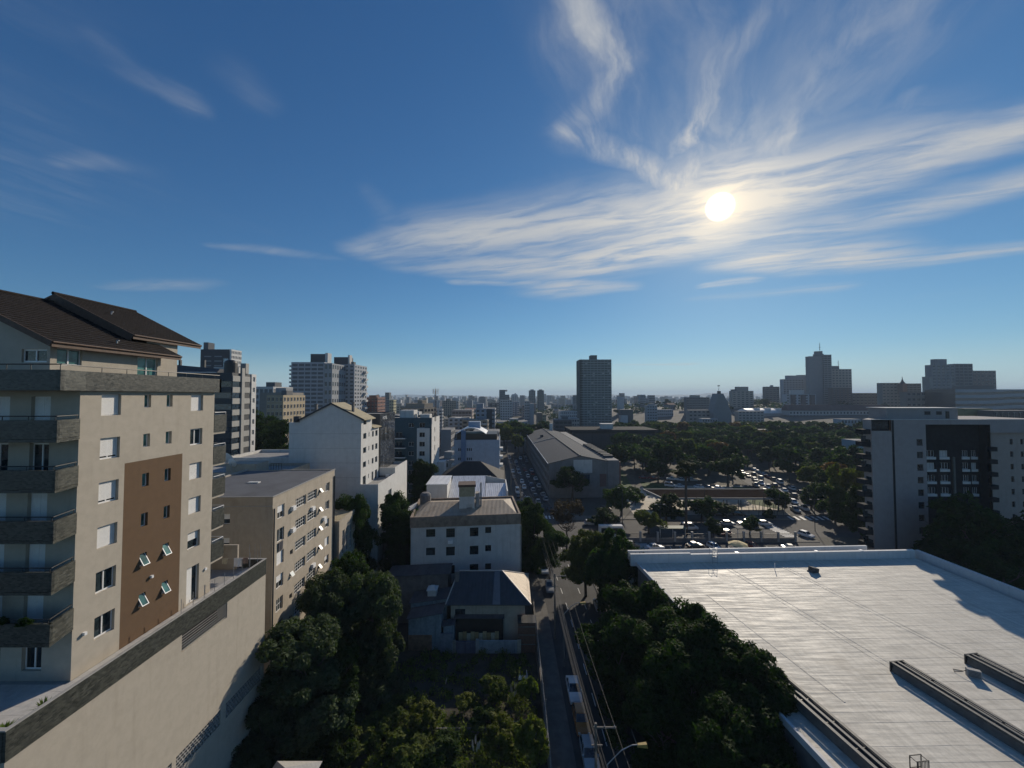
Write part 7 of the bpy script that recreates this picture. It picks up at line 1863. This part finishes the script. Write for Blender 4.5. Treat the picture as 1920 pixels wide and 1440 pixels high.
def balcony_plants():
    for k, (x, y, s, lab) in enumerate(((-27.2, 22.0, .75, 'dark trailing plants along the rail of the lowest near balcony'), (-28.6, 22.1, .6, 'dark potted plants left of the trailing ones on the lowest near balcony'), (-31.0, 22.6, .9, 'tall dark potted plant at the left edge on the lowest near balcony'))):
        o = put('balcony_plant', MIDC[0], None, (x, y, 26.25 + (.3 if k == 2 else 0))); o.scale = (s, s * .5, .38 if k < 2 else .95); tag(o, lab, 'plant')
balcony_plants()
def vacant_lot():
    sheet('vacant_lot', [(-24.6, 14), (4.1, 14), (3.9, 62.5), (-27.6, 62.5)], .02, mat('lot_soil', (.045, .04, .028), .95, .35, .5, .4, 10))
    # undergrowth: leaves and blades nobody could count
    g = np.random.default_rng(5); n = 90000; nb = 900
    bx = g.uniform(-24, 3.2, nb); by = g.uniform(24, 59, nb); dens = (by < 47) | (g.random(nb) < .5); bx, by = bx[dens], by[dens]; nb = len(bx); br = g.uniform(.5, 1.5, nb); bh = g.uniform(.4, 1.7, nb)
    sel = g.integers(0, nb, n); d = g.normal(size=(n, 3)); d /= np.linalg.norm(d, axis=1)[:, None]; d[:, 2] = np.abs(d[:, 2]); q = (.45 + .55 * g.random(n))[:, None]
    P = np.stack([bx[sel], by[sel], np.zeros(n)], 1) + d * q * np.stack([br[sel], br[sel], bh[sel]], 1)
    t = g.normal(size=(n, 3)) + np.array([0, 0, .7]); t /= np.linalg.norm(t, axis=1)[:, None]; b = np.cross(d + .3, t); b /= np.linalg.norm(b, axis=1)[:, None]; s = g.uniform(.08, .22, (n, 1))
    V = np.stack([P - t * s, P + b * s * .4, P + t * s, P - b * s * .4], 1).reshape(-1, 3); V[:, 2] = np.maximum(V[:, 2], .03)
    me = bpy.data.meshes.new('undergrowth'); me.vertices.add(4 * n); me.vertices.foreach_set('co', V.astype(np.float32).ravel()); me.loops.add(4 * n); me.loops.foreach_set('vertex_index', np.arange(4 * n, dtype=np.int32)); me.polygons.add(n); me.polygons.foreach_set('loop_start', np.arange(0, 4 * n, 4, dtype=np.int32)); me.materials.append(LEAF['weed']); me.update()
    stuff(put('undergrowth', me))
    sh = [crown_mesh(700 + i, 4200, .085, LEAF[k], 8, .9, .6) for i, k in enumerate(('mid', 'yellow', 'grey', 'weed'))]
    L = [(505, 1290, 2.4, 4.0, 2, 'grey bush at the foot of the beige podium, topmost'), (530, 1345, 2.3, 3.4, 2, 'grey bush at the foot of the beige podium, lowest'), (600, 1352, 1.9, 3.0, 2, 'pale grey-green bush in the middle of the left lot edge'), (575, 1400, 2.2, 2.8, 0, 'dark green bush at the bottom edge, below the pale grey one'), (480, 1400, 1.9, 3.0, 0, 'green bush in the shade of the podium wall'),
         (662, 1290, 1.2, 2.8, 1, 'small yellow-green sapling alone in the dark of the lot'), (735, 1330, 2.0, 2.2, 3, 'broad weedy bush in the middle of the lot, topmost'), (700, 1370, 1.7, 2.0, 3, 'weedy bush left of the lot middle, with pale shoots'), (790, 1350, 1.6, 2.4, 1, 'bright yellow-green bush right of the lot middle'), (770, 1395, 2.1, 2.2, 3, 'low weedy bush at the lot middle, bottom edge'),
         (840, 1410, 2.0, 2.3, 0, 'green bush left of the pampas plumes'), (945, 1385, 1.9, 2.8, 1, 'feathery yellow-green bush right of the pampas plumes'), (995, 1400, 1.5, 4.6, 1, 'tall bright bush against the pavement wall, bottom'), (870, 1320, 1.2, 1.4, 1, 'small bright weed clump behind the pampas plumes'), (930, 1285, 1.6, 2.6, 3, 'brownish weed clump below the white plastic scrap'), (985, 1290, 1.1, 3.2, 3, 'climbing weeds on the pavement wall, beside the upper pampas tuft'), (640, 1400, 2.0, 2.0, 3, 'dark weed clump at the bottom edge, left of the lot middle'), (900, 1345, 1.4, 1.5, 0, 'dark green clump between the two pampas tufts')]
    for i, (px, py, rad, h, c, lab) in enumerate(L):
        rad *= 1.35; h *= 1.25; p = on_z(px, py, h * .55); tree('bush', lab, p.x, p.y, h, rad, sh[c], 720 + i, 0, h / rad * .55, None, 'bush', .1, .06, skirt=True)
    # pampas grass
    M_pl = mat('pampas_plume', (.42, .38, .31), .95, .1); M_bl = MATS['weed_leaf']
    for k, (px, py, n, lab) in enumerate(((893, 1408, 13, 'clump of pale pampas plumes at the bottom of the lot'), (964, 1304, 9, 'smaller pampas tuft near the white plastic scrap'), (831, 1290, 1, 'single pampas plume alone in the dark lot'))):
        p = on_z(px, py, 1.2); r = thing('pampas_grass', lab, 'pampas grass', (p.x, p.y, 0)); rnd = random.Random(k); q = MB(); bl = MB()
        for i in range(n):
            a = rnd.random() * 6.28; l = rnd.uniform(1.9, 2.7); tip = Vector((math.cos(a) * .5, math.sin(a) * .5, l)); m_ = tip * .68; q.tube(m_, m_.lerp(tip, .5), .05, .075, 6); q.tube(m_.lerp(tip, .5), tip + Vector((.05, 0, 0)), .075, .01, 6); bl.tube((0, 0, 0), m_, .012, .01, 4)
        for i in range(26 if n > 1 else 8):
            a = rnd.random() * 6.28; d = Vector((math.cos(a), math.sin(a), 0)); l = rnd.uniform(.6, 1.2); s = Vector((-d.y, d.x, 0)) * .02; bl.poly([-s, s, d * l * .5 + s + Vector((0, 0, l)), d * l * .5 - s + Vector((0, 0, l))]); bl.poly([d * l * .5 - s + Vector((0, 0, l)), d * l * .5 + s + Vector((0, 0, l)), d * l * 1.1 + Vector((0, 0, l * .8))])
        q.build('plumes', M_pl, r); bl.build('leaves', M_bl, r)
    p = on_z(972, 1278, .1); r = MB(); r.hexa([(0, 0, .3), (1.2, .2, .2), (1.1, .9, .3), (.1, .8, .4)], [(0, 0, .34), (1.2, .2, .5), (1.1, .9, .34), (.1, .8, .44)]); r.hexa([(1.1, .1, .3), (1.3, .15, .3), (1.3, .9, .3), (1.1, .9, .3)], [(1.1, .1, 1.1), (1.16, .15, 1.15), (1.16, .9, 1.05), (1.1, .9, 1.0)])
    o = r.build('plastic_scrap', M_white_clean, None, (p.x, p.y, 0)); tag(o, 'crumpled white plastic sheet lying among the weeds by the pavement wall', 'rubbish')
    # low garden wall across the lot, wire fence along the pavement
    r = thing('garden_wall', 'low dark ruined wall running across the weedy lot', 'wall', (-10.2, 45.4, 0)); q = MB(); q.box(0, 0, 0, 13.6, .18, .75); q.box(9.5, .02, .751, 13.6, .1, .8); q.build('wall', M_conc_d, r)
    q = MB()
    for k in range(9): q.tube((9.6 + .5 * k, .1, .75), (9.6 + .5 * k, .1, 1.5), .02, None, 4)
    q.tube((9.6, .1, 1.48), (13.6, .1, 1.48), .02, None, 4); q.build('railing', M_steel, r)
    r = thing('pavement_wall', 'weathered low wall with crooked fence posts between the lot and the pavement', 'wall', (3.75, 14, 0)); q = MB(); q.box(0, 0, 0, .3, 59, 1.5); q.build('wall', mat('weathered_wall', (.13, .12, .105), .95, .25, .8, .2, stain=.5, streak=.5), r)
    pm = MB(); pm.tube((0, 0, 1.45), (.06, .05, 2.9), .05, .04, 6); me = pm.mesh('post', M_conc)
    for k in range(18): o = put('post', me, r, (.15, 8 + 2.5 * k, 0)); o.rotation_euler = (.05 * math.sin(k * 2.3), .05 * math.sin(k * 1.7), k)
    q = MB()
    for z in (1.9, 2.3, 2.7): q.tube((.17, 8, z), (.17, 50.5, z), .008, None, 4)
    q.build('wire', M_steel, r)
    r = thing('little_roof', 'tip of a small grey gabled roof poking up at the bottom edge', 'hut', (-18.6, 32.4, 4.0)); q = MB(); q.box(-1.6, -2, -4, 1.6, 2, 3.0); q.build('wall', M_conc_d, r); q = MB(); q.poly([(-2, -2.3, 3.0), (2, -2.3, 3.0), (0, 0, 4.6)]); q.poly([(2, -2.3, 3.0), (2, 2.3, 3.0), (0, 0, 4.6)]); q.poly([(2, 2.3, 3.0), (-2, 2.3, 3.0), (0, 0, 4.6)]); q.poly([(-2, 2.3, 3.0), (-2, -2.3, 3.0), (0, 0, 4.6)]); q.build('roof', M_coping, r)
vacant_lot()
# ================================================================ cars, poles, cables
PAINT = {k: mat(k + '_car_paint', c, .28, .03, 1.0, spec=.6) for k, c in (('white', (.66, .66, .65)), ('silver', (.36, .37, .38)), ('grey', (.11, .115, .12)), ('black', (.015, .015, .017)), ('red', (.22, .02, .02)), ('blue', (.03, .06, .16)), ('orange', (.42, .16, .03)))}
M_tyre = mat('tyre_rubber', (.015, .015, .015), .9); M_rim = mat('wheel_rim', (.35, .35, .36), .35, .05, metal=.8); M_lamp = mat('headlamp_glass', (.6, .6, .58), .1, .02); M_tail = mat('tail_lamp', (.35, .02, .015), .3, .02)
def car_parts(kind):
    """lengthwise profile stations: (y, half width, sill, shoulder)"""
    L, W, H = {'hatch': (3.9, 1.68, 1.48), 'sedan': (4.4, 1.72, 1.45), 'van': (4.7, 1.8, 1.95), 'pickup': (5.0, 1.8, 1.75)}[kind]
    hw = W / 2; body = MB(); gl = MB()
    st = [(-L/2, .80, .34, .62), (-L/2 + .12, .93, .26, .74), (-L*.36, 1, .22, .86), (-L*.18, 1, .22, .93), (L*.2, 1, .22, .95), (L*.38, 1, .22, .96), (L/2 - .1, .95, .28, .90), (L/2, .86, .36, .72)]
    if kind == 'van': st = [(y, w, s, t + .12) for y, w, s, t in st]
    rings = []
    for y, w, s, t in st:
        b = len(body.v); x = hw * w; body.v += [(-x * .94, y, s), (-x, y, (s + t) / 2), (-x * .93, y, t), (x * .93, y, t), (x, y, (s + t) / 2), (x * .94, y, s)]; rings.append(b)
    for a, b in zip(rings[:-1], rings[1:]):
        for i in range(6): j = (i + 1) % 6; body.f.append((a + i, b + i, b + j, a + j)); body.m.append(0)
    body.f.append(tuple(rings[0] + i for i in range(6))); body.f.append(tuple(rings[-1] + 5 - i for i in range(6))); body.m += [0, 0]
    sh = .93 + (.12 if kind == 'van' else 0)
    cab = {'hatch': (-L*.20, -L*.04, L*.36, L*.46), 'sedan': (-L*.20, -L*.03, L*.22, L*.36), 'van': (-L*.30, -L*.16, L*.44, L*.48), 'pickup': (-L*.2, -L*.05, L*.10, L*.15)}[kind]
    wb, wt = hw * .90, hw * .74; y0, y1, y2, y3 = cab
    B = [(-wb, y0, sh), (wb, y0, sh), (wb, y3, sh), (-wb, y3, sh)]; T = [(-wt, y1, H), (wt, y1, H), (wt, y2, H), (-wt, y2, H)]
    gl.hexa(B, T)
    body.hexa([(-wt - .02, y1 - .05, H - .035), (wt + .02, y1 - .05, H - .035), (wt + .02, y2 + .05, H - .035), (-wt - .02, y2 + .05, H - .035)], [(-wt + .06, y1 + .05, H + .03), (wt - .06, y1 + .05, H + .03), (wt - .06, y2 - .05, H + .03), (-wt + .06, y2 - .05, H + .03)])
    for s in (-1, 1):                                               # roof pillars
        for (a, c) in (((s * wb, y0, sh), (s * wt, y1, H)), ((s * wb, y3, sh), (s * wt, y2, H)), ((s * (wb + .0), (y0 + y3) / 2, sh), (s * wt, (y1 + y2) / 2, H))): body.tube(a, c, .045, None, 4)
        body.box(s * (hw * .96) - .09, y0 + .1, sh - .02, s * (hw * .96) + .09, y0 + .28, sh + .12)
    if kind == 'pickup': body.box(-hw * .9, L * .17, .9, -hw * .82, L * .47, 1.05); body.box(hw * .82, L * .17, .9, hw * .9, L * .47, 1.05)
    wh = MB()
    q = [(.0, -.1), (.22, -.1), (.30, -.09), (.32, 0), (.30, .09), (.22, .1), (.0, .1)]
    n = 12
    for k in range(len(q) - 1):
        for i in range(n):
            a0, a1 = 6.2832 * i / n, 6.2832 * (i + 1) / n; f = lambda r, x, a: (x, r * math.cos(a), r * math.sin(a)); wh.poly([f(q[k][0], q[k][1], a0), f(q[k + 1][0], q[k + 1][1], a0), f(q[k + 1][0], q[k + 1][1], a1), f(q[k][0], q[k][1], a1)], 1 if k in (0, 5) else 0)
    hl = MB(); hl.box(-hw * .82, -L / 2 - .01, .52, -hw * .5, -L / 2 + .16, .70); tl = MB(); tl.box(-hw * .9, L / 2 - .12, .62, -hw * .66, L / 2 + .012, .84)
    return body, gl.mesh('glazing', M_glass_b), wh.mesh('wheel', [M_tyre, M_rim]), hl.mesh('headlight', M_lamp), tl.mesh('tail_light', M_tail), L, hw
CARP = {}
def car(label, kind, paint, loc, rz, group=None, full=True, name='parked_car', cat='car'):
    if kind not in CARP: CARP[kind] = (car_parts(kind), {})
    (body, g, w, hl, tl, L, hw), bm = CARP[kind]
    if paint not in bm: bm[paint] = body.mesh('body', PAINT[paint])
    r = thing(name, label, cat, loc, rz, group)
    put('body', bm[paint], r); put('glazing', g, r)
    for x, y in ((-hw + .12, -L * .31), (hw - .12, -L * .31), (-hw + .12, L * .31), (hw - .12, L * .31)): put('wheel', w, r, (x, y, .32))
    if full:
        put('headlight', hl, r); o = put('headlight', hl, r); o.location = (hw * 1.32, 0, 0)
        put('tail_light', tl, r); o = put('tail_light', tl, r); o.location = (hw * 1.56, 0, 0)
    return r
def cars():
    # local -y is the front of the car; rz = 0 faces the camera
    G = [('silver-white car parked at the left kerb before the orange car', 'sedan', 'white', (8.1, 51.5), 0), ('orange car parked at the left kerb between two pale cars', 'hatch', 'orange', (8.2, 46.8), 0), ('pale car parked lowest at the left kerb, beside the utility pole', 'hatch', 'silver', (8.3, 42.4), 0),
         ('silver car parked at the left kerb beside the hip-roofed house', 'sedan', 'silver', (7.6, 78.8), 0), ('white car parked at the left kerb under the street trees', 'hatch', 'white', (7.2, 86.5), 0), ('white car glinting through the big dark trees, right kerb', 'hatch', 'white', (16.3, 46.8), math.pi), ('grey car in the shade of the big dark trees, right kerb', 'sedan', 'grey', (16.3, 53.0), math.pi),
         ('silver car parked at the right kerb before the crossing, third back', 'hatch', 'silver', (15.6, 86.0), math.pi), ('white car parked at the right kerb before the crossing, second back', 'hatch', 'white', (15.4, 91.5), math.pi), ('black car waiting nearest the zebra at the right kerb', 'sedan', 'black', (15.2, 97.0), math.pi), ('pale car under the olive street tree, right kerb', 'hatch', 'silver', (16.0, 72.0), math.pi),
         ('silver hatchback crossing the junction before the mill', 'hatch', 'silver', (27.6, 116.2), R(80)), ('white car turning behind the silver hatchback before the mill', 'hatch', 'white', (23.8, 117.5), R(86)), ('black car stopped in the shade before the mill gable', 'sedan', 'black', (31.5, 132), R(85)),
         ('white van stopped on the cross street left of the tall pine', 'van', 'white', (51.8, 113.5), R(90)), ('silver car, first of the four in a row on the cross street', 'sedan', 'silver', (60.2, 117), R(90)), ('silver hatchback, second of the four in a row on the cross street', 'hatch', 'silver', (65.2, 117), R(90)), ('grey pickup, third of the four in a row on the cross street', 'pickup', 'silver', (70.6, 117), R(90)), ('white hatchback, last of the four in a row on the cross street', 'hatch', 'white', (76.2, 117), R(90)),
         ('red car on the near lane of the cross street behind the fence', 'hatch', 'red', (59.4, 109.2), R(-90)), ('white car on the near lane leaving toward the avenue', 'hatch', 'white', (81.4, 107.6), R(20)),
         ('white car in the car park left of the yellow parasol', 'sedan', 'white', (36.4, 98.8), R(100)), ('grey car in the car park half hidden by the fence, far left', 'hatch', 'grey', (31.0, 100.5), R(80)), ('white car nosing out of the bay beside the yellow parasol', 'hatch', 'white', (51.4, 99.0), R(15)), ('dark green-grey car in the right bay of the car park', 'sedan', 'grey', (70.6, 98.2), R(75)), ('red car in the bay right of the parasol', 'hatch', 'red', (61.5, 99.5), R(15)), ('black car in the car park behind the pine trunk', 'sedan', 'black', (47.0, 100.0), R(100)),
         ('black car parked in the square under the canopy edge, left of a pair', 'sedan', 'black', (67.5, 126.0), R(60)), ('black car parked in the square under the canopy edge, right of a pair', 'hatch', 'black', (74.0, 126.5), R(60))]
    for lab, k, p, (x, y), rz in G: car(lab, k, p, (x, y, .014), rz, name='car')
    rnd = random.Random(12); pal = ['white'] * 6 + ['silver'] * 5 + ['grey'] * 3 + ['black'] * 3 + ['red', 'blue']
    def lane(x0, y0, x1, y1, n, rz, where, grp, gap=.25, z=.018):
        for i in range(n):
            if rnd.random() < gap: continue
            t = (i + .5) / n; p = rnd.choice(pal); k = rnd.choice(('hatch', 'hatch', 'sedan', 'sedan', 'van', 'pickup'))
            if k == 'van' and rnd.random() < .5: k = 'hatch'
            car('%s %s %s' % (p, {'hatch': 'hatchback', 'sedan': 'saloon car', 'van': 'van', 'pickup': 'pickup'}[k], where), k, p, (x0 + (x1 - x0) * t + rnd.uniform(-.15, .15), y0 + (y1 - y0) * t + rnd.uniform(-.8, .8), z), rz + rnd.uniform(-.03, .03), '%s %s' % (p + ' ' + k, grp), False, 'car')
    def onl(t, y):
        for a, b, c, d in zip(LEFT[:-1], LEFT[1:], RIGHT[:-1], RIGHT[1:]):
            if a[1] <= y <= b[1]: u = (y - a[1]) / (b[1] - a[1]); l = a[0] + (b[0] - a[0]) * u; q = c[0] + (d[0] - c[0]) * u; return l + (q - l) * t
    for t, n, rz, w in ((.10, 15, 0, 'parked at the left kerb of the mill street'), (.36, 12, 0, 'coming down the mill street'), (.64, 14, math.pi, 'queueing up the mill street'), (.90, 18, math.pi, 'parked along the mill wall')):
        lane(onl(t, 128), 128, onl(t, 250), 250, n, rz + R(2.2), w, w, .28)
    def av(t, y): u = (y - 124) / 106; l = 92 + 28 * u; q = 109 + 25 * u; return l + (q - l) * t
    for t, n, rz, w in ((.09, 17, 0, 'parked along the left side of the avenue'), (.34, 13, 0, 'driving toward the crossing on the avenue'), (.62, 12, math.pi, 'driving away up the avenue'), (.92, 17, math.pi, 'parked along the right side of the avenue')):
        lane(av(t, 129), 129, av(t, 228), 228, n, rz - R(14), w, w, .2, .024)
    lane(66, 166, 92, 160, 7, R(70), 'parked under the trees behind the canopy', 'parked under the trees', .2, .02)
    lane(60, 182, 84, 176, 6, R(70), 'parked farther back under the park trees', 'parked farther under the trees', .2, .02)
cars()

def poles():
    M_wood = mat('weathered_pole', (.16, .145, .125), .9, .15, 3)
    spots = [(7.55, 35.6, 9.4, 'nearest utility pole with a crossarm, at the bottom of the picture'), (6.9, 63, 10.2, 'second utility pole, in front of the hip-roofed house'), (6.0, 92, 10.6, 'utility pole beside the street trees by the white flats'), (2.6, 121, 11, 'utility pole with a transformer at the far side of the crossing'), (-.4, 160, 11, 'utility pole at the left kerb of the mill street, nearer one'), (-2.6, 215, 11, 'utility pole at the left kerb of the mill street, farther one')]
    tops = []
    for i, (x, y, h, lab) in enumerate(spots):
        r = thing('utility_pole', lab, 'utility pole', (x, y, .1)); q = MB(); q.tube((0, 0, 0), (0, 0, h), .17, .11, 9); q.build('pole', M_wood, r)
        q = MB(); q.box(-.25, -.06, h - .45, 1.85, .06, h - .33); q.box(-.4, -.05, h - 2.0, .6, .05, h - 1.9); q.build('crossarm', M_wood, r)
        im = MB(); im.lathe((0, 0, 0), [(.02, 0), (.05, .03), (.035, .08), (.05, .11), (.01, .16)], 8); me = im.mesh('insulator', mat('insulator_white', (.5, .5, .48), .3))
        for dx in (-.1, .8, 1.7): put('insulator', me, r, (dx, 0, h - .33))
        if i in (3, 2):
            q = MB(); q.lathe((.45, 0, h - 3.2), [(.01, 0), (.3, .02), (.32, .9), (.1, 1.0), (.01, 1.0)], 12); q.build('transformer', M_coping, r)
        tops.append((x, y, h))
    w = thing('power_lines', 'bundle of sagging power and phone cables along the left side of the street', 'cables', (0, 0, 0))
    chain = [(8.6, 12, 10)] + tops
    def cab(dx, dz, rad, nm):
        q = MB()
        for a, b in zip(chain[:-1], chain[1:]):
            A, B = Vector((a[0] + dx, a[1], a[2] + dz)), Vector((b[0] + dx, b[1], b[2] + dz)); n = 10; sag = .018 * (B - A).length
            pts = [A.lerp(B, k / n) - Vector((0, 0, sag * 4 * (k / n) * (1 - k / n))) for k in range(n + 1)]; q.path(pts, rad, 4)
        q.build(nm, M_cable, w)
    M_cable = mat('cable_grey', (.075, .075, .075), .6, .05)
    for dx in (-.1, .8, 1.7): cab(dx, -.1, .012, 'power_cable')
    for k in range(5): cab(-.3 + .14 * k, -1.9 - .12 * (k % 3), .013 + .005 * (k % 2), 'phone_cable')
    # street lamps
    def lamp(x, y, h, reach, lab, dirx=1, lens=True):
        r = thing('street_lamp', lab, 'street lamp', (x, y, .1)); q = MB(); q.tube((0, 0, 0), (0, 0, h - 1.6), .08, .06, 7)
        pts = [(0, 0, h - 1.6), (dirx * reach * .45, 0, h - .45), (dirx * reach * .8, 0, h - .02), (dirx * reach, 0, h)]; q.path(pts, .04, 6); q.build('mast', M_steel, r)
        q = MB(); X = dirx * reach; q.hexa([(X - .1, -.14, h - .09), (X + .75 * dirx, -.2, h - .13), (X + .75 * dirx, .2, h - .13), (X - .1, .14, h - .09)], [(X - .05, -.1, h + .06), (X + .7 * dirx, -.14, h + .14), (X + .7 * dirx, .14, h + .14), (X - .05, .1, h + .06)]); q.build('lamp_head', mat('lamp_yellow', (.36, .24, .05), .5, .15, 6), r); return r
    lamp(8.0, 33.2, 9.6, 2.6, 'street lamp with a yellow head on a bent arm, bottom of the picture')
    lamp(8.7 - 1.2, 56.5, 9.0, 2.4, 'street lamp farther up the left pavement, above the parked cars')
    for k, (px, Y, h, lab) in enumerate(((1235, 107, 9, 'double-armed lamp post behind the left shelter'), (1189, 138, 13, 'tall lamp post on the lawn right of the mill'), (1318, 126, 10, 'lamp post by the canopy, middle'), (1522, 112, 9, 'lamp post beside the right zebra crossing'), (1165, 118, 11, 'pole with white globes before the mill corner'), (1400, 108, 8, 'lamp post behind the car park fence'))):
        x = pos(px, Y); r = thing('lamp_post', lab, 'lamp post', (x, Y, .05)); q = MB(); q.tube((0, 0, 0), (0, 0, h), .1, .06, 7); q.tube((-1.1, 0, h), (1.1, 0, h), .05, None, 6); q.build('mast', M_dark, r); hm = MB(); hm.box(-.3, -.12, -.06, .3, .12, .08); me = hm.mesh('lamp_head', M_coping)
        for s in (-1.1, 1.1): put('lamp_head', me, r, (s, 0, h + .02))
    # slim bare trunks by the avenue crossing
    for k in range(7):
        x, y = 79 + 1.3 * k + (k % 2), 124.5 + 1.1 * (k % 3); r = thing('slim_pole', 'slim dark pole leaning in the square beside the avenue', 'pole', (x, y, 0), 0, 'slim leaning poles by the avenue'); q = MB(); q.tube((0, 0, 0), (.5 + .1 * k, 0, 5 + (k % 3)), .12, .07, 6); q.build('mast', M_dark, r)
poles()
# ================================================================ the air
def haze():
    m = bpy.data.materials.new('haze'); m.use_nodes = True; N = NT(m.node_tree); out = N.n('ShaderNodeOutputMaterial'); v = N.n('ShaderNodeVolumePrincipled')
    v.inputs['Color'].default_value = (.62, .79, 1.0, 1); v.inputs['Density'].default_value = HAZE; v.inputs['Anisotropy'].default_value = .1
    N.t.links.new(v.outputs[0], out.inputs['Volume'])
    q = MB(); q.box(-9500, -700, -9, 9500, 10500, 160); o = q.build('haze', m); stuff(o)
HAZE = .00015
haze()

def steam(label, px, py, Y, hgt, wid, seed):
    rnd = random.Random(seed); p = at_y(px, py, Y); q = MB()
    for k in range(7):
        t = k / 6; r_ = wid * (.28 + .5 * t) * rnd.uniform(.7, 1.1); c = (wid * (.55 * t * t + rnd.uniform(-.12, .12)), 0, hgt * t)
        q.lathe((c[0], c[1], c[2]), [(.01, -r_), (r_ * .7, -r_ * .7), (r_, 0), (r_ * .7, r_ * .7), (.01, r_)], 9)
    m = bpy.data.materials.new('steam'); m.use_nodes = True; N = NT(m.node_tree); out = N.n('ShaderNodeOutputMaterial'); v = N.n('ShaderNodeVolumePrincipled')
    v.inputs['Color'].default_value = (.95, .96, .98, 1); v.inputs['Anisotropy'].default_value = .3
    N.put(v.inputs['Density'], N.mapr(N.noise(N.n('ShaderNodeNewGeometry').outputs['Position'], .35, 4.0, .6), .42, .68, 0, .05)); N.t.links.new(v.outputs[0], out.inputs['Volume'])
    o = q.build('steam_plume', m, None, p); tag(o, label, 'steam'); o['kind'] = 'stuff'
steam('thin white steam rising left of the dark office block by the slab tower', 1040, 795, 322, 9, 5, 3)
steam('white steam drifting in front of the white slab at the foot of the slab tower', 1066, 782, 380, 11, 9, 4)
